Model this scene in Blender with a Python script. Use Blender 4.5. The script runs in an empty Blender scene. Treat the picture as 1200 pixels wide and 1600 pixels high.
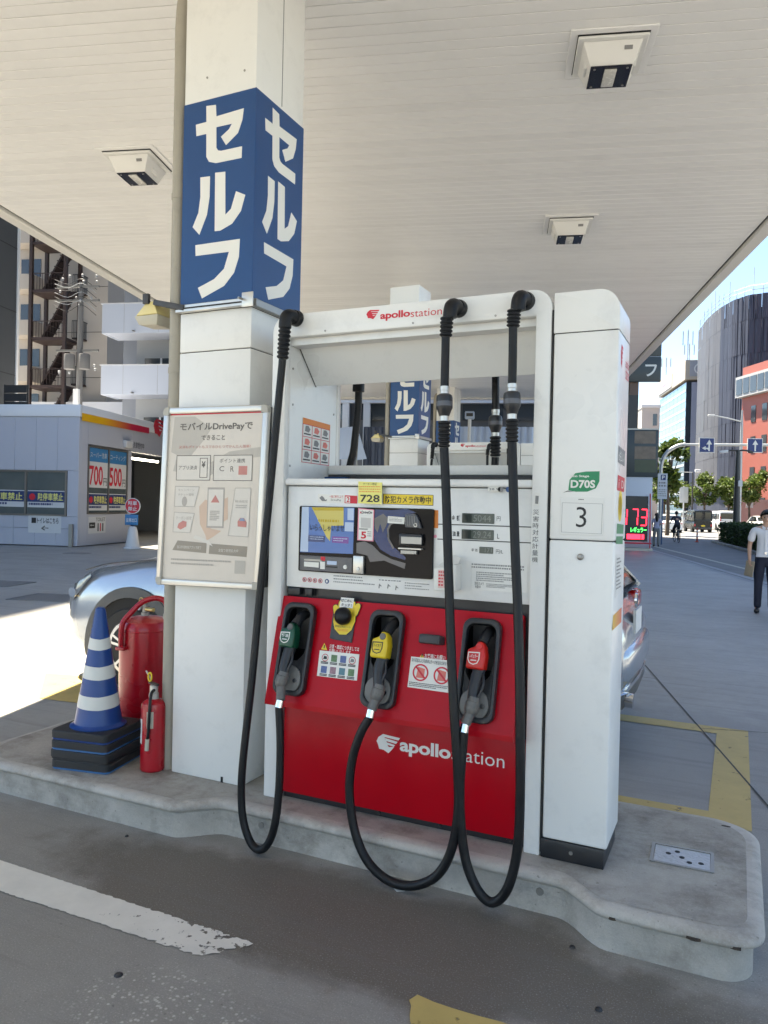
import bpy, bmesh, math, random
from mathutils import Vector, Matrix, Euler
random.seed(7)
PI = math.pi
sc = bpy.context.scene
col = sc.collection

# ---------------------------------------------------------------- camera
cam_data = bpy.data.cameras.new('camera')
cam = bpy.data.objects.new('camera', cam_data); col.objects.link(cam)
cam_data.sensor_fit = 'VERTICAL'; cam_data.sensor_height = 36.0; cam_data.lens = 26.665
cam_data.clip_start = 0.05; cam_data.clip_end = 3000
YAW, PITCH, ROLL = -0.4387, -0.0083, 0.0224
CAMP = Vector((2.1334, -3.1941, 1.65))
_f = Vector((math.sin(YAW)*math.cos(PITCH), math.cos(YAW)*math.cos(PITCH), math.sin(PITCH)))
_r = Vector((math.cos(YAW), -math.sin(YAW), 0)); _u = _r.cross(_f)
_r2 = _r*math.cos(ROLL)+_u*math.sin(ROLL); _u2 = _u*math.cos(ROLL)-_r*math.sin(ROLL)
cam.matrix_world = Matrix(((_r2.x,_u2.x,-_f.x,CAMP.x),(_r2.y,_u2.y,-_f.y,CAMP.y),(_r2.z,_u2.z,-_f.z,CAMP.z),(0,0,0,1)))
sc.camera = cam

# ---------------------------------------------------------------- street frame: u across the street, v along it, origin under the camera
ST = 0.28797                       # rotation of the street and canopy against the pump island
SU = Vector((math.cos(ST), math.sin(ST), 0)); SV = Vector((-math.sin(ST), math.cos(ST), 0)); SO = Vector((2.1334, -3.1941, 0))
def S(u, v, z=0): return SO + SU*u + SV*v + Vector((0,0,z))

# ---------------------------------------------------------------- sky and sun
TO_SUN = (SU*-0.339 + SV*0.25 + Vector((0,0,1))).normalized()
elev = math.asin(TO_SUN.z)
world = bpy.data.worlds.new('World'); sc.world = world; world.use_nodes = True
wn = world.node_tree.nodes; wl = world.node_tree.links
for n in list(wn): wn.remove(n)
sky = wn.new('ShaderNodeTexSky'); sky.sky_type = 'NISHITA'; sky.sun_disc = False
sky.sun_elevation = elev; sky.sun_rotation = math.atan2(TO_SUN.x, TO_SUN.y)
sky.air_density = 0.8; sky.dust_density = 0.15; sky.ozone_density = 3.0
bg = wn.new('ShaderNodeBackground'); bg.inputs['Strength'].default_value = 0.085
wo = wn.new('ShaderNodeOutputWorld')
wl.new(sky.outputs[0], bg.inputs[0]); wl.new(bg.outputs[0], wo.inputs[0])
sun_d = bpy.data.lights.new('sun', 'SUN'); sun_d.energy = 4.4; sun_d.angle = math.radians(0.53); sun_d.color = (1.0, 0.955, 0.88)
sun = bpy.data.objects.new('sun', sun_d); col.objects.link(sun)
sun.rotation_euler = (-TO_SUN).to_track_quat('-Z', 'Y').to_euler(); sun.location = (0, 0, 60)

# ---------------------------------------------------------------- exposure
sc.view_settings.view_transform = 'Standard'; sc.view_settings.look = 'None'
sc.view_settings.exposure = 2.28; sc.view_settings.use_white_balance = True; sc.view_settings.white_balance_temperature = 7450; sc.view_settings.white_balance_tint = 8; sc.view_settings.gamma = 1.0; sc.view_settings.use_curve_mapping = False
sc.render.engine = 'CYCLES'
sc.cycles.use_adaptive_sampling = True; sc.cycles.adaptive_threshold = 0.02; sc.cycles.adaptive_min_samples = 16
sc.cycles.max_bounces = 7; sc.cycles.diffuse_bounces = 4; sc.cycles.transparent_max_bounces = 4; sc.cycles.glossy_bounces = 4
sc.cycles.use_denoising = True
sc.cycles.sample_clamp_indirect = 8.0
sc.cycles.caustics_reflective = False; sc.cycles.caustics_refractive = False

# ---------------------------------------------------------------- materials
MATS = {}
def mat(name, rgb, rough=0.5, metal=0.0, var=0.06, scale=6.0, bump=0.0, bscale=60.0, coat=0.0, emit=0.0, spec=0.5, dirt=0.0, alpha=1.0, trans=0.0, rvar=0.12, pos=False):
    """painted / moulded / cast surface: base colour with broad and fine mottling, optional grime and relief"""
    if name in MATS: return MATS[name]
    m = bpy.data.materials.new(name); m.use_nodes = True; MATS[name] = m
    nt = m.node_tree; N = nt.nodes; Lk = nt.links
    b = N['Principled BSDF']
    b.inputs['Roughness'].default_value = rough; b.inputs['Metallic'].default_value = metal
    b.inputs['Specular IOR Level'].default_value = spec
    if coat: b.inputs['Coat Weight'].default_value = coat; b.inputs['Coat Roughness'].default_value = 0.06
    if trans: b.inputs['Transmission Weight'].default_value = trans
    if alpha < 1: b.inputs['Alpha'].default_value = alpha
    c = (*rgb, 1)
    if emit:
        b.inputs['Emission Color'].default_value = c; b.inputs['Emission Strength'].default_value = emit
    if var or dirt or bump:
        tc = N.new('ShaderNodeTexCoord'); CO = tc.outputs['Object']
        if pos: CO = N.new('ShaderNodeNewGeometry').outputs['Position']
        nz = N.new('ShaderNodeTexNoise'); nz.inputs['Scale'].default_value = scale; nz.inputs['Detail'].default_value = 3; nz.inputs['Roughness'].default_value = 0.62
        Lk.new(CO, nz.inputs['Vector'])
        mx = N.new('ShaderNodeMix'); mx.data_type = 'RGBA'
        mx.inputs[6].default_value = (*[max(0, k*(1-var)) for k in rgb], 1); mx.inputs[7].default_value = (*[min(1, k*(1+var)) for k in rgb], 1)
        Lk.new(nz.outputs['Fac'], mx.inputs[0]); out = mx.outputs[2]
        if dirt:
            n2 = N.new('ShaderNodeTexNoise'); n2.inputs['Scale'].default_value = scale*2.3; n2.inputs['Detail'].default_value = 5; n2.inputs['Roughness'].default_value = 0.72
            Lk.new(CO, n2.inputs['Vector'])
            rp = N.new('ShaderNodeValToRGB'); rp.color_ramp.elements[0].position = 0.52; rp.color_ramp.elements[1].position = 0.78
            rp.color_ramp.elements[0].color = (0,0,0,1); rp.color_ramp.elements[1].color = (dirt,dirt,dirt,1)
            Lk.new(n2.outputs['Fac'], rp.inputs[0])
            m2 = N.new('ShaderNodeMix'); m2.data_type = 'RGBA'; m2.inputs[7].default_value = (*[k*0.42 for k in rgb], 1)
            Lk.new(rp.outputs[0], m2.inputs[0]); Lk.new(out, m2.inputs[6]); out = m2.outputs[2]
        Lk.new(out, b.inputs['Base Color'])
        mr = N.new('ShaderNodeMapRange'); mr.inputs[3].default_value = max(0.02, rough-rvar); mr.inputs[4].default_value = min(1, rough+rvar)
        Lk.new(nz.outputs['Fac'], mr.inputs[0]); Lk.new(mr.outputs[0], b.inputs['Roughness'])
        if bump:
            n3 = N.new('ShaderNodeTexNoise'); n3.inputs['Scale'].default_value = bscale; n3.inputs['Detail'].default_value = 4
            Lk.new(CO, n3.inputs['Vector'])
            bp = N.new('ShaderNodeBump'); bp.inputs['Strength'].default_value = bump; bp.inputs['Distance'].default_value = 0.01
            Lk.new(n3.outputs['Fac'], bp.inputs['Height']); Lk.new(bp.outputs[0], b.inputs['Normal'])
    else:
        b.inputs['Base Color'].default_value = c
    return m

def grad_mat(name, axis, a, z, ca, cb, rough=0.4):
    """printed two-colour blend along one local axis (graphic stripe)"""
    m = bpy.data.materials.new(name); m.use_nodes = True; nt = m.node_tree; N = nt.nodes; Lk = nt.links
    b = N['Principled BSDF']; b.inputs['Roughness'].default_value = rough
    tc = N.new('ShaderNodeTexCoord'); sp = N.new('ShaderNodeSeparateXYZ'); Lk.new(tc.outputs['Object'], sp.inputs[0])
    mr = N.new('ShaderNodeMapRange'); mr.inputs[1].default_value = a; mr.inputs[2].default_value = z
    Lk.new(sp.outputs['XYZ'.index(axis)], mr.inputs[0])
    mx = N.new('ShaderNodeMix'); mx.data_type = 'RGBA'; mx.inputs[6].default_value = (*ca,1); mx.inputs[7].default_value = (*cb,1)
    Lk.new(mr.outputs[0], mx.inputs[0]); Lk.new(mx.outputs[2], b.inputs['Base Color'])
    return m

# ---------------------------------------------------------------- mesh helpers
class MB:
    def __init__(s): s.v = []; s.f = []
    def add(s, vs, fs):
        n = len(s.v); s.v += [tuple(p) for p in vs]; s.f += [tuple(i+n for i in f) for f in fs]; return s
    def box(s, x0, x1, y0, y1, z0, z1):
        return s.add([(x0,y0,z0),(x1,y0,z0),(x1,y1,z0),(x0,y1,z0),(x0,y0,z1),(x1,y0,z1),(x1,y1,z1),(x0,y1,z1)],
                     [(0,3,2,1),(4,5,6,7),(0,1,5,4),(1,2,6,5),(2,3,7,6),(3,0,4,7)])
    def prism(s, poly, h0, h1, ax='z'):
        f = {'z': lambda a,b,h: (a,b,h), 'y': lambda a,b,h: (a,h,b), 'x': lambda a,b,h: (h,a,b)}[ax]
        n = len(poly); vs = [f(a,b,h0) for a,b in poly]+[f(a,b,h1) for a,b in poly]
        return s.add(vs, [tuple(range(n))[::-1], tuple(range(n,2*n))]+[(i,(i+1)%n,n+(i+1)%n,n+i) for i in range(n)])
    def ring(s, po, pi, h0, h1, ax='y'):
        f = {'z': lambda a,b,h: (a,b,h), 'y': lambda a,b,h: (a,h,b), 'x': lambda a,b,h: (h,a,b)}[ax]
        n = len(po); vs = [f(a,b,h0) for a,b in po]+[f(a,b,h1) for a,b in po]+[f(a,b,h0) for a,b in pi]+[f(a,b,h1) for a,b in pi]
        fs = []
        for i in range(n):
            j = (i+1)%n
            fs += [(i,j,n+j,n+i),(2*n+i,3*n+i,3*n+j,2*n+j),(i,2*n+i,2*n+j,j),(n+i,n+j,3*n+j,3*n+i)]
        return s.add(vs, fs)
    def tube(s, pts, r, n=10, cap=True):
        pts = [Vector(p) for p in pts]; k = len(pts)
        rs = r if isinstance(r, (list,tuple)) else [r]*k
        T = [(pts[min(i+1,k-1)]-pts[max(i-1,0)]).normalized() for i in range(k)]
        ref = Vector((0,0,1)) if abs(T[0].z) < 0.9 else Vector((1,0,0))
        nx = T[0].cross(ref).normalized(); vs = []
        for i in range(k):
            nx = (nx - T[i]*nx.dot(T[i])).normalized(); ny = T[i].cross(nx)
            for j in range(n):
                a = 2*PI*j/n; vs.append(pts[i]+(nx*math.cos(a)+ny*math.sin(a))*rs[i])
        fs = [(i*n+j, i*n+(j+1)%n, (i+1)*n+(j+1)%n, (i+1)*n+j) for i in range(k-1) for j in range(n)]
        if cap: fs += [tuple(range(n))[::-1], tuple(range((k-1)*n, k*n))]
        return s.add(vs, fs)
    def lathe(s, prof, n=24, c=(0,0,0), axis='z'):
        vs = []
        for r, h in prof:
            for j in range(n):
                a = 2*PI*j/n; p = (r*math.cos(a), r*math.sin(a), h)
                if axis == 'y': p = (p[0], p[2], p[1])
                if axis == 'x': p = (p[2], p[0], p[1])
                vs.append((p[0]+c[0], p[1]+c[1], p[2]+c[2]))
        k = len(prof)
        fs = [(i*n+j, i*n+(j+1)%n, (i+1)*n+(j+1)%n, (i+1)*n+j) for i in range(k-1) for j in range(n)]
        fs += [tuple(range(n))[::-1], tuple(range((k-1)*n, k*n))]
        return s.add(vs, fs)
    def bar(s, a, b, w, h, upv=(0,0,1)):
        a = Vector(a); b = Vector(b); d = (b-a).normalized(); sd = d.cross(Vector(upv)).normalized()*w/2; u = sd.cross(d).normalized()*h/2
        vs = [a-sd-u,a+sd-u,a+sd+u,a-sd+u,b-sd-u,b+sd-u,b+sd+u,b-sd+u]
        return s.add(vs, [(0,3,2,1),(4,5,6,7),(0,1,5,4),(1,2,6,5),(2,3,7,6),(3,0,4,7)])
    def mesh(s, name, bevel=0.0, seg=2, smooth=True, ang=38):
        me = bpy.data.meshes.new(name); me.from_pydata(s.v, [], s.f)
        bm = bmesh.new(); bm.from_mesh(me)
        if bevel:
            bmesh.ops.remove_doubles(bm, verts=bm.verts, dist=1e-5)
            es = [e for e in bm.edges if len(e.link_faces) == 2 and e.calc_face_angle(0) > 0.5]
            bmesh.ops.bevel(bm, geom=es, offset=bevel, segments=seg, profile=0.5, affect='EDGES', clamp_overlap=True)
        bmesh.ops.recalc_face_normals(bm, faces=bm.faces)
        bm.to_mesh(me); bm.free()
        if smooth:
            me.shade_smooth(); me.set_sharp_from_angle(angle=math.radians(ang))
        return me

BASE = {}
def obj(name, mb, m, parent=None, label=None, cat=None, group=None, kind=None, bevel=0.0, seg=2, smooth=True, ang=38, loc=None, rot=None):
    me = mb.mesh(name, bevel, seg, smooth, ang) if isinstance(mb, MB) else mb
    if isinstance(mb, MB) or not me.materials:
        if m is not None: me.materials.append(m)
    o = bpy.data.objects.new(name, me); col.objects.link(o)
    if parent is not None:
        o.parent = parent
        base = BASE.get(parent.name)
        if base is not None: o.location = Vector(loc or (0,0,0)) - base
        elif loc is not None: o.location = loc
    elif loc is not None: o.location = loc
    if rot is not None: o.rotation_euler = rot
    tag(o, label, cat, group, kind); return o
def tag(o, label=None, cat=None, group=None, kind=None):
    if label: o['label'] = label
    if cat: o['category'] = cat
    if group: o['group'] = group
    if kind: o['kind'] = kind
    return o
def thing(name, label, cat, loc=(0,0,0), rz=0.0, group=None, worldmesh=False):
    """Empty at a thing's base; worldmesh: its parts are modelled in world coordinates"""
    o = bpy.data.objects.new(name, None); col.objects.link(o); o.empty_display_size = 0.2
    o.location = loc; o.rotation_euler = (0,0,rz); tag(o, label, cat, group)
    if worldmesh: BASE[o.name] = Vector(loc)
    return o
def kids(o): return [c for c in bpy.data.objects if c.parent == o]
def copy_tree(o, parent=None, keep=None):
    c = o.copy(); col.objects.link(c); c.parent = parent
    for ch in list(o.children):
        if keep is None or parent is not None or keep(ch): copy_tree(ch, c)
    return c

def rr(x0, x1, z0, z1, r, n=5, corners=(1,1,1,1)):
    """rounded rectangle, counter-clockwise from lower left; corners = ll, lr, ur, ul"""
    P = []
    for (cx, cz, a0), on in zip(((x0+r,z0+r,PI),(x1-r,z0+r,1.5*PI),(x1-r,z1-r,0),(x0+r,z1-r,0.5*PI)), corners):
        for k in range(n+1):
            a = a0+0.5*PI*k/n
            if on: P.append((cx+r*math.cos(a), cz+r*math.sin(a)))
            else:
                q = (x0 if a0 in (PI,0.5*PI) else x1, z0 if a0 in (PI,1.5*PI) else z1)
                P.append((q[0]+1e-5*k*(1 if a0==1.5*PI or a0==PI else -1), q[1]))
    return P
def catmull(P, n=8):
    P = [Vector(p) for p in P]; out = []
    for i in range(len(P)-1):
        a, b, c_, d = P[max(i-1,0)], P[i], P[i+1], P[min(i+2,len(P)-1)]
        for k in range(n):
            t = k/n
            out.append(0.5*((2*b)+(c_-a)*t+(2*a-5*b+4*c_-d)*t*t+(3*b-a-3*c_+d)*t**3))
    out.append(P[-1]); return out
def lerp(a, b, t): return a+(b-a)*t
def interp(tab, x):
    if x <= tab[0][0]: return tab[0][1]
    for (a, p), (b, q) in zip(tab, tab[1:]):
        if x <= b:
            t = (x-a)/(b-a); t = t*t*(3-2*t); return p+(q-p)*t
    return tab[-1][1]

# ---------------------------------------------------------------- lettering
_fc = bpy.data.curves.new('lettering', 'FONT'); _fo = bpy.data.objects.new('lettering_source', _fc); col.objects.link(_fo)
_glyph = {}
def glyphs(s, bold=0.0, spacing=1.0):
    k = (s, bold, spacing)
    if k not in _glyph:
        _fc.body = s; _fc.offset = bold; _fc.resolution_u = 3; _fc.space_character = spacing
        dg = bpy.context.evaluated_depsgraph_get(); dg.update()
        me = bpy.data.meshes.new_from_object(_fo.evaluated_get(dg))
        vs = [tuple(v.co[:2]) for v in me.vertices]; fs = [tuple(p.vertices) for p in me.polygons]
        bpy.data.meshes.remove(me)
        x0 = min(v[0] for v in vs); x1 = max(v[0] for v in vs); y0 = min(v[1] for v in vs); y1 = max(v[1] for v in vs)
        _glyph[k] = ([((a-x0)/(x1-x0), (b-y0)/(y1-y0)) for a, b in vs], fs, (x1-x0)/(y1-y0))
    return _glyph[k]
def FY(y): return lambda a, b: (a, y, b)
def FX(x): return lambda a, b: (x, a, b)
def text(s, a, b, F, m, parent=None, bold=0.0, keep=False, spacing=1.0, name='lettering', mb=None, **kw):
    """lettering fitted into the rectangle a (lower left) - b (upper right) of the plane F"""
    vs, fs, asp = glyphs(s, bold, spacing)
    w, h = b[0]-a[0], b[1]-a[1]
    if keep:
        if abs(w) > h*asp: w = h*asp*(1 if w > 0 else -1)
        else: h = abs(w)/asp
    pts = [F(a[0]+x*w, a[1]+y*h) for x, y in vs]
    if mb is not None: mb.add(pts, fs); return mb
    t = MB(); t.add(pts, fs)
    me = bpy.data.meshes.new(name); me.from_pydata(t.v, [], t.f); me.materials.append(m)
    return obj(name, me, None, parent, **kw)
def flat(poly, F, m, parent=None, name='print', **kw):
    t = MB(); t.add([F(*p) for p in poly], [tuple(range(len(poly)))])
    me = bpy.data.meshes.new(name); me.from_pydata(t.v, [], t.f); me.materials.append(m)
    return obj(name, me, None, parent, **kw)
def circle(cx, cz, r, n=24): return [(cx+r*math.cos(2*PI*k/n), cz+r*math.sin(2*PI*k/n)) for k in range(n)]
def lines(a, b, F, rows, m, parent, seed=0, fill=0.55, name='small_print'):
    """rows of small print too fine to read: broken thin bars"""
    rnd = random.Random(seed); t = MB(); h = (b[1]-a[1])/rows
    for i in range(rows):
        x = a[0]; z1 = b[1]-i*h; z0 = z1-h*fill; end = b[0]-(b[0]-a[0])*rnd.choice((0,0.02,0.05,0.3))
        while x < end:
            w = h*rnd.uniform(0.35, 0.75); t.add([F(x,z0),F(min(x+w,end),z0),F(min(x+w,end),z1),F(x,z1)], [(0,1,2,3)]); x += w+h*rnd.uniform(0.15,0.3)
    me = bpy.data.meshes.new(name); me.from_pydata(t.v, [], t.f); me.materials.append(m)
    return obj(name, me, None, parent)


# ================================================================ palette
WHITE = mat('white_enamel', (0.80,0.80,0.775), 0.30, var=0.03, scale=2.2, dirt=0.20, rvar=0.10)
WHITE2 = mat('white_panel', (0.76,0.76,0.73), 0.4, var=0.02, scale=3, rvar=0.05)
SOFFIT = mat('soffit_white', (0.86,0.86,0.845), 0.34, var=0.03, scale=0.8, rvar=0.08, dirt=0.10, pos=True)
COLM = mat('column_white', (0.79,0.785,0.755), 0.42, var=0.03, scale=2.2, dirt=0.18)
SEAM = mat('seam_black', (0.02,0.02,0.02), 0.7, var=0)
RED = mat('red_enamel', (0.47,0.001,0.010), 0.34, var=0.05, scale=4, rvar=0.06, spec=0.22, dirt=0.12)
REDP = mat('red_print', (0.62,0.02,0.04), 0.5, var=0.03)
BLACK = mat('black_rubber', (0.010,0.010,0.011), 0.42, var=0.55, scale=14, bump=0.08, spec=0.30, rvar=0.2)
BLACKP = mat('black_plastic', (0.022,0.022,0.024), 0.38, var=0.12, scale=20)
GREYP = mat('grey_plastic', (0.13,0.125,0.115), 0.45, var=0.15, scale=30)
DGREY = mat('charcoal_plastic', (0.045,0.045,0.047), 0.5, var=0.15, scale=25, dirt=0.2)
ALU = mat('aluminium', (0.62,0.60,0.56), 0.35, metal=0.7, var=0.05, scale=12)
CHROME = mat('chrome', (0.75,0.75,0.75), 0.12, metal=1.0, var=0.02)
STEEL = mat('dull_steel', (0.35,0.34,0.32), 0.42, metal=0.85, var=0.15, scale=18)
INK = mat('ink_black', (0.02,0.02,0.022), 0.55, var=0)
INKG = mat('ink_grey', (0.22,0.22,0.22), 0.55, var=0)
WINK = mat('ink_white', (0.78,0.77,0.72), 0.5, var=0.01)
YEL = mat('print_yellow', (0.80,0.58,0.04), 0.5, var=0.03)
YEL2 = mat('print_pale_yellow', (0.82,0.76,0.22), 0.5, var=0.03)
BLUE = mat('sign_blue', (0.003,0.055,0.19), 0.38, var=0.06, scale=3, rvar=0.08)
GREEN = mat('print_green', (0.01,0.24,0.10), 0.45, var=0.03)
PINKP = mat('print_pink', (0.85,0.30,0.40), 0.5, var=0.02)

def concrete(name, a, b, stain=(0.10,0.088,0.075), stain_amt=0.6, sc1=0.7, sc2=9.0, bump=0.25, spots=None, rough=0.62, agg=None, streak=0.0, grain=0.28):
    """cast concrete: broad blotches, fine grain, dark soaked-in stains, dropped oil spots"""
    m = bpy.data.materials.new(name); m.use_nodes = True; nt = m.node_tree; N = nt.nodes; Lk = nt.links
    bs = N['Principled BSDF']; tc = N.new('ShaderNodeTexCoord'); V = tc.outputs['Object']
    def noise(s, d=8, r=0.65):
        n = N.new('ShaderNodeTexNoise'); n.inputs['Scale'].default_value = s; n.inputs['Detail'].default_value = min(d,5); n.inputs['Roughness'].default_value = r
        Lk.new(V, n.inputs['Vector']); return n.outputs['Fac']
    def ramp(f, p0, p1, c0=0.0, c1=1.0):
        r = N.new('ShaderNodeValToRGB'); r.color_ramp.elements[0].position = p0; r.color_ramp.elements[1].position = p1
        r.color_ramp.elements[0].color = (c0,c0,c0,1); r.color_ramp.elements[1].color = (c1,c1,c1,1); Lk.new(f, r.inputs[0]); return r.outputs[0]
    def mix(f, x, y):
        k = N.new('ShaderNodeMix'); k.data_type = 'RGBA'
        if isinstance(f, float): k.inputs[0].default_value = f
        else: Lk.new(f, k.inputs[0])
        for i, q in ((6,x),(7,y)):
            if isinstance(q, tuple): k.inputs[i].default_value = (*q,1)
            else: Lk.new(q, k.inputs[i])
        return k.outputs[2]
    def mul(x, y):
        k = N.new('ShaderNodeMath'); k.operation = 'MULTIPLY'
        for i, q in enumerate((x,y)):
            if isinstance(q, float): k.inputs[i].default_value = q
            else: Lk.new(q, k.inputs[i])
        return k.outputs[0]
    base = mix(ramp(noise(sc1), 0.3, 0.7), a, b)
    fine = noise(sc2, 10, 0.75)
    base = mix(ramp(fine, 0.3, 0.75, 0.0, 0.35), base, tuple(k*0.6 for k in a))
    if stain_amt: base = mix(ramp(noise(sc1*1.7, 9, 0.7), 0.48, 0.75, 0.0, stain_amt), base, stain)
    def blob(cx, cy, rx, ry, soft):
        mp = N.new('ShaderNodeMapping'); mp.inputs['Location'].default_value = (-cx/rx, -cy/ry, 0); mp.inputs['Scale'].default_value = (1/rx, 1/ry, 0)
        Lk.new(V, mp.inputs[0])
        ad = N.new('ShaderNodeVectorMath'); ad.operation = 'LENGTH'; Lk.new(mp.outputs[0], ad.inputs[0])
        nz = N.new('ShaderNodeMath'); nz.operation = 'MULTIPLY_ADD'; Lk.new(noise(1.6, 9, 0.7), nz.inputs[0]); nz.inputs[1].default_value = 0.65; Lk.new(ad.outputs['Value'], nz.inputs[2])
        return ramp(nz.outputs[0], 0.85, 0.85+soft, 1.0, 0.0)
    for s in (spots or []):
        base = mix(mul(blob(*s[:5]), s[6]), base, s[5])
    if agg:
        vo = N.new('ShaderNodeTexVoronoi'); vo.inputs['Scale'].default_value = agg[5]; Lk.new(V, vo.inputs['Vector'])
        vo.inputs['Randomness'].default_value = 1.0
        peb = ramp(vo.outputs['Distance'], 0.22, 0.42, 1.0, 0.0)
        rnd = ramp(vo.outputs['Color'], 0.35, 0.6)
        base = mix(mul(mul(peb, rnd), mul(blob(*agg[:5]), 0.85)), base, (0.55,0.52,0.47))
    gr = noise(160.0, 3, 0.6)                     # sand grain: light and dark specks
    base = mix(ramp(gr, 0.56, 0.70, 0.0, grain), base, tuple(min(1,k*1.7) for k in b)); base = mix(ramp(gr, 0.30, 0.44, grain*1.2, 0.0), base, tuple(k*0.35 for k in a))
    sp = ramp(noise(45.0, 2, 0.5), 0.70, 0.76, 0.0, 0.6)
    base = mix(sp, base, tuple(k*0.35 for k in a))
    mpg = N.new('ShaderNodeMapping'); mpg.inputs['Rotation'].default_value = (0,0,-0.1); mpg.inputs['Scale'].default_value = (0.35,7.0,1); Lk.new(V, mpg.inputs[0])
    ns = N.new('ShaderNodeTexNoise'); ns.inputs['Scale'].default_value = 1.3; ns.inputs['Detail'].default_value = 4; ns.inputs['Roughness'].default_value = 0.7; Lk.new(mpg.outputs[0], ns.inputs['Vector'])
    base = mix(ramp(ns.outputs['Fac'], 0.52, 0.72, 0.0, streak), base, tuple(k*0.5 for k in a))
    Lk.new(base, bs.inputs['Base Color'])
    bs.inputs['Roughness'].default_value = rough; bs.inputs['Specular IOR Level'].default_value = 0.4
    mr = N.new('ShaderNodeMapRange'); mr.inputs[3].default_value = rough-0.14; mr.inputs[4].default_value = rough+0.2; Lk.new(noise(sc1*2.5), mr.inputs[0]); Lk.new(mr.outputs[0], bs.inputs['Roughness'])
    bp = N.new('ShaderNodeBump'); bp.inputs['Strength'].default_value = bump; bp.inputs['Distance'].default_value = 0.006
    Lk.new(noise(55, 6, 0.7), bp.inputs['Height']); Lk.new(bp.outputs[0], bs.inputs['Normal'])
    return m

FORE = concrete('forecourt_concrete', (0.32,0.305,0.28), (0.41,0.395,0.365), (0.22,0.205,0.18), 0.45, 0.6, 9.0, 0.3,
    spots=[(4.2,1.5,5.5,4.5,1.2,(0.26,0.25,0.235),0.6), (0.4,-1.0,4.6,1.7,1.6,(0.20,0.178,0.15),0.45), (0.75,-0.55,2.4,0.60,1.3,(0.095,0.076,0.055),0.72)],
    agg=(0.52,-1.30,0.62,0.34,0.9,62.0), streak=0.45, rough=0.55)
ISLE = concrete('island_concrete', (0.42,0.395,0.355), (0.56,0.53,0.485), (0.15,0.13,0.105), 0.7, 2.6, 18.0, 0.5, grain=0.10)
ISLET = concrete('island_top_concrete', (0.33,0.31,0.275), (0.47,0.445,0.40), (0.11,0.09,0.068), 0.8, 2.4, 16.0, 0.5, grain=0.12)
ASPH = concrete('road_asphalt', (0.17,0.17,0.17), (0.22,0.22,0.22), (0.09,0.09,0.09), 0.3, 0.3, 30.0, 0.3, rough=0.8)
PAVE = concrete('pavement_asphalt', (0.17,0.165,0.16), (0.23,0.223,0.215), (0.10,0.10,0.105), 0.4, 0.5, 25.0, 0.3, rough=0.75)
GUTT = concrete('gutter_concrete', (0.27,0.27,0.27), (0.36,0.36,0.355), (0.18,0.18,0.17), 0.4, 0.6, 14.0, 0.3)

def paint_mat(name, rgb, under, wear=0.5, sc1=14.0, soft=0.03, grad=None):
    """road paint, worn through to the concrete in patches"""
    m = bpy.data.materials.new(name); m.use_nodes = True; nt = m.node_tree; N = nt.nodes; Lk = nt.links
    b = N['Principled BSDF']; b.inputs['Roughness'].default_value = 0.6
    tc = N.new('ShaderNodeTexCoord')
    def noise(s, d=8, r=0.65):
        n = N.new('ShaderNodeTexNoise'); n.inputs['Scale'].default_value = s; n.inputs['Detail'].default_value = d; n.inputs['Roughness'].default_value = r
        Lk.new(tc.outputs['Object'], n.inputs['Vector']); return n.outputs['Fac']
    r0 = N.new('ShaderNodeMix'); r0.data_type = 'RGBA'; Lk.new(noise(5), r0.inputs[0]); r0.inputs[6].default_value = (*[k*0.72 for k in rgb],1); r0.inputs[7].default_value = (*[min(1,k*1.15) for k in rgb],1)
    r = N.new('ShaderNodeValToRGB'); r.color_ramp.elements[0].position = wear; r.color_ramp.elements[1].position = wear+soft; Lk.new(noise(sc1), r.inputs[0])
    Lk.new(r0.outputs[2], b.inputs['Base Color'])
    if grad:      # worn away more and more towards one end
        sp = N.new('ShaderNodeSeparateXYZ'); Lk.new(tc.outputs['Object'], sp.inputs[0]); mg = N.new('ShaderNodeMapRange'); mg.inputs[1].default_value = grad[0]; mg.inputs[2].default_value = grad[1]; mg.inputs[3].default_value = 0; mg.inputs[4].default_value = grad[2]
        Lk.new(sp.outputs[0], mg.inputs[0]); ad = N.new('ShaderNodeMath'); ad.operation = 'ADD'; Lk.new(noise(sc1), ad.inputs[0]); Lk.new(mg.outputs[0], ad.inputs[1]); Lk.new(ad.outputs[0], r.inputs[0])
    inv = N.new('ShaderNodeMath'); inv.operation = 'SUBTRACT'; inv.inputs[0].default_value = 1.0; Lk.new(r.outputs[0], inv.inputs[1]); Lk.new(inv.outputs[0], b.inputs['Alpha']); return m
LINEW = paint_mat('line_white', (0.76,0.72,0.64), (0.19,0.175,0.155), 0.74, 22, 0.02, (-0.6,0.6,0.22))
LINEYN = None
LINEY = paint_mat('line_yellow', (0.56,0.41,0.14), (0.27,0.25,0.21), 0.62, 11, 0.10)
LINEYL = paint_mat('pavement_line', (0.42,0.40,0.30), (0.2,0.2,0.2), 0.62, 9, 0.1)

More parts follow.
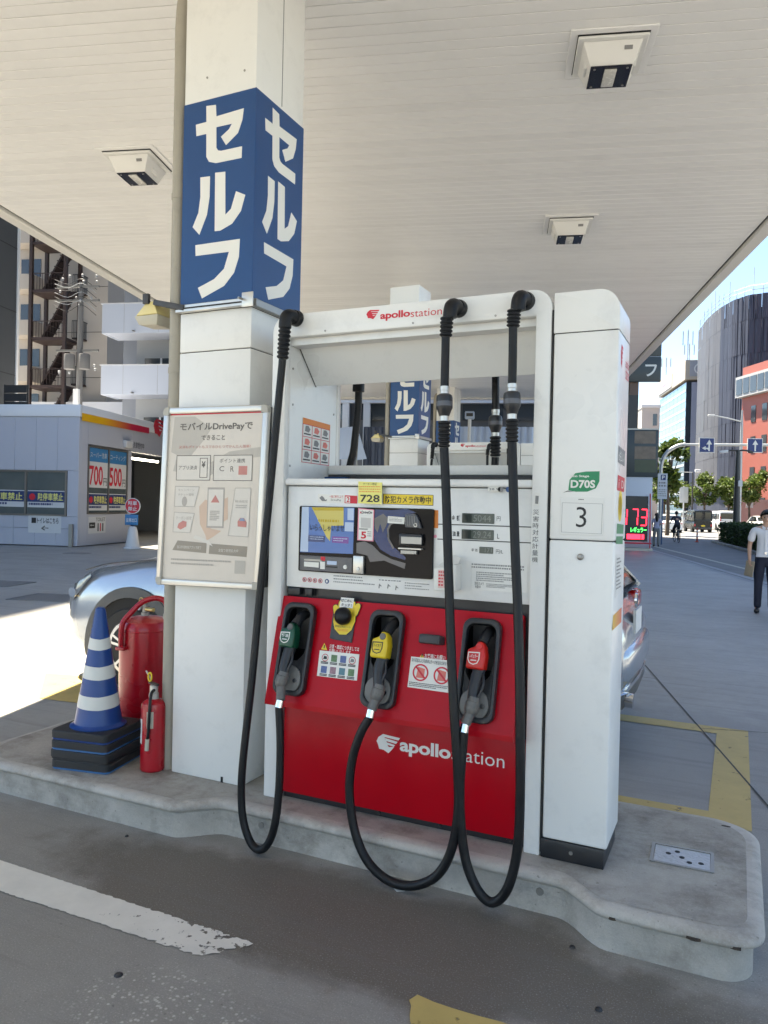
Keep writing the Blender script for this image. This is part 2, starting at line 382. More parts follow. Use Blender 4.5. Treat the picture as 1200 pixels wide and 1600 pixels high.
# ================================================================ ground, road, pavement
def sheet(name, pts, z, m, n=1):
    t = MB(); t.add([(*S(u,v)[:2], z) for u, v in pts], [tuple(range(len(pts)))])
    return obj(name, t, m, kind='structure', smooth=False)
sheet('ground', [(-700,-300),(700,-300),(700,1600),(-700,1600)], -0.014, ASPH)
fo = sheet('forecourt', [(-48,-22),(5.55,-22),(6.35,34.2),(6.2,60),(-48,60)], 0.0, FORE)
sheet('gutter', [(5.45,-22),(5.95,-22),(6.62,33),(6.62,80),(6.35,80),(6.2,33)], 0.004, GUTT)
sheet('pavement', [(5.95,-22),(9.0,-22),(9.0,22),(12.6,48.5),(12.6,140),(6.62,140),(6.62,33)], -0.004, PAVE)
sheet('road', [(12.6,48.5),(9.2,20),(9.2,-60),(40,-60),(40,1200),(12.6,1200)], -0.008, ASPH)
# painted line along the pavement, and the slot drain of the gutter
t = MB(); t.add([(*S(u,v)[:2],0.0) for u, v in ((7.26,18),(7.44,18),(7.44,42),(7.26,42))], [(0,1,2,3)]); obj('pavement_line', t, LINEYL, kind='structure')
t = MB(); t.add([(*S(u,v)[:2],0.009) for u, v in ((5.70,-20),(5.73,-20),(6.40,33),(6.37,33))], [(0,1,2,3)]); obj('slot_drain', t, SEAM, kind='structure')
for k in range(9):   # lane dashes out on the road
    t = MB(); v0 = 52+k*12; t.add([(*S(u,v)[:2],-0.003) for u, v in ((20.4,v0),(20.6,v0),(20.6,v0+6),(20.4,v0+6))], [(0,1,2,3)]); obj('lane_dash', t, LINEW, kind='structure')
# slab joints of the forecourt
def strip(name, a, b, w, z, m):
    a = Vector(a); b = Vector(b); d = (b-a).normalized(); n = Vector((-d.y, d.x))*w/2
    t = MB(); t.add([(*(a-n),z),(*(b-n),z),(*(b+n),z),(*(a+n),z)], [(0,1,2,3)]); return obj(name, t, m, kind='structure', smooth=False)
JOINT = mat('joint_seal', (0.06,0.058,0.055), 0.8, var=0.2)
strip('slab_joint', (1.02,6.18), (3.05,-0.98), 0.012, 0.0045, JOINT)
strip('slab_joint', (1.90,3.08), (4.6,3.85), 0.008, 0.0055, JOINT)
strip('slab_joint', (-4.9,4.9), (1.42,4.72), 0.010, 0.0065, JOINT)
strip('slab_joint', (-9.5,1.55), (-3.5,3.3), 0.010, 0.0065, JOINT)
# yellow box beside the island, white lane line, front yellow line
def quad(name, pts, z, m):
    t = MB(); t.add([(*p[:2], z) for p in pts], [tuple(range(len(pts)))]); return obj(name, t, m, kind='structure', smooth=False)
quad('yellow_line', [(-1.55,1.18),(2.229,1.18),(2.229,1.365),(-1.55,1.365)], 0.004, LINEY)
quad('yellow_line', [(-1.55,3.0),(2.229,3.0),(2.229,3.19),(-1.55,3.19)], 0.004, LINEY)
quad('yellow_line', [(2.015,1.365),(2.229,1.365),(2.229,3.0),(2.015,3.0)], 0.004, LINEY)
quad('yellow_line', [(-3.75,1.92),(-3.05,1.25),(-2.2,1.36),(-2.2,1.6),(-2.85,1.52),(-3.35,2.02)], 0.004, LINEY)
rnd = random.Random(3)
def ragged(a, b, c, d, n, amp, end=0.05):
    """outline a-b (upper edge), c-d (lower edge, running back) chipped along its worn end"""
    P = []
    for k in range(n+1):
        t_ = k/n; j = amp*max(0,(t_-0.45))*rnd.uniform(-1,1); P.append((lerp(a[0],b[0],t_)+j, lerp(a[1],b[1],t_)+j))
    for k in range(1,6): 
        t_ = k/6; P.append((lerp(b[0],c[0],t_)+rnd.uniform(-1,1)*end*0.6, lerp(b[1],c[1],t_)+rnd.uniform(-1,1)*end*0.5))
    for k in range(n+1):
        t_ = k/n; j = amp*max(0,(0.6-t_))*rnd.uniform(-1,1); P.append((lerp(c[0],d[0],t_)+j, lerp(c[1],d[1],t_)+j))
    return P
quad('white_line', ragged((-2.45,-0.80),(0.53,-0.83),(0.40,-0.985),(-2.3,-1.03),220,0.012,0.02), 0.004, LINEW)
quad('yellow_line', ragged((3.4,-0.82),(1.18,-0.835),(1.24,-1.02),(3.4,-1.03),30,0.02,0.03), 0.0042, LINEY)
# small metal lids let into the forecourt
STL = mat('manhole_steel', (0.22,0.22,0.22), 0.5, metal=0.6, var=0.25, scale=20)
def lid(u, v, w, d, label):
    o = thing('access_lid', label, 'manhole', S(u,v,0.0), ST)
    obj('frame', MB().ring(rr(-w/2,w/2,-d/2,d/2,0.05), rr(-w/2+.06,w/2-.06,-d/2+.06,d/2-.06,0.03), 0.002, 0.010,'z'), STL, o)
    obj('plate', MB().prism(rr(-w/2+.07,w/2-.07,-d/2+.07,d/2-.07,0.03), 0.002, 0.008), STL, o)
lid(-9.65,13.2,1.5,0.9,'dark rectangular access lid in the shaded forecourt left of the silver car')
lid(-6.9,11.6,1.9,0.9,'dark access lid in the forecourt next to the silver car headlight')
lid(-12.6,21.3,0.7,0.5,'small dark lid in the ground in front of the shop corner')

# ================================================================ pump island
def island_outline(g=0.0):
    """dumb-bell kerb: narrow along the pump, wide round both ends"""
    yf, ym, yb, ymb = -0.262-g, -0.115-g, 0.795+g, 0.66+g
    P = []
    def arc(cx, cy, r, a0, a1, n=8):
        for k in range(n+1):
            a = math.radians(lerp(a0,a1,k/n)); P.append((cx+r*math.cos(a), cy+r*math.sin(a)))
    xl, xr = -1.86-g, 2.215+g
    arc(xl+0.3, yf+0.3, 0.3, 180, 270)
    for k in range(9):
        t_ = k/8; s_ = t_*t_*(3-2*t_); P.append((lerp(-0.36,-0.13,t_), lerp(yf,ym,s_)))
    for k in range(9):
        t_ = k/8; s_ = t_*t_*(3-2*t_); P.append((lerp(1.50,1.72,t_), lerp(ym,yf,s_)))
    arc(xr-0.12, yf+0.12, 0.12, 270, 360)
    arc(xr-0.2, yb-0.2, 0.2, 0, 90)
    for k in range(9):
        t_ = k/8; s_ = t_*t_*(3-2*t_); P.append((lerp(1.62,1.40,t_), lerp(yb,ymb,s_)))
    for k in range(9):
        t_ = k/8; s_ = t_*t_*(3-2*t_); P.append((lerp(-0.13,-0.36,t_), lerp(ymb,yb,s_)))
    arc(xl+0.3, yb-0.3, 0.3, 90, 180)
    return P
def loft(name, rows, m, cap=True, **kw):
    n = len(rows[0]); t = MB(); vs = [p for r_ in rows for p in r_]
    fs = [(i*n+j, i*n+(j+1)%n, (i+1)*n+(j+1)%n, (i+1)*n+j) for i in range(len(rows)-1) for j in range(n)]
    if cap: fs.append(tuple(range((len(rows)-1)*n, len(rows)*n)))
    t.add(vs, fs); return obj(name, t, m, **kw)
def isle_rows(spec): return [[(*p, z) for p in island_outline(g)] for g, z in spec]
isl = loft('pump_island', isle_rows([(0.0,-0.01),(0.0,0.118),(0.004,0.126),(0.022,0.132),(0.034,0.142),(0.036,0.153),(0.030,0.165),(0.014,0.174),(-0.008,0.1775),(-0.03,0.178)]), ISLE, kind='structure', ang=50)
isl['label'] = 'grey concrete pump island with rounded kerb lip and bulging ends'
loft('island_top', [[(*p, 0.179) for p in island_outline(-0.022)],[(*p, 0.1795) for p in island_outline(-0.027)]], ISLET, parent=isl, smooth=False)
# steel bolt plugs in the kerb face
for x, y in ((0.07,-0.1165),(1.43,-0.1165)):
    obj('kerb_plug', MB().lathe([(0.0,0.0),(0.016,0.0),(0.016,0.004),(0.0,0.004)], 14, (x, y-0.002, 0.088), 'y'), STEEL, isl)
cov = thing('cover_plate', 'galvanised chequer cover plate let into the right end of the pump island', 'cover plate', (1.945,0.272,0.1797), 0.03)
GALV = mat('galvanised', (0.50,0.51,0.52), 0.34, metal=0.85, var=0.22, scale=40, bump=0.5, bscale=70)
obj('rim', MB().ring(rr(-.125,.125,-.098,.098,.006), rr(-.112,.112,-.085,.085,.004), -0.002, 0.006, 'z'), STEEL, cov)
obj('plate', MB().prism(rr(-.110,.110,-.083,.083,.004), -0.002, 0.003), GALV, cov)
for x, y in ((-0.02,0.045),(-0.055,0.012),(0.0,-0.005),(0.03,-0.042),(0.075,-0.03)):
    obj('lifting_hole', MB().lathe([(0.0,0.003),(0.011,0.003),(0.011,0.0042),(0.0,0.0042)], 12, (x,y,0)), SEAM, cov)
# rust chips and scuffs broken out of the kerb lip
RUST = mat('chip_dark', (0.05,0.038,0.03), 0.9, var=0.4, scale=60)
for x, y, w in ((2.02,-0.296,0.05),(2.155,-0.288,0.04),(1.74,-0.292,0.03),(2.11,0.72,0.045)):
    obj('kerb_chip', MB().prism([(x+w*0.5*math.cos(a)*rnd.uniform(.7,1.1), y+0.008*math.sin(a)) for a in [k*PI/5 for k in range(10)]], 0.138 if y < 0 else 0.1775, 0.1485 if y < 0 else 0.1805), RUST, isl)
# litter in front of the island
pp = obj('paper_scrap', MB().prism([(0.79,-0.19),(0.845,-0.235),(0.875,-0.215),(0.85,-0.185)], 0.003, 0.005), WINK, label='small torn white paper scrap on the ground below the yellow pump hose', cat='paper')
for (x, y, s_), lb in zip(((1.60,-0.30,0.012),(0.22,-1.20,0.016),(-0.55,-0.36,0.010),(1.75,-0.62,0.013)), ('black blob of old gum beside the right island kerb','shiny dark blob on the ground below the white line','dark gum spot in front of the left island end','flat dark spot on the ground in front of the island corner')):
    obj('gum_spot', MB().lathe([(0,0.001),(s_,0.001),(s_*.8,0.006),(s_*.3,0.009),(0,0.009)], 10, (x,y,0)), BLACKP, label=lb, cat='gum spot', group='spots on the forecourt')

# ================================================================ canopy
H = 4.60; CU0, CU1, CV0, CV1 = -5.22, 2.72, -4.2, 20.7
can = thing('canopy', 'large white canopy with slatted soffit over the pumps', 'canopy', S(0,0,0), ST)
obj('roof_deck', MB().box(CU0+.10,CU1-.10,CV0+.10,CV1-.10,H+0.016,H+0.55), WHITE2, can)
pitch = 0.105; planks = []
for k in range(5):
    planks.append(MB().box(CU0+.165,CU1-.165,0.0,pitch-0.006,0.0,0.012).mesh('plank', 0.003, 1, False)); f_ = (1,.985,1.01,.965,.995)[k]
    planks[-1].materials.append(SOFFIT if k == 0 else mat('soffit_white_%d' % k, (0.86*f_,0.86*f_,0.845*f_), 0.34, var=0.03, scale=0.8, rvar=0.08, dirt=0.10, pos=True))
nv = int((CV1-CV0-0.4)/pitch)
for k in range(nv):
    o = bpy.data.objects.new('plank', rnd.choice(planks)); col.objects.link(o); o.parent = can; o.location = (0, CV0+0.2+k*pitch, H+rnd.uniform(-.0006,.0006))
FASC = mat('fascia_white', (0.70,0.69,0.65), 0.4, var=0.03)
for u0, u1, v0, v1 in ((CU0,CU0+.14,CV0,CV1),(CU1-.14,CU1,CV0,CV1),(CU0+.142,CU1-.142,CV0,CV0+.14),(CU0+.142,CU1-.142,CV1-.14,CV1)):
    obj('fascia', MB().box(u0,u1,v0,v1,H-0.035,H+0.75), FASC, can, bevel=0.008, seg=1)
GUT = mat('gutter_dark', (0.10,0.095,0.085), 0.6, var=0.1)
for u0, u1 in ((CU0+.14,CU0+.164),(CU1-.164,CU1-.14)):
    obj('edge_groove', MB().box(u0,u1,CV0+.14,CV1-.14,H+0.009,H+0.03), GUT, can)
LENS = mat('led_lens', (0.62,0.62,0.58), 0.25, var=0.2, scale=40, bump=0.3, bscale=50)
LBLK = mat('lamp_black', (0.012,0.012,0.02), 0.15, var=0.1)
def canopy_lamp(label, loc=None, src=None):
    if src: o = copy_tree(src)
    else:
        o = thing('canopy_light', label, 'light', loc, ST, 'square lights under the canopy')
        obj('recess_plate', MB().box(-.262,.262,-.262,.262,-0.012,0.0), SOFFIT, o, bevel=0.003, seg=1)
        obj('shadow_gap', MB().box(-.217,.217,-.217,.217,-0.016,-0.0122), SEAM, o)
        obj('trim_plate', MB().box(-.213,.213,-.213,.213,-0.036,-0.018), WHITE2, o, bevel=0.004, seg=1)
        a, b = 0.180, 0.130; zt, zb = -0.036, -0.160
        h = MB().add([(-a,-a,zt),(a,-a,zt),(a,a,zt),(-a,a,zt),(-b,-b,zb),(b,-b,zb),(b,b,zb),(-b,b,zb)], [(0,1,2,3),(4,7,6,5),(0,4,5,1),(1,5,6,2),(2,6,7,3),(3,7,4,0)])
        hs = obj('housing', h, WHITE2, o, bevel=0.004)
        obj('rating_label', MB().add([(0.07,-.1700,-.066),(0.120,-.1700,-.066),(0.120,-.1615,-.088),(0.07,-.1615,-.088)],[(0,1,2,3)]), INKG, hs)
        pl = obj('lamp_panel', MB().box(-.126,.126,-.126,.126,zb-0.006,zb-0.0005), LBLK, o)
        obj('led_lens', MB().box(-.038,.038,-.098,.098,zb-0.016,zb-0.006), LENS, pl, bevel=0.004)
        for x, y in ((-.1,-.1),(.1,-.1),(.1,.1),(-.1,.1)):
            obj('screw', MB().lathe([(0,zb-.010),(.008,zb-.010),(.008,zb-.0062),(0,zb-.0062)], 8, (x,y,0)), STEEL, pl)
        for s_ in (-1,1): obj('side_latch', MB().box(s_*.152-.008,s_*.152+.008,-.05,.05,-.13,-.08), WHITE2, o, bevel=0.004)
        return o
    o.location = loc; o['label'] = label; return o
lp = canopy_lamp('square canopy light nearest the camera, above the right side of the pump', S(0.63,5.05,H))
canopy_lamp('square canopy light left of the blue column sign', S(-3.17,6.2,H), lp)
canopy_lamp('square canopy light above the number three cabinet', S(0.65,8.04,H), lp)
canopy_lamp('far canopy light seen through the pump frame beside the second column', S(-2.55,12.6,H), lp)
canopy_lamp('farthest canopy light at the right of the pump frame opening', S(0.6,15.4,H), lp)


# ================================================================ fuel dispenser
ZI = 0.18
D = thing('fuel_dispenser', 'tall white and red self service fuel dispenser number 3 with three hoses', 'fuel dispenser', (0.84,0.29,ZI), worldmesh=True)
def arch(x0, x1, z1, r, w, hz, n=8):
    P = [(x0,ZI),(x0+w,ZI),(x0+w,hz),(x1-w+0.01,hz),(x1-w+0.01,ZI),(x1,ZI)]
    for k in range(n+1): a = 0.5*PI*k/n; P.append((x1-r+r*math.cos(a), z1-r+r*math.sin(a)))
    for k in range(n+1): a = 0.5*PI+0.5*PI*k/n; P.append((x0+r+r*math.cos(a), z1-r+r*math.sin(a)))
    return P
obj('front_frame', MB().prism(arch(0,1.398,2.585,.085,.080,2.472), 0.0, 0.045, 'y'), WHITE, D, bevel=0.006)
obj('rear_frame', MB().prism(arch(0,1.398,2.585,.085,.080,2.472), 0.535, 0.58, 'y'), WHITE, D, bevel=0.006)
obj('top_cover', MB().prism(rr(0.004,1.394,2.44,2.582,.082,8,(0,0,1,1)), 0.0465, 0.5335, 'y'), WHITE, D)
t = MB()     # hood: two sloping faces meeting low in the middle
prof = [(.047,2.468),(.108,2.462),(.292,2.276),(.300,2.276),(.472,2.462),(.533,2.468)]
for (a, b), (c_, d_) in zip(prof, prof[1:]): t.add([(0.0795,a,b),(1.3285,a,b),(1.3285,c_,d_),(0.0795,c_,d_)], [(0,1,2,3)])
obj('hood', t, WHITE, D, smooth=False)
for x0, x1 in ((0.006,0.077),(1.332,1.392)):
    obj('side_panel', MB().box(x0,x1,0.0465,0.5335,ZI,2.44), WHITE, D, bevel=0.002, seg=1)
obj('hood_seam', MB().tube([(0.0800,.112,2.458),(0.0800,.298,2.272)], 0.0028, 6), SEAM, D)
for y, z in ((0.07,2.33),(0.075,2.15),(0.5,2.15),(0.06,1.84),(0.5,1.84)):
    obj('rivet', MB().lathe([(0,0),(.006,0),(.006,.003),(0,.003)], 8, (0.0772,y,z), 'x'), STEEL, D)
for x in (0.30,0.76,1.15): obj('rivet', MB().lathe([(0,0),(.005,0),(.005,.003),(0,.003)], 8, (x,-0.003,2.488), 'y'), STEEL, D)
for x in (0.20,0.77): obj('drain_hole', MB().lathe([(0,2.4672),(.012,2.4672),(.012,2.4702),(0,2.4702)], 10, (x,0.06,0)), SEAM, D)
# nine-picture notice inside the frame
nt_ = obj('notice', MB().prism([(0.174, 2.097),(0.461, 2.088),(0.457, 1.862),(0.167, 1.865)], 0.0772, 0.0790, 'x'), WINK, D)
ORG = mat('print_orange', (0.75,0.22,0.03), 0.5, var=0.02); SALM = mat('print_salmon', (0.72,0.18,0.14), 0.5)
def bil(Q, a, b):
    (x0,z0),(x1,z1),(x2,z2),(x3,z3) = Q
    return (lerp(lerp(x0,x1,a),lerp(x3,x2,a),b), lerp(lerp(z0,z1,a),lerp(z3,z2,a),b))
NQ = [(0.167, 1.865),(0.457, 1.862),(0.461, 2.088),(0.174, 2.097)]
def NF(a, b): return (0.0797, *bil(NQ, a, b))
flat([(0,.87),(1,.87),(1,1),(0,1)], NF, ORG, nt_, 'heading')
for i in range(4): flat([(0,i*.29),(1,i*.29),(1,i*.29+.014),(0,i*.29+.014)] if i < 3 else [(0,.858),(1,.858),(1,.872),(0,.872)], NF, REDP, nt_, 'grid_line')
for i in range(4): flat([(i*.327,0),(i*.327+.018,0),(i*.327+.018,.87),(i*.327,.87)], NF, REDP, nt_, 'grid_line')
for i in range(3):
    for j in range(3):
        cx, cz = .17+.327*i, .17+.29*j
        flat([(cx-.09,cz-.04),(cx+.05,cz-.06),(cx+.10,cz+.02),(cx+.03,cz+.09),(cx-.07,cz+.08)], NF, SALM if (i+j)%2 else INKG, nt_, 'pictogram')
        flat([(cx-.12,cz-.115),(cx+.12,cz-.115),(cx+.12,cz-.085),(cx-.12,cz-.085)], NF, INK, nt_, 'caption')
obj('core', MB().box(0.0785,1.3300,0.062,0.515,ZI+.02,1.735), BLACKP, D)
obj('top_ledge', MB().box(0.084,1.3295,0.004,0.13,1.741,1.775), WHITE, D, bevel=0.010, seg=3)
obj('rear_ledge', MB().box(0.084,1.3295,0.44,0.575,(0.607, 1.814)[1],(0.606, 1.863)[1]), WHITE, D, bevel=0.004)
obj('rear_core', MB().box(0.084,1.3295,0.445,0.53,1.737,(0.607, 1.814)[1]-.001), DGREY, D)
obj('ledge_tray', MB().box(0.084,1.3295,0.132,0.438,1.737,1.752), DGREY, D)
obj('blue_tray_end', MB().box(0.086,0.22,0.40,0.4385,1.753,1.80), BLUE, D)
dp = obj('display_panel', MB().box(0.090,1.3305,0.030,0.060,1.237,1.737), WHITE, D, bevel=0.004)
obj('panel_hinge', MB().box(0.10,0.17,0.028,0.058,1.198,1.234), BLACKP, D, bevel=0.003)
obj('panel_hinge', MB().box(0.20,0.24,0.028,0.058,1.198,1.234), BLACKP, D, bevel=0.003)
obj('plinth', MB().box(0.09,1.325,0.052,0.53,ZI,0.213), BLACKP, D)
for x in (.62,.93,1.25): obj('plinth_bolt', MB().lathe([(0,0),(.010,0),(.008,-.006),(0,-.006)], 8, (x,.0515,.196), 'y'), BLACKP, D)
obj('lower_panel', MB().box(0.095,1.318,0.030,0.050,0.212,0.650), RED, D, bevel=0.003)

# -- header lettering and emblem
def emblem(F, x0, z0, w, h, m, parent):
    """profile of a head with swept-back hair"""
    n = MB()
    P = [(0,.44),(.08,.20),(.27,0),(.40,.02),(.34,.16),(.36,.28),(.44,.40),(.46,.54),(.53,.66),(.76,.60),(.64,.82),(.52,1),(.31,.86),(.12,.84),(.07,.63)]
    sh = [P, [(.40,.02),(1,.08),(.93,.22),(.34,.155)], [(.34,.20),(.90,.30),(.83,.43),(.40,.355)], [(.43,.42),(.80,.50),(.74,.60),(.46,.55)]]
    for poly in sh: n.add([F(x0+a*w, z0+(1-b)*h) for a, b in poly], [tuple(range(len(poly)))])
    me = bpy.data.meshes.new('emblem'); me.from_pydata(n.v, [], n.f); me.materials.append(m)
    return obj('emblem', me, None, parent)
fr = D.children[0]
def wordmark(F, em, ew, a0, a1, s0, s1, m, parent):
    emblem(F, em[0], em[1], ew[0], ew[1], m, parent)
    text('apollo', a0, a1, F, m, parent, bold=0.030, spacing=0.97)
    text('station', s0, s1, F, m, parent, bold=-0.004)
FH = FY(-0.0012)
front = [o for o in bpy.data.objects if o.name == 'front_frame'][0]
(ex, ez0), (ex2, ez1) = (0.521, 2.522), (0.589, 2.555)
wordmark(FH, (ex,ez0), (ex2-ex, ez1-ez0+.012), ((0.593, 2.519)[0], (0.632, 2.512)[1]-.003), ((0.745, 2.521)[0], (0.706, 2.552)[1]), ((0.748, 2.520)[0], (0.806, 2.515)[1]), ((0.900, 2.519)[0], (0.855, 2.547)[1]), REDP, front)
FL = FY(0.0288)
low = [o for o in bpy.data.objects if o.name == 'lower_panel'][0]
(ex, ez0), (ex2, ez1) = (0.609, 0.483), (0.730, 0.591)
wordmark(FL, (ex, (0.672, 0.493)[1]), (ex2-ex, (0.640, 0.579)[1]-(0.672, 0.493)[1]), ((0.729, 0.505)[0], (0.796, 0.495)[1]), ((0.980, 0.516)[0], (0.898, 0.574)[1]), ((0.984, 0.516)[0], (1.226, 0.515)[1]), ((1.229, 0.517)[0], (1.126, 0.571)[1]), WINK, low)

# -- display panel furniture
FD = FY(0.0290)
for z in ((1.237, 1.572)[1], (1.239, 1.504)[1]):
    flat([((0.892, 1.563)[0],z-.0022),(1.327,z-.0022),(1.327,z+.0022),((0.892, 1.563)[0],z+.0022)], FD, INK, dp, 'divider')
LCD = mat('lcd_green_grey', (0.075,0.095,0.085), 0.22, var=0.08); LCDD = mat('lcd_dark', (0.02,0.032,0.03), 0.22)
SEG = mat('lcd_segment', (0.16,0.19,0.175), 0.3)
def lcd(a, b, split, s, ta, tb):
    o = obj('price_display', MB().box(a[0],b[0],0.0255,0.0298,a[1],b[1]), LCD, D, bevel=0.002, seg=1)
    F = FY(0.0250)
    if split: flat([(a[0]+.003,a[1]+.004),(lerp(a[0],b[0],.31),a[1]+.004),(lerp(a[0],b[0],.31),b[1]-.004),(a[0]+.003,b[1]-.004)], F, LCDD, o, 'dark_field')
    text(s, (lerp(a[0],b[0],ta), lerp(a[1],b[1],.18)), (lerp(a[0],b[0],tb), lerp(a[1],b[1],.85)), F, SEG, o)
lcd((1.008, 1.581), (1.158, 1.625), True, '5044', .36, .90)
lcd((1.008, 1.509), (1.157, 1.553), True, '29.24', .36, .92)
lcd((1.092, 1.449), (1.156, 1.478), False, '171', .42, .9)
def pt(s, a, b, m=INK, parent=None, F=FD, **k): return text(s, a, b, F, m, parent or dp, **k)
pt('金', (0.959, 1.591), (0.974, 1.614), bold=.02); pt('額', (0.982, 1.590), (0.997, 1.614), bold=.02); pt('円', (1.168, 1.594), (1.185, 1.614))
pt('油', (0.964, 1.520), (0.979, 1.543), bold=.02); pt('量', (0.984, 1.520), (0.997, 1.542), bold=.02); pt('L', (1.172, 1.517), (1.182, 1.538))
pt('単', (1.055, 1.455), (1.066, 1.469)); pt('価', (1.071, 1.455), (1.083, 1.469)); pt('円/L', (1.168, 1.451), (1.200, 1.469))
# caution text under the readouts
o = obj('notice', MB().box((1.057, 1.286)[0],1.31,0.0285,0.0298,(1.057, 1.286)[1],(1.066, 1.406)[1]), WHITE2, D)
lines(((1.058, 1.374)[0],(1.067, 1.378)[1]), (1.30,(1.066, 1.402)[1]), FY(.0280), 2, INKG, o, 1)
lines(((1.080, 1.319)[0],(1.080, 1.323)[1]), (1.26,(1.079, 1.367)[1]), FY(.0280), 5, INKG, o, 2)
text('防犯カメラ', (1.075, 1.307), (1.116, 1.322), FY(.0280), INK, o); text('作動中', (1.076, 1.293), (1.102, 1.306), FY(.0280), INK, o)
lines(((1.128, 1.296)[0],(1.128, 1.298)[1]), (1.25,(1.128, 1.317)[1]), FY(.0280), 3, INKG, o, 5)
# certification marks on the ledge
FLd = FY(0.0030)
o = obj('inspection_label', MB().box((1.133, 1.722)[0],(1.188, 1.723)[0],0.0022,0.0038,(1.155, 1.724)[1],(1.155, 1.741)[1]), WINK, D)
text('28.9', ((1.138, 1.725)[0],(1.155, 1.728)[1]), ((1.181, 1.726)[0],(1.155, 1.737)[1]), FY(0.0018), INK, o)
for px, m in ((787,INKG),(796,BLUE)):
    c_ = (1.19 if px == 787 else 1.225, (1.212, 1.732)[1]); obj('seal_mark', MB().lathe([(0,.0038),(.012,.0038),(.012,.0022),(0,.0022)], 16, (c_[0],0,c_[1]), 'y'), m, D)

# -- screen and terminal
(bx0, bz1), (bx1, bz0) = (0.167, 1.640), (0.876, 1.320)
GLOSSB = mat('gloss_black', (0.006,0.006,0.008), 0.08, var=0.0, spec=0.16)
tm = obj('payment_terminal', MB().prism(rr(bx0,bx1,bz0,bz1,.008), 0.014, 0.0298, 'y'), GLOSSB, D, bevel=0.002, seg=1)
FT = FY(0.0130); FT2 = FY(0.0124); FT3 = FY(0.0118); FT4 = FY(0.0112)
SCRB = mat('screen_blue', (0.05,0.13,0.36), 0.12, var=0, emit=0.05); SCRL = mat('screen_pale', (0.32,0.42,0.58), 0.12, var=0, emit=0.05)
SCRY = mat('screen_yellow', (0.42,0.37,0.10), 0.12, var=0, emit=0.06); SCRYD = mat('screen_ochre', (0.36,0.27,0.01), 0.12, var=0, emit=0.05)
SCRN = mat('screen_navy', (0.015,0.035,0.12), 0.12, var=0, emit=0.1); SCRP = mat('screen_purple', (0.10,0.04,0.20), 0.12, var=0, emit=0.12)
scr = flat([(0.183, 1.636),(0.473, 1.637),(0.470, 1.417),(0.177, 1.413)][::-1], FT, SCRB, D, 'screen', label='lit blue welcome screen with yellow panel')
flat([(0.183, 1.636),(0.223, 1.636),(0.223, 1.416),(0.178, 1.416)], FT2, SCRL, scr, 'pale_band')
flat([(0.238, 1.635),(0.415, 1.637),(0.417, 1.550),(0.349, 1.547),(0.344, 1.472),(0.324, 1.492)], FT2, SCRY, scr, 'yellow_field')
flat([(0.238, 1.635),(0.415, 1.637),(0.416, 1.622),(0.248, 1.619)], FT3, SCRYD, scr, 'ochre_field')
flat([(0.436, 1.634),(0.470, 1.634),(0.470, 1.577),(0.437, 1.578)], FT2, SCRL, scr, 'pale_square')
flat([(0.424, 1.567),(0.470, 1.567),(0.470, 1.524),(0.423, 1.524)], FT2, SCRL, scr, 'pale_square')
flat([(0.223, 1.498),(0.317, 1.497),(0.316, 1.466),(0.220, 1.467)], FT2, SCRN, scr, 'button')
flat([(0.356, 1.497),(0.446, 1.496),(0.445, 1.465),(0.355, 1.466)], FT2, SCRP, scr, 'button')
text('いらっしゃいませ', (0.232, 1.520), (0.421, 1.553), FT4, INK, scr, bold=.01)
lines((0.232, 1.472), (0.310, 1.492), FT4, 2, SCRL, scr, 4, .4); lines((0.364, 1.469), (0.440, 1.489), FT4, 2, SCRL, scr, 6, .4)
lines((0.277, 1.558), (0.393, 1.577), FT4, 1, SCRYD, scr, 8, .6)
# lower slot unit
TGREY = mat('terminal_grey', (0.10,0.10,0.11), 0.35, var=0.1)
su = obj('card_slot_unit', MB().box(*[(0.178, 1.389)[0],(0.469, 1.403)[0]],0.009,0.0138,(0.328, 1.325)[1],(0.326, 1.399)[1]), TGREY, D, bevel=0.002, seg=1)
FS = FY(0.0082)
flat([(0.204, 1.344),(0.287, 1.342),(0.287, 1.367),(0.204, 1.367)], FS, WINK, su, 'slot_label')
flat([(0.203, 1.372),(0.305, 1.372),(0.304, 1.382),(0.203, 1.381)], FS, STEEL, su, 'bill_slot')
flat([(0.295, 1.336),(0.321, 1.336),(0.321, 1.372),(0.294, 1.372)], FS, WINK, su, 'slot_label')
flat([(0.297, 1.377),(0.322, 1.376),(0.322, 1.396),(0.297, 1.397)], FS, REDP, su, 'red_label')
flat([(0.333, 1.360),(0.386, 1.360),(0.386, 1.378),(0.333, 1.378)], FS, SCRL, su, 'slot_label')
flat([(0.327, 1.346),(0.390, 1.346),(0.390, 1.352),(0.326, 1.352)], FS, SEAM, su, 'card_slot')
cxz = (0.433, 1.353)
obj('button', MB().lathe([(0,.009),(.0105,.009),(.0095,.004),(0,.004)], 16, (cxz[0],0,cxz[1]), 'y'), WINK, su)
cb = obj('coin_return', MB().box((0.480, 1.373)[0],(0.534, 1.376)[0],-0.004,0.0135,(0.509, 1.326)[1],(0.506, 1.410)[1]), ALU, D, bevel=0.003)
cxz = (0.508, 1.349)
obj('lock', MB().lathe([(0,-.004),(.0095,-.004),(.008,-.009),(0,-.009)], 14, (cxz[0],0,cxz[1]), 'y'), WINK, cb)
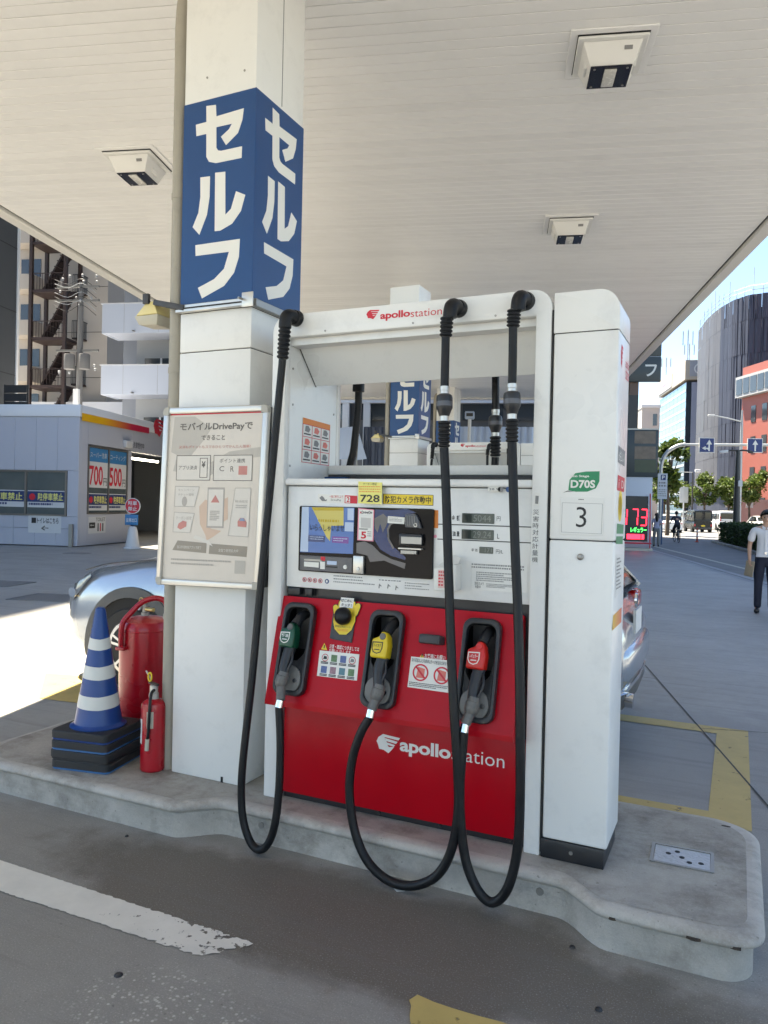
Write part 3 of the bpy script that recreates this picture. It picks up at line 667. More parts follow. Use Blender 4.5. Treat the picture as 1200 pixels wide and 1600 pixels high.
# right half of the terminal: blue and grey reflections painted as swooshes, reader, receipt mouth
SWB = mat('reflection_blue', (0.006,0.03,0.13), 0.12, var=0); SWG = mat('reflection_grey', (0.12,0.12,0.13), 0.15, var=0)
flat([(0.582, 1.632),(0.668, 1.630),(0.745, 1.638),(0.791, 1.622),(0.695, 1.587),(0.653, 1.556),(0.645, 1.508),(0.672, 1.467),(0.745, 1.414),(0.742, 1.402),(0.667, 1.419),(0.613, 1.446),(0.579, 1.493)], FT, SWB, tm, 'blue_reflection')
flat([(0.488, 1.471),(0.532, 1.479),(0.573, 1.463),(0.614, 1.428),(0.674, 1.402),(0.745, 1.387),(0.740, 1.361),(0.635, 1.394),(0.562, 1.384),(0.547, 1.413),(0.489, 1.423)], FT2, SWG, tm, 'grey_reflection')
flat([(0.580, 1.589),(0.603, 1.602),(0.626, 1.612),(0.653, 1.591),(0.641, 1.555),(0.625, 1.525),(0.611, 1.566),(0.598, 1.524),(0.585, 1.541)], FT3, SWG, tm, 'grey_reflection')
flat([(0.646, 1.543),(0.660, 1.568),(0.696, 1.584),(0.760, 1.588),(0.760, 1.581),(0.699, 1.576),(0.667, 1.562),(0.656, 1.538),(0.660, 1.496),(0.686, 1.456),(0.679, 1.449),(0.652, 1.490)], FT3, SWG, tm, 'ring_arc')
rd = obj('receipt_unit', MB().box((0.716, 1.505)[0],(0.832, 1.509)[0],-0.010,0.0135,(0.768, 1.471)[1],(0.767, 1.524)[1]), BLACKP, D, bevel=0.006)
obj('receipt_window', MB().box((0.730, 1.505)[0],(0.831, 1.509)[0],-0.012,-0.0102,(0.772, 1.479)[1],(0.771, 1.510)[1]), STEEL, rd)
obj('receipt_lip', MB().box((0.716, 1.505)[0],(0.832, 1.509)[0],-0.016,0.0135,(0.768, 1.452)[1],(0.768, 1.460)[1]), ALU, D, bevel=0.002, seg=1)
k_ = obj('contactless_reader', MB().prism([(0.744, 1.553),(0.826, 1.550),(0.803, 1.607),(0.790, 1.616),(0.745, 1.615)], -0.004, 0.0135, 'y'), TGREY, D, bevel=0.004)
for i in range(6): obj('rib', MB().box((0.748, 1.579)[0]+i*.0086,(0.748, 1.579)[0]+i*.0086+.0045,-0.008,-0.0042,(0.766, 1.562)[1],(0.765, 1.606)[1]), INKG, k_)
obj('reader_ring', MB().ring(circle(*(0.797, 1.565),.009,16), circle(*(0.797, 1.565),.006,16), -0.008, -0.0042, 'y'), ALU, k_)
o = obj('receipt_slot', MB().box((0.725, 1.505)[0],(0.805, 1.508)[0],-0.006,0.0135,(0.769, 1.430)[1],(0.769, 1.449)[1]), STEEL, D, bevel=0.002, seg=1)
o = flat([(0.649, 1.570),(0.734, 1.567),(0.736, 1.598),(0.650, 1.602)], FT4, WINK, tm, 'reader_label'); lines((0.656, 1.575), (0.722, 1.595), FY(.0104), 3, INKG, tm, 9, .4)

# -- stickers on and around the display
def sticker(Q, m, y, name='sticker', th=0.0014, parent=None):
    return obj(name, MB().prism(Q, y-th, y, 'y'), m, parent or D, smooth=False)
yc = 0.0025
o = sticker([(0.498, 1.659),(0.621, 1.657),(0.621, 1.758),(0.497, 1.762)], YEL2, yc, 'coupon_sticker')
text('728', (0.509, 1.665), (0.610, 1.700), FY(0.0004), INK, o, bold=.02)
text('クーポン暗証', (0.522, 1.745), (0.594, 1.757), FY(0.0004), INK, o)
lines((0.503, 1.705), (0.614, 1.740), FY(0.0004), 3, ORG, o, 3, .35)
o = sticker([(0.615, 1.658),(0.868, 1.655),(0.868, 1.704),(0.614, 1.706)], INK, 0.0298, 'camera_sticker')
flat([(0.618, 1.660),(0.866, 1.657),(0.866, 1.702),(0.618, 1.704)], FY(.0278), YEL, o, 'yellow_field')
text('防犯カメラ作動中', (0.626, 1.663), (0.857, 1.697), FY(.0270), INK, o, bold=.012)
o = sticker([(0.263, 1.659),(0.479, 1.658),(0.479, 1.695),(0.263, 1.700)], WINK, 0.0298, 'payment_sticker')
flat([(0.411, 1.658),(0.479, 1.657),(0.479, 1.694),(0.412, 1.696)], FY(.0278), REDP, o, 'red_field')
flat([(0.416, 1.661),(0.441, 1.660),(0.441, 1.690),(0.416, 1.690)], FY(.0272), WINK, o, 'white_field')
text('2', (0.422, 1.663), (0.438, 1.688), FY(.0266), REDP, o, bold=.02)
text('一緒に発行しよう', (0.327, 1.682), (0.402, 1.695), FY(.0277), REDP, o); text('DrivePay', (0.336, 1.665), (0.392, 1.677), FY(.0277), INK, o)
flat([(0.271, 1.681),(0.285, 1.692),(0.296, 1.684),(0.304, 1.672),(0.314, 1.675),(0.311, 1.666),(0.286, 1.666)], FY(.0277), INKG, o, 'pictogram')
o = sticker([(0.493, 1.484),(0.578, 1.481),(0.579, 1.630),(0.495, 1.636)], PINKP, 0.0112, 'pink_sticker')
flat([(0.500, 1.488),(0.574, 1.485),(0.575, 1.627),(0.500, 1.631)], FY(.0092), WINK, o, 'white_field')
text('DriveOn', (0.514, 1.610), (0.568, 1.624), FY(.0084), INK, o, bold=.02); flat([(0.504, 1.612),(0.514, 1.611),(0.509, 1.622)], FY(.0084), REDP, o, 'mark')
flat([(0.511, 1.545),(0.563, 1.544),(0.564, 1.590),(0.511, 1.592)], FY(.0084), mat('paper_grey',(0.55,0.53,0.50),.6), o, 'grey_field')
text('5', (0.513, 1.492), (0.541, 1.526), FY(.0084), REDP, o, bold=.03); lines((0.547, 1.498), (0.567, 1.527), FY(.0084), 3, INK, o, 7, .3)
lines((0.504, 1.534), (0.568, 1.540), FY(.0084), 1, INK, o, 11, .8)
for i, (cx, cz) in enumerate(((0.196, 1.277),(0.226, 1.277),(0.255, 1.276),(0.286, 1.276),(0.323, 1.276))):
    m = REDP if i < 4 else BLUE
    g = obj('safety_icon', MB().ring(circle(cx,cz,.0115,16), circle(cx,cz,.0092,16), 0.0285, 0.0296, 'y') if i < 4 else MB().prism(circle(cx,cz,.0115,16), 0.0285, 0.0296, 'y'), m, D)
    flat([(cx-.004,cz-.006),(cx+.003,cz-.006),(cx+.005,cz+.003),(cx-.001,cz+.007),(cx-.006,cz+.002)], FY(.0280), INKG if i < 4 else WINK, g, 'pictogram')
    if i < 4: flat([(cx-.0085,cz+.0070),(cx-.0070,cz+.0085),(cx+.0085,cz-.0070),(cx+.0070,cz-.0085)], FY(.0276), REDP, g, 'bar')
lines((0.359, 1.265), (0.585, 1.308), FY(.0292), 3, INKG, dp, 12, .35)
lines((0.603, 1.285), (0.721, 1.303), FY(.0292), 1, INKG, dp, 13, .25)
for cx, cz in ((0.610, 1.272),(0.655, 1.274),(0.696, 1.269)):
    flat([(cx-.009,cz-.010),(cx-.004,cz-.012),(cx-.002,cz),(cx+.010,cz-.002),(cx+.004,cz+.003),(cx-.006,cz+.012)], FY(.0292), INKG, dp, 'pictogram')
lines((0.736, 1.261), (0.858, 1.297), FY(.0292), 3, INKG, dp, 14, .35)
o = sticker([(0.872, 1.554),(0.894, 1.553),(0.893, 1.635),(0.872, 1.635)], ORG, 0.0298, 'orange_sticker')
o = sticker([(0.873, 1.503),(0.889, 1.502),(0.889, 1.548),(0.874, 1.548)], WINK, 0.0298, 'heart_sticker')
flat(circle(*(0.882, 1.516),.008,10), FY(.0277), PINKP, o, 'pictogram')
# white paper dispenser
rb = obj('leaflet_box', MB().prism([(0.908, 1.278),(1.011, 1.281),(1.011, 1.399),(0.907, 1.376)], -0.045, 0.0295, 'y'), WINK, D, bevel=0.003)
obj('box_flap', MB().add([(*(0.923, 1.383),)[:1]+(-.045,)+((0.923, 1.383)[1],), ((1.022, 1.402)[0],-.045,(1.022, 1.402)[1]), ((1.016, 1.428)[0],.0,(1.016, 1.428)[1]), ((0.980, 1.438)[0],.0,(0.980, 1.438)[1]),((0.914, 1.391)[0],.0,(0.914, 1.391)[1])], [(0,1,2,3,4)]), WINK, rb)
FBX = FY(-0.0462)
flat([(0.928, 1.291),(0.970, 1.292),(0.970, 1.372),(0.928, 1.372)], FBX, mat('pale_pink',(0.75,0.52,0.48),.5), rb, 'pink_label'); lines((0.931, 1.294), (0.963, 1.366), FY(-0.0470), 5, REDP, rb, 15, .5)

# -- sloping red nozzle panel
LROT = (-0.2502,0,0); LLOC = (0,-0.10,0.697)
def LP(name, mb, m, parent=None, **k):
    if parent is None: return obj(name, mb, m, D, loc=LLOC, rot=LROT, **k)
    return obj(name, mb, m, parent, **k)
def LW(x, y, t_): return Vector((x, -0.10+t_*0.2476+y*0.9688, 0.697+t_*0.9688-y*0.2476))
HX = (0.2025, 0.6725, 1.1295); hw = 0.070
xs = [0.065]; 
for h in HX: xs += [h-hw, h+hw]
xs.append(1.300); ts = [0.0, 0.055, 0.455, 0.509]
t = MB(); 
for i in range(len(xs)-1):
    for j in range(3):
        if j == 1 and i%2 == 1: continue
        t.add([(xs[i],0,ts[j]),(xs[i+1],0,ts[j]),(xs[i+1],0,ts[j+1]),(xs[i],0,ts[j+1])], [(0,1,2,3)])
x0, x1, T = 0.065, 1.300, 0.509
t.add([(x0,0,T),(x1,0,T),(x1,.05,T-.005),(x0,.05,T-.005)], [(0,1,2,3)])
t.add([(x0,0,0),(x1,0,0),(x1,0.004,-.022),(x0,0.004,-.022)], [(0,1,2,3)]); t.add([(x0,0.004,-.022),(x1,0.004,-.022),(x1,.145,-.028),(x0,.145,-.028)], [(0,1,2,3)])
for x in (x0, x1): t.add([(x,0,0),(x,0,T),(x,.05,T-.005),(x,.145,-.028),(x,.004,-.022)], [(0,1,2,3,4)])
rp_ = obj('nozzle_panel', t, RED, D, loc=LLOC, rot=LROT, smooth=False)
BEZ = mat('bezel_grey', (0.026,0.026,0.028), 0.42, var=0.12, scale=20, dirt=0.15)
HOLE = mat('holster_black', (0.003,0.003,0.003), 0.7, var=0.1, spec=0.1)
DISC = mat('disc_grey', (0.16,0.155,0.145), 0.5, var=0.12, scale=30)
def nozzle(hx, cap, shield, word, sx, el, ch, gname):
    bz = LP('nozzle_holster', MB().ring(rr(hx-.086,hx+.086,.034,.478,.045,6,(.2,.2,1,1)), [(a,b) for a,b in rr(hx-.066,hx+.066,.060,.452,.035,6)], -0.040, -0.0005), BEZ, bevel=0.008, seg=2)
    b = MB(); x0, x1, z0, z1, dp_ = hx-.068, hx+.068, .058, .4545, .10
    b.add([(x0,-.001,z0),(x1,-.001,z0),(x1,-.001,z1),(x0,-.001,z1),(x0,dp_,z0),(x1,dp_,z0),(x1,dp_,z1),(x0,dp_,z1)], [(0,1,5,4),(1,2,6,5),(2,3,7,6),(3,0,4,7),(4,5,6,7)])
    LP('recess', b, HOLE, bz, smooth=False)
    b = MB().prism([(hx-.066,.062),(hx+.066,.062),(hx+.066,.30),(hx+.050,.235),(hx+.02,.20),(hx-.03,.20),(hx-.055,.235),(hx-.066,.30)], -0.022, 0.02, 'y')
    LP('lower_shroud', b, BEZ, bz, bevel=0.004)
    LP('wear_disc', MB().lathe([(0,-.022),(.066,-.022),(.066,-.031),(.060,-.035),(0,-.035)], 28, (hx-.004,0,.110), 'y'), DISC, bz)
    LP('disc_screw', MB().lathe([(0,-.034),(.013,-.034),(.011,-.042),(0,-.042)], 12, (hx+.036,0,.107), 'y'), CHROME, bz)
    nz = LP('nozzle', MB().tube(catmull([(sx+.014,-.058,.262),(sx+.006,-.066,.21),(lerp(sx,el[0],.75),-.075,.155),(el[0]+.004,-.078,.118)],4), [.027,.028,.028,.028,.027,.027,.026,.026,.025,.025,.025,.024,.024], 12), BLACKP)
    cp = MB().prism([(sx-.040,.256),(sx+.040,.254),(sx+.043,.315),(sx+.036,.352),(sx+.026,.372),(sx+.004,.375),(sx-.004,.352),(sx-.038,.338)], -0.095, -0.030, 'y')
    cv = LP('nozzle_cover', cp, cap, nz, bevel=0.010, seg=3)
    P = [(-.026,.050),(.026,.052),(.026,.022),(.018,.004),(0,-.003),(-.018,.003),(-.027,.020)]
    b = MB().ring([(sx-.006+a, .276+c_) for a, c_ in P], [(sx-.006+a*.84, .2795+c_*.84) for a, c_ in P], -0.0965, -0.0945)
    LP('shield', b, shield, nz)
    text(word, (sx-.024,.302), (sx+.012,.318), FY(-.0962), shield, nz, bold=.02); flat([(sx-.020,.290),(sx+.008,.290),(sx+.006,.294),(sx-.018,.294)], FY(-.0962), shield, nz, 'underline')
    LP('cover_button', MB().lathe([(0,-.094),(.016,-.094),(.014,-.0985),(0,-.0985)], 14, (sx+.014,0,.352), 'y'), GREYP if cap is not MATS.get('cap_red') else cap, nz)
    LP('spout_collar', MB().tube([(sx+.012,-.050,.365),(sx+.016,-.020,.405),(sx+.016,.03,.43)], .024, 12), BLACKP, nz)
    LP('trigger_guard', MB().tube(catmull([(sx+.030,-.07,.255),(sx+.044,-.08,.20),(sx+.026,-.085,.14),(el[0]+.02,-.08,.12)],5), .006, 6), BLACKP, nz)
    e = LP('swivel_elbow', MB().tube([(el[0]+.006,-.078,.140),(el[0]+.004,-.080,.122),(el[0]+.003,-.080,.120),(el[0],-.082,.096),(el[0]-.001,-.084,.083)], [.026,.026,.030,.031,.024], 14), GREYP, nz)
    LP('elbow_ball', MB().lathe([(0,-.033),(.015,-.030),(.026,-.018),(.031,0),(.026,.018),(.015,.030),(0,.033)], 14, (el[0],-.084,.094)), GREYP, nz)
    LP('hose_socket', MB().tube([(el[0],-.084,.085),(ch[0],-.090,ch[1]+.012)], [.021,.022], 12), GREYP, nz)
    LP('ferrule', MB().tube([(ch[0],-.090,ch[1]+.012),(ch[0]-.003,-.0905,ch[1]-.022)], .0205, 12), CHROME, nz)
    return LW(ch[0]-.003,-.0905,ch[1]-.022)
CAPG = mat('cap_green', (0.004,0.07,0.035), 0.35, var=0.08); CAPY = mat('cap_yellow', (0.72,0.52,0.02), 0.38, var=0.06); CAPR = mat('cap_red', (0.62,0.015,0.010), 0.35, var=0.06)
e1 = nozzle(HX[0], CAPG, WINK, '軽油', 0.188, (0.194, 0.085), (0.209, -0.001), 'diesel')
e2 = nozzle(HX[1], CAPY, INK, 'ハイオク', 0.677, (0.695, 0.092), (0.680, 0.017), 'premium')
e3 = nozzle(HX[2], CAPR, WINK, 'レギュラー', 1.131, (1.134, 0.104), (1.117, 0.016), 'regular')
# static discharge ball with hand sign
hb = LP('touch_plate', MB().prism([(0.374, 0.322),(0.496, 0.313),(0.498, 0.442),(0.373, 0.444)][::1], -0.006, -0.0005, 'y'), DGREY, bevel=0.002, seg=1)
hc = (0.441, 0.424); k = 0.0062
HFY = FY(-0.0068); HFB = FY(-0.0064)
def pill(a, b, r, n=6):
    a = Vector(a); b = Vector(b); d = (b-a).normalized(); ang = math.atan2(d.y, d.x); P = []
    for c_, a0 in ((b,ang-PI/2),(a,ang+PI/2)):
        for i in range(n+1): P.append((c_.x+r*math.cos(a0+PI*i/n), c_.y+r*math.sin(a0+PI*i/n)))
    return P
cx, cz = hc
hand = [pill((cx-.048,cz+.022),(cx-.056,cz+.048),.013), pill((cx+.052,cz+.028),(cx+.062,cz+.062),.014)]
for i in range(4): hand.append(pill((cx-.033+i*.022,cz+.02),(cx-.030+i*.022,cz+.072),.0115))
palm = [(cx-.058,cz+.012),(cx-.058,cz-.02),(cx-.045,cz-.055),(cx-.015,cz-.078),(cx+.02,cz-.076),(cx+.045,cz-.052),(cx+.058,cz-.01),(cx+.056,cz+.02),(cx,cz+.03)]
hand.append(palm)
t = MB()
for P in hand:
    m_ = (sum(p[0] for p in P)/len(P), sum(p[1] for p in P)/len(P)); t.prism([(m_[0]+(p[0]-m_[0])*1.0+(.003 if p[0]>m_[0] else -.003), p[1]+(.003 if p[1]>m_[1] else -.003)) for p in P], -0.0074, -0.006, 'y')
hs_ = LP('hand_outline', t, INK, hb, smooth=False)
t = MB()
for P in hand: t.prism(P, -0.0088, -0.0074, 'y')
hy = LP('hand_sign', t, YEL, hb, smooth=False)
o = flat([(cx-.036,cz+.050),(cx+.036,cz+.050),(cx+.037,cz+.098),(cx-.033,cz+.098)], FY(-0.0094), WINK, hb, 'white_tag')
text('はじめに', (cx-.030,cz+.077), (cx+.032,cz+.092), FY(-0.0100), INK, hb, bold=.02); text('タッチ！', (cx-.028,cz+.056), (cx+.030,cz+.071), FY(-0.0100), INK, hb, bold=.02)
text('静電気除去シート', (cx-.044,cz-.046), (cx+.040,cz-.034), FY(-0.0094), INK, hb); lines((cx-.032,cz-.064), (cx+.030,cz-.052), FY(-0.0094), 2, ORG, hb, 21, .5)
LP('touch_ball', MB().lathe([(0.043*math.sin(PI*i/12), -0.028-0.043*math.cos(PI*i/12)*0.9) for i in range(0,13)][::-1], 24, (cx,0,cz+.008), 'y'), BLACK, hb)
# eight-picture notice
s8 = [(0.333, 0.142),(0.546, 0.144),(0.541, 0.264),(0.329, 0.262)]
o8 = LP('picture_notice', MB().prism(s8, -0.002, -0.0003, 'y'), WINK, smooth=False)
def S8(a, b): p = bil(s8, a, b); return (p[0], -0.0026, p[1])
pc = [mat('print_teal',(0.08,0.2,0.25),.5), mat('print_photo_a',(0.12,0.22,0.10),.5,var=.6,scale=60), mat('print_photo_b',(0.09,0.13,0.30),.5,var=.6,scale=60), mat('print_photo_c',(0.30,0.18,0.22),.5,var=.6,scale=60)]
for i in range(4):
    for j in range(2):
        cx_, cy_ = .16+.228*i, .74-.47*j
        if (i, j) in ((0,0),(3,0)):
            t = MB(); t.ring([(cx_+.085*math.cos(a), cy_+.15*math.sin(a)) for a in [k_*PI/8 for k_ in range(16)]], [(cx_+.070*math.cos(a), cy_+.122*math.sin(a)) for a in [k_*PI/8 for k_ in range(16)]], 0, .001)
            t.v = [S8(v_[0], v_[2]) for v_ in t.v]; me = bpy.data.meshes.new('ban_ring'); me.from_pydata(t.v, [], t.f); me.materials.append(REDP); obj('ban_ring', me, None, o8)
            flat([(cx_-.05,cy_-.06),(cx_+.05,cy_-.06),(cx_+.04,cy_+.05),(cx_-.03,cy_+.07)], S8, INK if i == 0 else INKG, o8, 'pictogram')
        else: flat([(cx_-.075,cy_-.13),(cx_+.075,cy_-.13),(cx_+.075,cy_+.14),(cx_-.075,cy_+.14)], S8, pc[(i+2*j)%4], o8, 'picture')
        for q in range(2): flat([(cx_-.095,cy_-.19-.05*q),(cx_+.09,cy_-.19-.05*q),(cx_+.09,cy_-.155-.05*q),(cx_-.095,cy_-.155-.05*q)], S8, INK, o8, 'caption')
def warn(Q, parent, F):
    flat(Q, F, YEL, parent, 'warning_triangle'); c_ = (sum(p[0] for p in Q)/3, sum(p[1] for p in Q)/3)
    flat([(c_[0]-.0025,c_[1]-.004),(c_[0]+.0025,c_[1]-.004),(c_[0]+.003,c_[1]+.011),(c_[0]-.003,c_[1]+.011)], lambda a, b: (a, F(a,b)[1]-.0006, b), INK, parent, 'mark')
FS_ = FY(-0.0012)
warn([(0.335, 0.268),(0.369, 0.266),(0.348, 0.299)], rp_, FS_)
text('注意・確認につきましては', ((0.378, 0.276)[0],(0.448, 0.277)[1]), ((0.536, 0.283)[0],(0.445, 0.297)[1]), FS_, WINK, rp_, bold=.01)
text('お願いいたします。', ((0.379, 0.258)[0],(0.434, 0.258)[1]), ((0.501, 0.271)[0],(0.432, 0.275)[1]), FS_, WINK, rp_, bold=.01)
# two-ban notice
s2 = [(0.801, 0.146),(1.004, 0.144),(0.994, 0.283),(0.802, 0.282)]
o2 = LP('ban_notice', MB().prism(s2, -0.002, -0.0003, 'y'), WINK, smooth=False)
F2 = FY(-0.0028); F3 = FY(-0.0036)
for c_ in ((0.856, 0.216), (0.957, 0.214)):
    LP('ban_ring', MB().ring(circle(*c_,.038,24), circle(*c_,.031,24), -0.0034, -0.002, 'y'), REDP, o2)
    flat([(c_[0]-.020,c_[1]-.024),(c_[0]+.018,c_[1]-.024),(c_[0]+.020,c_[1]+.018),(c_[0]-.014,c_[1]+.024)], F2, REDP if c_[0] < 0.85 else SALM, o2, 'can_pictogram')
    flat([(c_[0]-.028,c_[1]+.022),(c_[0]-.022,c_[1]+.028),(c_[0]+.028,c_[1]-.022),(c_[0]+.022,c_[1]-.028)], F3, REDP, o2, 'bar')
text('次の容器および自動車以外への給油は出来ません', ((0.807, 0.262)[0],(0.890, 0.259)[1]), ((0.990, 0.273)[0],(0.887, 0.277)[1]), F2, INK, o2)
lines(((0.807, 0.151)[0],(0.872, 0.150)[1]), ((0.992, 0.162)[0],(0.870, 0.171)[1]), F2, 3, INK, o2, 31, .5)
warn([(0.843, 0.283),(0.864, 0.282),(0.854, 0.299)], rp_, FS_)
text('お客様にお願い', ((0.866, 0.285)[0],(0.918, 0.282)[1]), ((0.965, 0.292)[0],(0.915, 0.303)[1]), FS_, WINK, rp_, bold=.01)
# cap tray
tr = LP('cap_tray', MB().prism([((0.832, 0.388)[0],0),((0.956, 0.394)[0],0),((0.944, 0.392)[0],-.045),((0.846, 0.389)[0],-.045)], (0.905, 0.345)[1], (0.900, 0.385)[1], 'z'), DGREY, bevel=0.006)
obj('tray_well', MB().prism([((0.844, 0.389)[0],-.004),((0.947, 0.393)[0],-.004),((0.938, 0.392)[0],-.039),((0.855, 0.390)[0],-.039)], (0.900, 0.385)[1]-.001, (0.900, 0.385)[1]+.001, 'z'), SEAM, tr)

# -- hoses
def swivel(x, z, s=1):
    y0 = -0.0008 if s > 0 else 0.5808
    o = obj('hose_swivel', MB().lathe([(0,y0),(.040,y0),(.040,y0-.012*s),(.036,y0-.030*s),(.030,y0-.034*s),(0,y0-.034*s)], 20, (x,0,z), 'y'), BLACK, D)
    obj('elbow', MB().tube(catmull([(x,y0-.03*s,z+.001),(x-.004,y0-.06*s,z+.002),(x-.008,y0-.082*s,z-.012),(x-.010,y0-.088*s,z-.045),(x-.010,y0-.088*s,z-.060)],4), [.031]*17, 14), BLACK, o)
    return o
def bellows(pts, r, n, name='bend_guard', parent=None):
    P = [Vector(p) for p in pts]; a, b = P[0], P[-1]; Q = []; rs = []
    for i in range(n):
        for q, rad in ((0,r*.80),(.28,r),(.55,r),(.82,r*.80)):
            Q.append(a.lerp(b,(i+q)/n)); rs.append(rad*lerp(1.0,.92,i/n))
    return obj(name, MB().tube(Q, rs, 14), BLACK, parent or D)
def coupling(p, q, r, parent=None):
    p = Vector(p); q = Vector(q); f = lambda t_: p.lerp(q, t_)
    o = obj('safety_coupling', MB().tube([f(.22),f(.26),f(.34),f(.62),f(.70),f(.86)], [r*.70,r*.92,r,r,r*.84,r*.60], 16), BLACKP, parent or D)
    obj('upper_ring', MB().tube([f(0),f(.12),f(.13),f(.24)], [r*.60,r*.60,r*.56,r*.56], 14), ALU, o)
    obj('lower_ring', MB().tube([f(.84),f(1.0)], r*.56, 14), ALU, o)
    obj('print_band', MB().tube([f(.44),f(.58)], r*1.012, 16, False), TGREY, o)
    return o
HR = 0.0185
# hose to the green nozzle
sx1, sz1 = (0.138, 2.560)
sw1 = swivel(sx1, sz1)
a1 = (sx1-.010,-.089,sz1-.052); a2 = (0.118, -0.090, 2.344)
bellows([a1,a2], .031, 8)
obj('hose', MB().tube(catmull([a2,(0.105, -0.090, 2.196),(0.075, -0.100, 1.778),(0.043, -0.130, 1.204),(0.036, -0.170, 0.808),(0.024, -0.210, 0.449),(0.023, -0.220, 0.284),(0.040, -0.225, 0.152),(0.083, -0.225, 0.054),(0.138, -0.225, 0.027),(0.187, -0.225, 0.073),(0.216, -0.220, 0.170),(0.227, -0.210, 0.332),(0.222, -0.200, 0.537),e1],6), HR, 12), BLACK, D)
# hose to the yellow nozzle
swivel((0.982, 2.532)[0], (0.982, 2.532)[1])
b1 = (0.959, -0.090, 2.476); b2 = (0.955, -0.090, 2.390); b3 = (0.957, -0.095, 2.174); b4 = (0.961, -0.100, 2.023); b5 = (0.963, -0.100, 1.907)
bellows([b1,b2], .030, 5); coupling(b3, b4, .036); bellows([b4,b5], .028, 7)
obj('hose', MB().tube(catmull([b2,(0.956, -0.092, 2.283),b3],5), HR, 12), BLACK, D)
obj('hose', MB().tube(catmull([b5,(0.981, -0.110, 1.712),(1.006, -0.135, 1.437),(1.038, -0.165, 1.088),(1.072, -0.200, 0.802),(1.097, -0.210, 0.568),(1.105, -0.215, 0.384),(1.078, -0.220, 0.215),(1.015, -0.225, 0.101),(0.906, -0.225, 0.038),(0.792, -0.225, 0.039),(0.691, -0.225, 0.106),(0.626, -0.220, 0.228),(0.597, -0.215, 0.386),(0.604, -0.205, 0.526),(0.640, -0.200, 0.644),e2],6), HR*1.08, 12), BLACK, D)
# hose to the red nozzle
swivel((1.284, 2.537)[0], (1.284, 2.537)[1])
c1 = (1.258, -0.090, 2.482); c2 = (1.255, -0.090, 2.408); c3 = (1.258, -0.095, 2.171); c4 = (1.262, -0.100, 2.023); c5 = (1.265, -0.100, 1.924)
bellows([c1,c2], .030, 5); coupling(c3, c4, .036); bellows([c4,c5], .028, 6)
obj('hose', MB().tube(catmull([c2,(1.257, -0.092, 2.279),c3],5), HR, 12), BLACK, D)
obj('hose', MB().tube(catmull([c5,(1.276, -0.110, 1.769),(1.296, -0.130, 1.504),(1.322, -0.160, 1.245),(1.344, -0.190, 0.992),(1.358, -0.210, 0.740),(1.365, -0.215, 0.486),(1.359, -0.220, 0.281),(1.325, -0.225, 0.126),(1.266, -0.225, 0.055),(1.203, -0.225, 0.087),(1.146, -0.220, 0.195),(1.117, -0.215, 0.360),(1.108, -0.205, 0.515),e3],6), HR*1.08, 12), BLACK, D)
# hoses of the far side, seen through the frame
obj('hose', MB().tube(catmull([(0.147, 0.660, 2.355),(0.142, 0.670, 2.196),(0.116, 0.680, 1.978),(0.099, 0.690, 1.757),(0.33,0.72,1.2)],5), .021, 10), BLACK, D)
obj('hose_collar', MB().tube([(0.148, 0.660, 2.341),(0.147, 0.660, 2.297)], .034, 12), BLACK, D)
coupling((0.953, 0.680, 2.170), (0.955, 0.680, 2.029), .036); bellows([(0.955, 0.680, 2.029),(0.958, 0.680, 1.920)], .030, 6)
obj('hose', MB().tube([(0.952, 0.670, 2.344),(0.953, 0.680, 2.170)], .020, 10), BLACK, D)
obj('hose', MB().tube(catmull([(0.958, 0.680, 1.920),(0.969, 0.690, 1.749),(1.10,0.72,1.2)],5), .020, 10), BLACK, D)
(wx, wz) = (0.567, 2.741)
obj('junction_box', MB().box((0.482, 2.717)[0],(0.644, 2.702)[0],.34,.50,2.586,(0.564, 2.769)[1]), WHITE2, D, bevel=0.004)

# -- right cabinet
CB0, CB1 = 1.4065, 1.673
zc = 2.3905; zl = (1.558, 1.524)[1]
cab = obj('cabinet', MB().box(CB0,CB1,0.0,0.317,0.2605,zl-.0015), WHITE, D, bevel=0.010, seg=3)
obj('cabinet_upper', MB().box(CB0,CB1,0.0,0.317,zl+.0015,zc-.0015), WHITE, D, bevel=0.008, seg=3)
ct = obj('cabinet_top', MB().prism(rr(CB0,CB1,zc+.0015,2.560,.085,8,(0,0,1,0)), 0.0, 0.317, 'y'), WHITE, D, bevel=0.004)
obj('cabinet_core', MB().box(CB0+.006,CB1-.006,0.006,0.311,0.27,2.45), SEAM, D)
obj('cabinet_back', MB().box(CB0,CB1-.04,0.3185,0.58,0.2605,2.50), WHITE, D, bevel=0.010)
obj('cabinet_plinth', MB().box(CB0-.004,CB1-.010,-0.004,0.31,ZI,0.2595), BLACKP, D, bevel=0.004)
obj('plinth_bolt', MB().lathe([(0,0),(.009,0),(.007,-.005),(0,-.005)], 8, (1.53,-.0045,.222), 'y'), STEEL, D)
lk = (1.539, 1.456); obj('cabinet_lock', MB().lathe([(0,0),(.014,0),(.013,-.008),(.009,-.011),(0,-.011)], 16, (lk[0],-.0005,lk[1]), 'y'), STEEL, D)
obj('post_trim', MB().box(1.3985,1.4055,-0.002,0.30,0.20,2.49), SEAM, D)
FC = FY(-0.0010)
leaf = [(1.483, 1.732),(1.487, 1.775),(1.510, 1.803),(1.554, 1.810),(1.608, 1.811),(1.608, 1.770),(1.595, 1.741),(1.561, 1.727),(1.514, 1.726)]
o = obj('leaf_sticker', MB().prism(leaf, -0.0016, -0.0002, 'y'), GREEN, D, smooth=False)
flat([(1.460, 1.721),(1.479, 1.730),(1.514, 1.728),(1.479, 1.726)], FC, INK, o, 'stalk')
FC2 = FY(-0.0022)
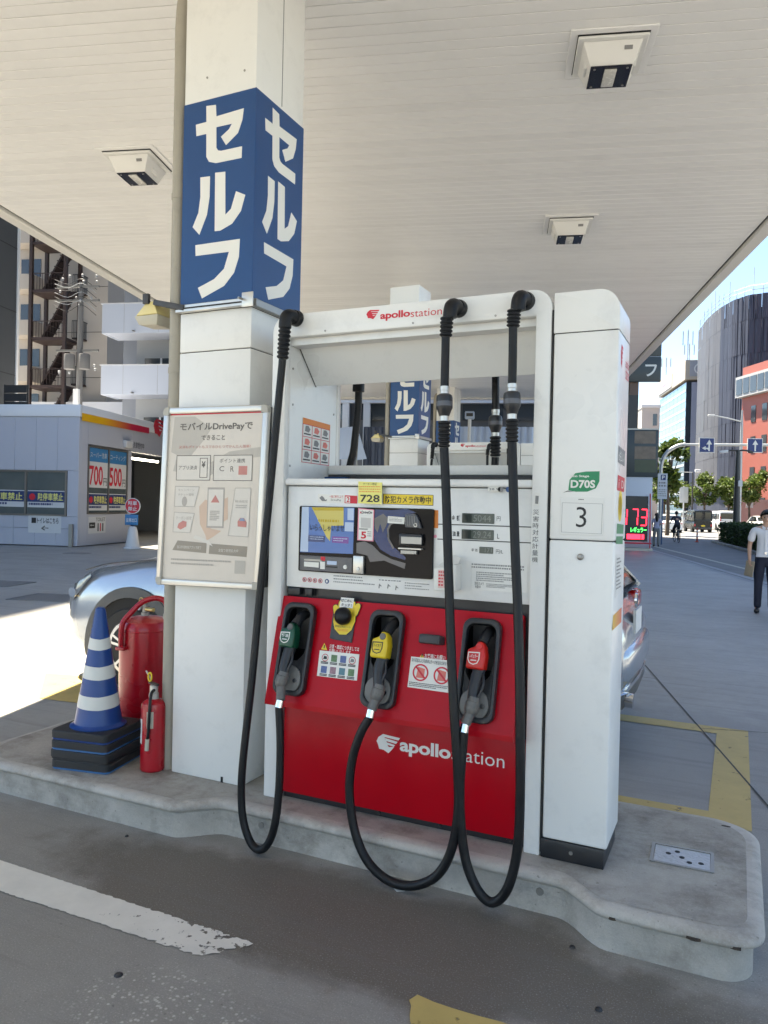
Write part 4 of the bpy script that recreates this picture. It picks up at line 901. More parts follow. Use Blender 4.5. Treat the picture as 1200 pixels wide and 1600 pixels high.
text('Eco Stage', (1.491, 1.784), (1.567, 1.796), FC2, WINK, o, bold=.03); text('D70S', (1.492, 1.741), (1.592, 1.775), FC2, WINK, o, bold=.035)
npl = [(1.451, 1.547),(1.629, 1.546),(1.630, 1.703),(1.451, 1.703)]
o = obj('number_plate', MB().prism(npl, -0.003, -0.0002, 'y'), WHITE2, D, bevel=0.001, seg=1)
b = MB(); Q = [(1.458, 1.556),(1.622, 1.554),(1.624, 1.678),(1.459, 1.680)]; cq = (sum(p[0] for p in Q)/4, sum(p[1] for p in Q)/4)
b.ring(Q, [(cq[0]+(p[0]-cq[0])*.985, cq[1]+(p[1]-cq[1])*.982) for p in Q], -0.0036, -0.003); obj('border', b, INKG, o)
text('3', (1.518, 1.579), (1.560, 1.663), FY(-0.0036), INK, o, bold=-.005)
lines((1.526, 1.691), (1.557, 1.696), FY(-0.0036), 1, INK, o, 41, .7)
# vertical sticker on the right post
o = sticker([(1.336, 1.414),(1.362, 1.413),(1.363, 1.665),(1.337, 1.667)], WHITE2, -0.0001, 'vertical_sticker')
zz0, zz1 = (1.350, 1.420)[1], (1.347, 1.651)[1]; xx = (1.349, 1.540)[0]
for i, ch_ in enumerate('災害時対応計量機'):
    zt = lerp(zz1, zz0, (i+.08)/8); text(ch_, (xx-.0125,zt-(zz1-zz0)/8*.78), (xx+.0125,zt), FY(-0.0018), INK, o)
o = sticker([(1.338, 1.665),(1.360, 1.664),(1.362, 1.720),(1.340, 1.721)], WINK, -0.0001, 'small_sticker'); flat([(1.344, 1.673),(1.357, 1.672),(1.359, 1.706),(1.345, 1.707)], FY(-.0018), INKG, o, 'print')
# prints on the side of the cabinet
FE = FX(CB1+0.0010); cu = [o for o in bpy.data.objects if o.name == 'cabinet_upper'][0]; FE2 = FX(CB1+0.0016)
emblem(FE, *(0.052, 2.242), .06, .10, REDP, cu)
text('apollo', (0.194, 2.256), (0.299, 2.308), FE, REDP, cu); text('station', (0.201, 2.219), (0.306, 2.270), FE, REDP, cu)
for Q, m in (([(0.038, 1.851),(0.239, 1.844),(0.247, 1.911),(0.044, 1.920)],INKG), ([(0.039, 1.735),(0.239, 1.732),(0.254, 1.794),(0.047, 1.799)],REDP),
             ([(0.052, 1.556),(0.252, 1.551),(0.259, 1.590),(0.059, 1.598)],GREEN), ([(0.041, 1.514),(0.240, 1.506),(0.244, 1.540),(0.048, 1.545)],GREEN)):
    flat(Q, FE, m, cu if Q[0][1] > zl else cab, 'side_print')
text('d払い', (0.055, 1.857), (0.218, 1.904), FE2, WINK, cu); text('ｉＤ', (0.074, 1.747), (0.220, 1.782), FE2, WINK, cu)
for c_ in ((0.141, 1.684),(0.137, 1.659)): flat(circle(*c_,.055,16), FE, YEL, cu, 'side_print')
flat([(0.052, 1.288),(0.246, 1.305),(0.244, 1.462),(0.048, 1.471)], FE, WHITE2, cab, 'side_notice'); lines((0.073, 1.313), (0.209, 1.452), FX(CB1+.0018), 9, INKG, cab, 44, .4)
gs = grad_mat('stripe_yellow_red', 'Y', (0.010, 1.174)[0], (0.265, 1.196)[0], (0.75,0.45,0.02), (0.62,0.05,0.04))
flat([(0.003, 1.162),(0.261, 1.163),(0.260, 1.228),(0.011, 1.222)], FE, gs, cab, 'side_stripe')


# ================================================================ column with blue sign
CX0, CX1, CYF, CYB = -0.6295, -0.1665, 0.0483, 0.5113
SELF_STROKES = [[(-0.482, 3.750),(-0.419, 3.744),(-0.414, 3.682),(-0.239, 3.690),(-0.247, 3.632),(-0.273, 3.569),(-0.348, 3.519),(-0.382, 3.569),(-0.331, 3.599),(-0.313, 3.624),(-0.413, 3.625),(-0.410, 3.517),(-0.399, 3.501),(-0.380, 3.495),(-0.246, 3.495),(-0.247, 3.435),(-0.411, 3.436),(-0.457, 3.451),(-0.475, 3.480),(-0.478, 3.602),(-0.544, 3.602),(-0.549, 3.664),(-0.479, 3.665)],
  [(-0.512, 3.377),(-0.448, 3.373),(-0.448, 3.265),(-0.463, 3.172),(-0.511, 3.072),(-0.557, 3.119),(-0.520, 3.191),(-0.509, 3.274)],
  [(-0.415, 3.386),(-0.349, 3.381),(-0.343, 3.155),(-0.308, 3.181),(-0.278, 3.268),(-0.219, 3.240),(-0.244, 3.161),(-0.299, 3.102),(-0.375, 3.076),(-0.410, 3.078)],
  [(-0.536, 3.020),(-0.247, 3.017),(-0.251, 2.924),(-0.280, 2.845),(-0.342, 2.783),(-0.485, 2.731),(-0.513, 2.790),(-0.408, 2.825),(-0.345, 2.873),(-0.315, 2.958),(-0.533, 2.962)]]

def build_column(label):
    C = thing('canopy_column', label, 'column', (-0.398,0.28,ZI), group='columns carrying the canopy', worldmesh=True)
    zj = (-0.418, 2.449)[1]
    obj('lower_casing', MB().box(CX0,CX1,CYF,CYB,ZI,zj-.002), COLM, C, bevel=0.006)
    obj('middle_casing', MB().box(CX0,CX1,CYF,CYB,zj+.002,2.66), COLM, C, bevel=0.006)
    obj('upper_casing', MB().box(CX0,CX1,CYF,CYB,2.664,H+.01), COLM, C, bevel=0.006)
    obj('core', MB().box(CX0+.008,CX1-.008,CYF+.008,CYB-.008,ZI,H), SEAM, C)
    obj('base_notch', MB().box(-0.30,-0.285,CYF-.001,CYF+.01,ZI+.0,ZI+.03), SEAM, C)
    obj('casing_seam', MB().box(CX1-.002,CX1+.0012,0.285,0.291,3.80,H-.005), INKG, C)
    for x, z in ((-0.48,3.90),(-0.24,3.885)): obj('screw_head', MB().lathe([(0,0),(.006,0),(.006,-.003),(0,-.003)], 8, (x,CYF-.0005,z), 'y'), STEEL, C)
    sg = obj('blue_sign', MB().box(CX0-.003,CX1+.003,CYF-.0015,CYB+.003,2.705,3.784), BLUE, C, bevel=0.002, seg=1, label='deep blue self service sign wrapped round the column')
    t = MB()
    for P in SELF_STROKES: t.prism([(a,b) for a, b in P], CYF-.0026, CYF-.0017, 'y')
    obj('lettering', t, WINK, sg, smooth=False)
    t = MB()
    for P in SELF_STROKES: t.prism([(CYF+(a-CX0),b) for a, b in P], CX1+.0032, CX1+.0042, 'x')
    obj('lettering', t, WINK, sg, smooth=False)
    rl = obj('clamp_rail', MB().box(CX0-.012,CX1+.012,CYF-.030,CYF-.004,2.660,2.700), ALU, C, bevel=0.003, seg=1)
    obj('rail_groove', MB().box(CX0-.012,CX1+.012,CYF-.0315,CYF-.0302,2.676,2.684), SEAM, rl)
    obj('clamp_rail', MB().box(CX1+.004,CX1+.030,CYF-.002,CYB+.012,2.660,2.700), STEEL, C, bevel=0.003, seg=1)
    obj('rail_clip', MB().box(CX1-.035,CX1+.034,CYF-.040,CYF-.0322,2.650,2.725), ALU, C, bevel=0.003)
    obj('rail_bolt', MB().tube([(CX1-.03,CYF-.042,2.69),(CX1-.03,CYF-.075,2.69)], .006, 8), STEEL, C)
    return C
col1 = build_column('white canopy column with blue katakana sign, nearest the camera behind the poster board')
# downpipe
PIPE = mat('pipe_beige', (0.36,0.33,0.27), 0.5, var=0.08, scale=5, dirt=0.2)
py_ = (0.094, 2.293)[0]
dpz = thing('downpipe', 'beige rainwater downpipe running down beside the near column', 'pipe', (-0.69,py_,ZI), group='rainwater downpipes', worldmesh=True)
obj('pipe', MB().tube(catmull([(-0.69,py_,ZI),(-0.69,py_,1.2),(-0.69,py_,2.6),(-0.69,py_,3.9),(-0.69,py_,4.28),(-0.675,py_+.02,4.42),(-0.60,py_+.10,4.50)],5), .040, 14), PIPE, dpz)
for z in (1.0,2.35,3.3): obj('pipe_bracket', MB().tube([(-0.69,py_,z),(-0.69,py_,z+.03)], .0435, 14), PIPE, dpz)
# small flood light clamped on the rail, left of the column
fl = thing('flood_light', 'small yellowed flood light on an arm left of the near column', 'lamp', (-0.809, 0.100, 2.702), worldmesh=True)
YLAMP = mat('yellowed_acrylic', (0.72,0.60,0.26), 0.3, var=0.08); LGREY = mat('lamp_beige', (0.50,0.47,0.38), 0.45, var=0.05)
obj('arm', MB().bar((-0.807, 0.050, 2.739), (CX0+.05,CYF-.02,2.683), .035, .03), DGREY, fl, bevel=0.003)
q = Vector((-0.863, 0.120, 2.665))
P = [(q.x-.085,q.z+.012),(q.x+.075,q.z+.012),(q.x+.045,q.z+.085),(q.x-.005,q.z+.085)]
obj('hood', MB().prism(P, q.y-.075, q.y+.075, 'y'), YLAMP, fl, bevel=0.008)
obj('diffuser', MB().add([(q.x-.088,q.y-.078,q.z+.010),(q.x+.078,q.y-.078,q.z+.010),(q.x+.078,q.y+.078,q.z+.010),(q.x-.088,q.y+.078,q.z+.010),(q.x-.07,q.y-.062,q.z-.035),(q.x+.06,q.y-.062,q.z-.045),(q.x+.06,q.y+.062,q.z-.045),(q.x-.07,q.y+.062,q.z-.035)], [(0,1,2,3),(4,7,6,5),(0,4,5,1),(1,5,6,2),(2,6,7,3),(3,7,4,0)]), LGREY, fl, bevel=0.004)
obj('hinge', MB().box(q.x-.02,q.x+.02,q.y-.09,q.y-.07,q.z+.07,q.z+.125), DGREY, fl, bevel=0.003)

# ================================================================ poster board on the column
yb_ = -0.035
BO = [(-0.684, 1.202),(-0.024, 1.214),(0.011, 2.139),(-0.651, 2.144)]
pb = thing('poster_board', 'aluminium framed app poster board fixed to the front of the near column', 'poster board', (-0.40,0.0,1.2), worldmesh=True)
def BQ(a, b): return bil(BO, a, b)
fw, fhh = 0.050, 0.036
def fbar(Q, name='frame_bar'): return obj(name, MB().prism([BQ(*p) for p in Q], yb_-.010, yb_+.020, 'y'), ALU, pb, bevel=0.007, seg=3)
e_ = 0.0006
fbar([(0.03,0),(1-.03,0),(1-.03,fhh),(0.03,fhh)]); fbar([(0.03,1-fhh),(1-.03,1-fhh),(1-.03,1),(0.03,1)])
fbar([(0,.03),(fw,.03),(fw,1-.03),(0,1-.03)]); fbar([(1-fw,.03),(1,.03),(1,1-.03),(1-fw,1-.03)])
CORN = mat('corner_grey', (0.42,0.40,0.35), 0.5, var=0.04)
for a0, b0, cs in ((0,0,(1,0,0,0)),(1-fw-.01,0,(0,1,0,0)),(1-fw-.01,1-fhh-.008,(0,0,1,0)),(0,1-fhh-.008,(0,0,0,1))):
    obj('corner_cap', MB().prism([BQ(a0+(fw+.01)*x, b0+(fhh+.008)*z) for x, z in rr(0,1,0,1,.6,5,cs)], yb_-.013, yb_+.021, 'y'), CORN, pb, bevel=0.002, seg=1)
obj('back_sheet', MB().prism([BQ(.01,.01),BQ(.99,.01),BQ(.99,.99),BQ(.01,.99)], yb_+.010, yb_+.082, 'y'), DGREY, pb)
PAPER = mat('poster_paper', (0.64,0.575,0.50), 0.42, var=0.10, scale=4, coat=0.25)  # reflection haze put into the poster colours: washed beige paper, pale inks
ps = obj('poster', MB().prism([BQ(fw-.002,fhh-.002),BQ(1-fw+.002,fhh-.002),BQ(1-fw+.002,1-fhh+.002),BQ(fw-.002,1-fhh+.002)], yb_+.004, yb_+.0095, 'y'), PAPER, pb)
def PQ(a, b): x, z = BQ(lerp(fw,1-fw,a), lerp(fhh,1-fhh,b)); return (x, yb_+.0032, z)
def PQ0(a, b): x, _, z = PQ(a, b); return (x, yb_+.0038, z)
def PQ2(a, b): x, _, z = PQ(a, b); return (x, yb_+.0024, z)
INKB = mat('poster_ink', (0.13,0.115,0.10), 0.5, var=0); PINK_ = mat('poster_grey', (0.42,0.38,0.34), 0.5, var=0); PRED = mat('poster_red', (0.55,0.22,0.19), 0.5, var=0)
SKIN_ = mat('poster_skin', (0.62,0.45,0.34), 0.5, var=0); PWH = mat('poster_white', (0.66,0.615,0.55), 0.45, var=0); PBAR = mat('poster_bar', (0.30,0.26,0.21), 0.5, var=0); PLT = mat('poster_lightgrey',(0.48,0.44,0.385),.45,var=0)
def pz(x, y): return ((x-120)/708.0+(y-830)*.000024, 1-(y-218)/1225.0)
def pr(x0, y0, x1, y1): return [pz(x0,y1),pz(x1,y1),pz(x1,y0),pz(x0,y0)]
flat([(0,.993),(1,.993),(1,1),(0,1)], PQ, REDP, ps, 'red_edge')
flat([pz(170,240),pz(330,240),pz(460,330),pz(400,420),pz(280,560),pz(150,500)], PQ0, PLT, ps, 'grey_shape')
flat([pz(170,640),pz(420,700),pz(640,560),pz(825,540),pz(825,470),pz(600,500),pz(420,600),pz(200,520)], PQ0, PLT, ps, 'grey_shape')
text('モバイルDrivePayで', pz(215,352), pz(765,285), PQ2, INKB, ps, bold=.018); text('できること', pz(385,415), pz(565,378), PQ2, INKB, ps, bold=.012)
text('決済もポイントもスマホひとつでかんたん簡単！', pz(212,475), pz(755,452), PQ2, PRED, ps)
def obox(Q, parent, m=INKB, w=.006, field=True):
    cx_ = sum(p[0] for p in Q)/len(Q); cz_ = sum(p[1] for p in Q)/len(Q); t = MB()
    n = len(Q)
    sx_ = max(abs(p[0]-cx_) for p in Q); sz_ = max(abs(p[1]-cz_) for p in Q)
    In = [(cx_+(p[0]-cx_)*(1-w/sx_), cz_+(p[1]-cz_)*(1-w*.6/sz_)) for p in Q]
    if field: flat(Q, PQ, PWH, parent, 'box_field')
    t.add([PQ2(*p) for p in Q]+[PQ2(*p) for p in In], [(i,(i+1)%n,n+(i+1)%n,n+i) for i in range(n)])
    me = bpy.data.meshes.new('box_outline'); me.from_pydata(t.v, [], t.f); me.materials.append(m); obj('box_outline', me, None, parent)
obox(pr(197,525,462,710), ps); obox(pr(484,525,772,712), ps)
obox([pz(190,905),pz(350,905),pz(384,755),pz(192,752)], ps, PINK_); obox([pz(184,1095),pz(322,1098),pz(352,950),pz(190,944)], ps, PINK_); obox([pz(610,1110),pz(760,1115),pz(768,760),pz(652,762)], ps, PINK_)
text('アプリ決済', pz(215,632), pz(360,600), PQ2, INKB, ps); text('ポイント連携', pz(530,582), pz(718,550), PQ2, INKB, ps)
obox(pr(380,545,440,690), ps, field=False); text('¥', pz(394,615), pz(424,570), PQ2, INKB, ps, bold=.03)
text('C', pz(530,642), pz(566,606), PQ2, INKB, ps); text('R', pz(612,645), pz(638,606), PQ2, INKB, ps); flat(pr(672,605,735,668), PQ2, PRED, ps, 'red_square')
text('キャンペーン', pz(218,790), pz(345,772), PQ2, PINK_, ps); text('チケット獲得', pz(218,825), pz(340,806), PQ2, PINK_, ps); text('クーポン設定', pz(205,1000), pz(330,975), PQ2, PINK_, ps)
flat([pz(220,1060),pz(245,1075),pz(290,1050),pz(292,1015),pz(262,1008),pz(228,1030)], PQ2, PRED, ps, 'ticket')
flat(circle(*pz(270,865),.03,12), PQ2, PINK_, ps, 'gift')
flat([pz(385,900),pz(430,850),pz(470,860),pz(480,1060),pz(560,1075),pz(500,1120),pz(450,1150),pz(440,1110),pz(395,1030)], PQ, SKIN_, ps, 'hand'); flat([pz(560,850),pz(600,830),pz(605,990),pz(570,1010)], PQ, SKIN_, ps, 'fingers')
t = MB(); flat([PQ and p for p in pr(447,760,575,1055)], PQ2, PINK_, ps, 'phone_case')
def PQ3(a, b): x, _, z = PQ(a, b); return (x, yb_+.0016, z)
def PQ4(a, b): x, _, z = PQ(a, b); return (x, yb_+.0009, z)
flat(pr(455,775,567,1042), PQ3, PWH, ps, 'phone_screen'); flat([pz(475,870),pz(540,870),pz(508,815)], PQ4, PRED, ps, 'mark'); lines(pz(470,1005), pz(546,930), PQ4, 6, PINK_, ps, 51, .6)
flat([pz(345,1135),pz(365,1110),pz(470,1150),pz(500,1190),pz(440,1165)], PQ2, PWH, ps, 'cuff'); 
text('給油設定', pz(655,868), pz(748,850), PQ2, PINK_, ps); lines(pz(660,915), pz(745,885), PQ2, 2, PINK_, ps, 52, .5)
flat([pz(680,1040),pz(742,1045),pz(745,1010),pz(725,978),pz(695,978),pz(678,1005)], PQ2, PRED, ps, 'car_pictogram'); flat([pz(690,1000),pz(735,1000),pz(722,980),pz(700,980)], PQ3, mat('poster_blue',(0.25,0.32,0.45),.5,var=0), ps, 'car_window')
flat([pz(185,1228),pz(450,1242),pz(452,1168),pz(225,1155)], PQ, PBAR, ps, 'grey_bar'); flat([pz(470,1245),pz(752,1258),pz(755,1182),pz(475,1170)], PQ, PBAR, ps, 'grey_bar')
text('窓口手続無用アプリで完了', pz(222,1215), pz(412,1192), PQ2, PWH, ps); text('全国で使用拡大中', pz(542,1228), pz(690,1205), PQ2, PWH, ps)
lines(pz(178,1350), pz(650,1290), PQ2, 2, PINK_, ps, 53, .4); flat(pr(668,1285,745,1380), PQ2, PLT, ps, 'grey_square')

# ================================================================ stack of blue cones
CBL = mat('cone_blue', (0.002,0.046,0.22), 0.32, var=0.08, scale=8, rvar=0.06); CBL2 = mat('cone_blue_pale', (0.04,0.16,0.38), 0.4, var=0.08, scale=8)
RUB = mat('base_rubber', (0.020,0.020,0.021), 0.6, var=0.25, scale=25, bump=0.2); BAND = mat('cone_band', (0.66,0.66,0.62), 0.4, var=0.04, scale=20)
cc = (-1.095,-0.02); bz_ = 0.1805
def cone(label, z, rz, rim, top=False, w=0.178):
    o = thing('traffic_cone', label, 'traffic cone', (cc[0]+rnd.uniform(-.006,.006), cc[1]+rnd.uniform(-.006,.006), z), rz, 'blue cones nested in one stack')
    P = [rr(-w,w,-w,w,.03,4), rr(-w*.98,w*.98,-w*.98,w*.98,.03,4), rr(-w*.93,w*.93,-w*.93,w*.93,.03,4)]
    rows = [[(*p,0.012) for p in P[0]],[(*p,0.046) for p in P[0]],[(*p,0.052) for p in P[1]]]
    t = MB(); n = len(P[0]); t.add([q_ for r_ in rows for q_ in r_], [(i*n+j, i*n+(j+1)%n, (i+1)*n+(j+1)%n, (i+1)*n+j) for i in range(2) for j in range(n)]+[tuple(range(2*n,3*n)), tuple(range(n))[::-1]])
    obj('base', t, RUB, o, ang=30)
    obj('rim', MB().prism(rr(-w*.985,w*.985,-w*.985,w*.985,.03,4), 0.0, 0.0118), rim, o, bevel=0.003, seg=1)
    if top:
        r_ = lambda z_: lerp(.128,.030,(z_-.06)/.62)
        pr_ = [(.150,.0525),(.150,.058),(.138,.063),(.128,.072)]+[(r_(z_),z_) for z_ in [.09+.059*k for k in range(11)]]+[(.026,.700),(.018,.708),(0.001,.710)]
        b_ = obj('cone_body', MB().lathe(pr_, 40), CBL, o, ang=30)
        for za, zb in ((.165,.235),(.325,.395),(.485,.545)):
            t = MB(); n = 40; vs = []
            for k in range(n+1):
                a = 2*PI*k/n+2.2; dz = .02*abs(k/n-.5)*2-.010
                for z_ in (za+dz, zb+dz): q_ = r_(z_)+.0014; vs.append((q_*math.cos(a), q_*math.sin(a), z_))
            t.add(vs, [(2*k,2*k+2,2*k+3,2*k+1) for k in range(n)]); obj('reflective_band', t, BAND, b_)
    return o
cone('lowest cone base of the blue cone stack, with a ragged blue rim', bz_, 0.20, CBL2)
cone('second cone base from the bottom of the blue cone stack', bz_+.0525, 0.16, RUB, w=.181)
cone('third cone base from the bottom of the stack, pale blue rim', bz_+.105, 0.19, CBL2, w=.176)
cone('blue traffic cone with three white bands on top of the stack', bz_+.1575, 0.165, CBL, True, w=.178)

# ================================================================ extinguishers
EXR = mat('extinguisher_red', (0.42,0.006,0.016), 0.28, var=0.05, scale=4, coat=0.2, rvar=0.05)
BRASS = mat('brass', (0.55,0.40,0.16), 0.35, metal=0.9, var=0.1)
(gx, _z) = (-1.170, 0.590)
E1 = thing('wheeled_extinguisher', 'large red fire extinguisher cylinder behind the blue cone stack', 'fire extinguisher', (gx,0.42,0.1805))
R1 = 0.152; h1 = (-1.200, 0.936)[1]-0.1805
obj('cylinder', MB().lathe([(R1*.80,0),(R1*.95,.01),(R1,.035),(R1,h1-.075),(R1*.985,h1-.050),(R1*.90,h1-.026),(R1*.70,h1-.010),(R1*.40,h1),(.03,h1+.004)], 40), EXR, E1, ang=30)
obj('weld_seam', MB().lathe([(R1+.001,h1-.082),(R1+.003,h1-.079),(R1+.003,h1-.075),(R1+.001,h1-.072)], 40), EXR, E1)
vb = obj('valve', MB().lathe([(.024,h1),(.024,h1+.022),(.017,h1+.026),(.017,h1+.075),(.022,h1+.080),(.022,h1+.098),(0.001,h1+.10)], 16, (-.005,0,0)), STEEL, E1)
obj('outlet', MB().tube([(.012,-.01,h1+.045),(.075,-.015,h1+.045)], .013, 10), BRASS, vb); obj('gauge', MB().lathe([(0,-.034),(.017,-.034),(.017,-.018),(0,-.018)], 14, (-.03,0,h1+.055), 'y'), CHROME, vb)
obj('lever', MB().bar((-.03,-.005,h1+.112), (.05,.0,h1+.118), .014, .010), BLACKP, vb); obj('safety_ring', MB().tube([(-.012+.014*math.cos(a),-.03,h1+.098+.018*math.sin(a)) for a in [k*PI/6 for k in range(13)]], .004, 6), BRASS, vb)
obj('discharge_hose', MB().tube(catmull([(-.030,-.172,h1-.17),(-.029,-.174,h1-.10),(-.022,-.168,h1-.02),(.010,-.125,h1+.045),(.055,-.09,h1+.10),(.12,-.05,h1+.125),(.17,-.02,h1+.10),(.18,.0,h1+.0)],6), .0165, 12), EXR, E1)
obj('horn_clip', MB().box(-.06,.002,-.190,-.138,h1-.185,h1-.165), EXR, E1, bevel=0.004)
E2 = thing('fire_extinguisher', 'small red fire extinguisher standing at the foot of the near column', 'fire extinguisher', (-0.745,0.03,0.1805))
R2 = 0.066; h2 = (-0.724, 0.568)[1]-0.1805
obj('cylinder', MB().lathe([(R2*.92,0),(R2,.008),(R2,h2-.045),(R2*.93,h2-.022),(R2*.70,h2-.008),(R2*.40,h2),(.02,h2+.002)], 32), EXR, E2, ang=30)
nk = obj('neck', MB().lathe([(.026,h2),(.026,h2+.03),(.022,h2+.032),(.022,h2+.072),(.016,h2+.076),(0.001,h2+.076)], 16), ALU, E2)
obj('handle', MB().bar((-.03,-.0,h2+.085), (.035,-.01,h2+.078), .02, .010), BLACKP, nk); obj('lever', MB().bar((-.02,0,h2+.10), (-.045,-.015,h2+.150), .012, .006), ALU, nk)
obj('safety_pin', MB().tube([(-.012+.012*math.cos(a),-.02,h2+.120+.024*math.sin(a)) for a in [k*PI/6 for k in range(13)]], .0045, 6), YEL, nk)
obj('hose', MB().tube(catmull([(.014,-.015,h2+.05),(.030,-.055,h2+.035),(.034,-.070,h2-.05),(.030,-.072,h2-.16),(.026,-.073,h2-.20)],5), .0085, 8), BLACK, E2); obj('hose_nozzle', MB().tube([(.026,-.073,h2-.20),(.024,-.074,h2-.262)], .011, 8), LGREY, E2)
def wrap(r, a0, a1, z0, z1, m, parent, name, n=8):
    t = MB(); vs = []
    for k in range(n+1):
        a = lerp(a0,a1,k/n); vs += [(r*math.cos(a), r*math.sin(a), z0),(r*math.cos(a), r*math.sin(a), z1)]
    t.add(vs, [(2*k,2*k+2,2*k+3,2*k+1) for k in range(n)]); return obj(name, t, m, parent)
lb = wrap(R2+.0008, math.radians(190), math.radians(252), .15, .285, WINK, E2, 'paper_label')
vs, fs, _a = glyphs('8', .02); t = MB(); t.add([((R2+.0016)*math.cos(math.radians(218+x*24)), (R2+.0016)*math.sin(math.radians(218+x*24)), .20+.065*y) for x, y in vs], fs)
me = bpy.data.meshes.new('lettering'); me.from_pydata(t.v, [], t.f); me.materials.append(INK); obj('lettering', me, None, lb)
wrap(R2+.0008, math.radians(280), math.radians(312), .24, .33, LGREY, E2, 'instruction_label')


# ================================================================ vehicles
TYRE = mat('tyre', (0.018,0.018,0.018), 0.75, var=0.15, scale=20); RIMM = mat('rim_silver', (0.55,0.55,0.56), 0.28, metal=0.8, var=0.05)
GLS = mat('car_glass', (0.012,0.015,0.017), 0.06, var=0, spec=0.5); TAIL = mat('tail_red', (0.45,0.01,0.01), 0.15, var=0.05, coat=0.6)
HEADL = mat('head_lamp', (0.16,0.18,0.20), 0.08, metal=0.3, var=0.6, scale=40, coat=1.0); PLATE = mat('plate_white', (0.75,0.75,0.72), 0.4, var=0.02); TRIM = mat('trim_grey', (0.075,0.073,0.07), 0.55, var=0.08)
WELL = mat('wheel_well', (0.006,0.006,0.006), 0.8, var=0)
def car_body(L, W, zb, top, wid, nose=0.10, ns=44):
    """lower body: stations from the front (x=-L/2) to the rear, top(x) = bonnet/belt/boot height, wid(x) = half width factor"""
    rows = []
    for i in range(ns+1):
        x = -L/2+L*i/ns; f = i/ns
        w = W/2*wid(f); zt = top(f); zl = zb+ (0.14*max(0,1-f/.06) if f < .06 else 0.16*max(0,(f-.94)/.06))
        h = zt-zl
        half = [(0,zl),(w*.80,zl),(w*.93,zl+h*.07),(w*.985,zl+h*.20),(w,zl+h*.45),(w*.992,zl+h*.66),(w*.965,zl+h*.84),(w*.90,zl+h*.955),(w*.70,zt+.006),(w*.35,zt+.022),(0,zt+.027)]
        rows.append([(x,-a,b) for a, b in half]+[(x,a,b) for a, b in half[-2:0:-1]])
    t = MB(); n = len(rows[0]); t.add([p for r in rows for p in r], [(i*n+j, i*n+(j+1)%n, (i+1)*n+(j+1)%n, (i+1)*n+j) for i in range(ns) for j in range(n)]+[tuple(range(n)), tuple(range(ns*n,(ns+1)*n))])
    return t
def greenhouse(L, W, sec, inset=0.0):
    """sec: rows of (f, half width low, z low, half width high, z high)"""
    t = MB(); rows = []
    for f, wl_, zl, wh, zh in sec:
        x = -L/2+L*f; d = inset
        half = [(wl_-d,zl),(lerp(wl_,wh,.5)+.012-d,lerp(zl,zh,.5)),(wh-d,zh-.02-d),(wh*.86-d,zh+.012-d),(wh*.4,zh+.028-d),(0,zh+.032-d)]
        rows.append([(x,-a,b) for a, b in half]+[(x,a,b) for a, b in half[-2::-1]])
    n = len(rows[0]); t.add([p for r in rows for p in r], [(i*n+j, i*n+j+1, (i+1)*n+j+1, (i+1)*n+j) for i in range(len(rows)-1) for j in range(n-1)]+[tuple(range(n)), tuple(range((len(rows)-1)*n,len(rows)*n))])
    return t
def wheel(o, x, y, r, side, spokes=5, detail=True):
    w = obj('wheel', MB().lathe([(r*.62,-.10),(r*.93,-.105),(r,-.07),(r,.07),(r*.93,.105),(r*.62,.10)], 28 if detail else 16, (x,y,r), 'y'), TYRE, o)
    ys = y+side*.085
    obj('hub_well', MB().lathe([(0,0),(r*.64,0),(r*.64,side*.012),(0,side*.012)], 24, (x,ys-side*.02,r), 'y'), WELL if detail else RIMM, w)
    if detail:
        t = MB(); t.ring(circle(x,r,r*.66,28), circle(x,r,r*.585,28), ys-.004*side, ys+side*.016)
        for k in range(spokes):
            for dd in (-.16,.16):
                a = 2*PI*k/spokes+.3; t.bar((x+math.cos(a+dd*.4)*r*.10, ys+side*.006, r+math.sin(a+dd*.4)*r*.10), (x+math.cos(a+dd)*r*.61, ys+side*.008, r+math.sin(a+dd)*r*.61), .022, .02, (0,1,0))
        t.lathe([(0,0),(r*.15,0),(r*.12,side*.014),(0,side*.014)], 14, (x,ys+side*.002,r), 'y')
        obj('rim', t, RIMM, w)
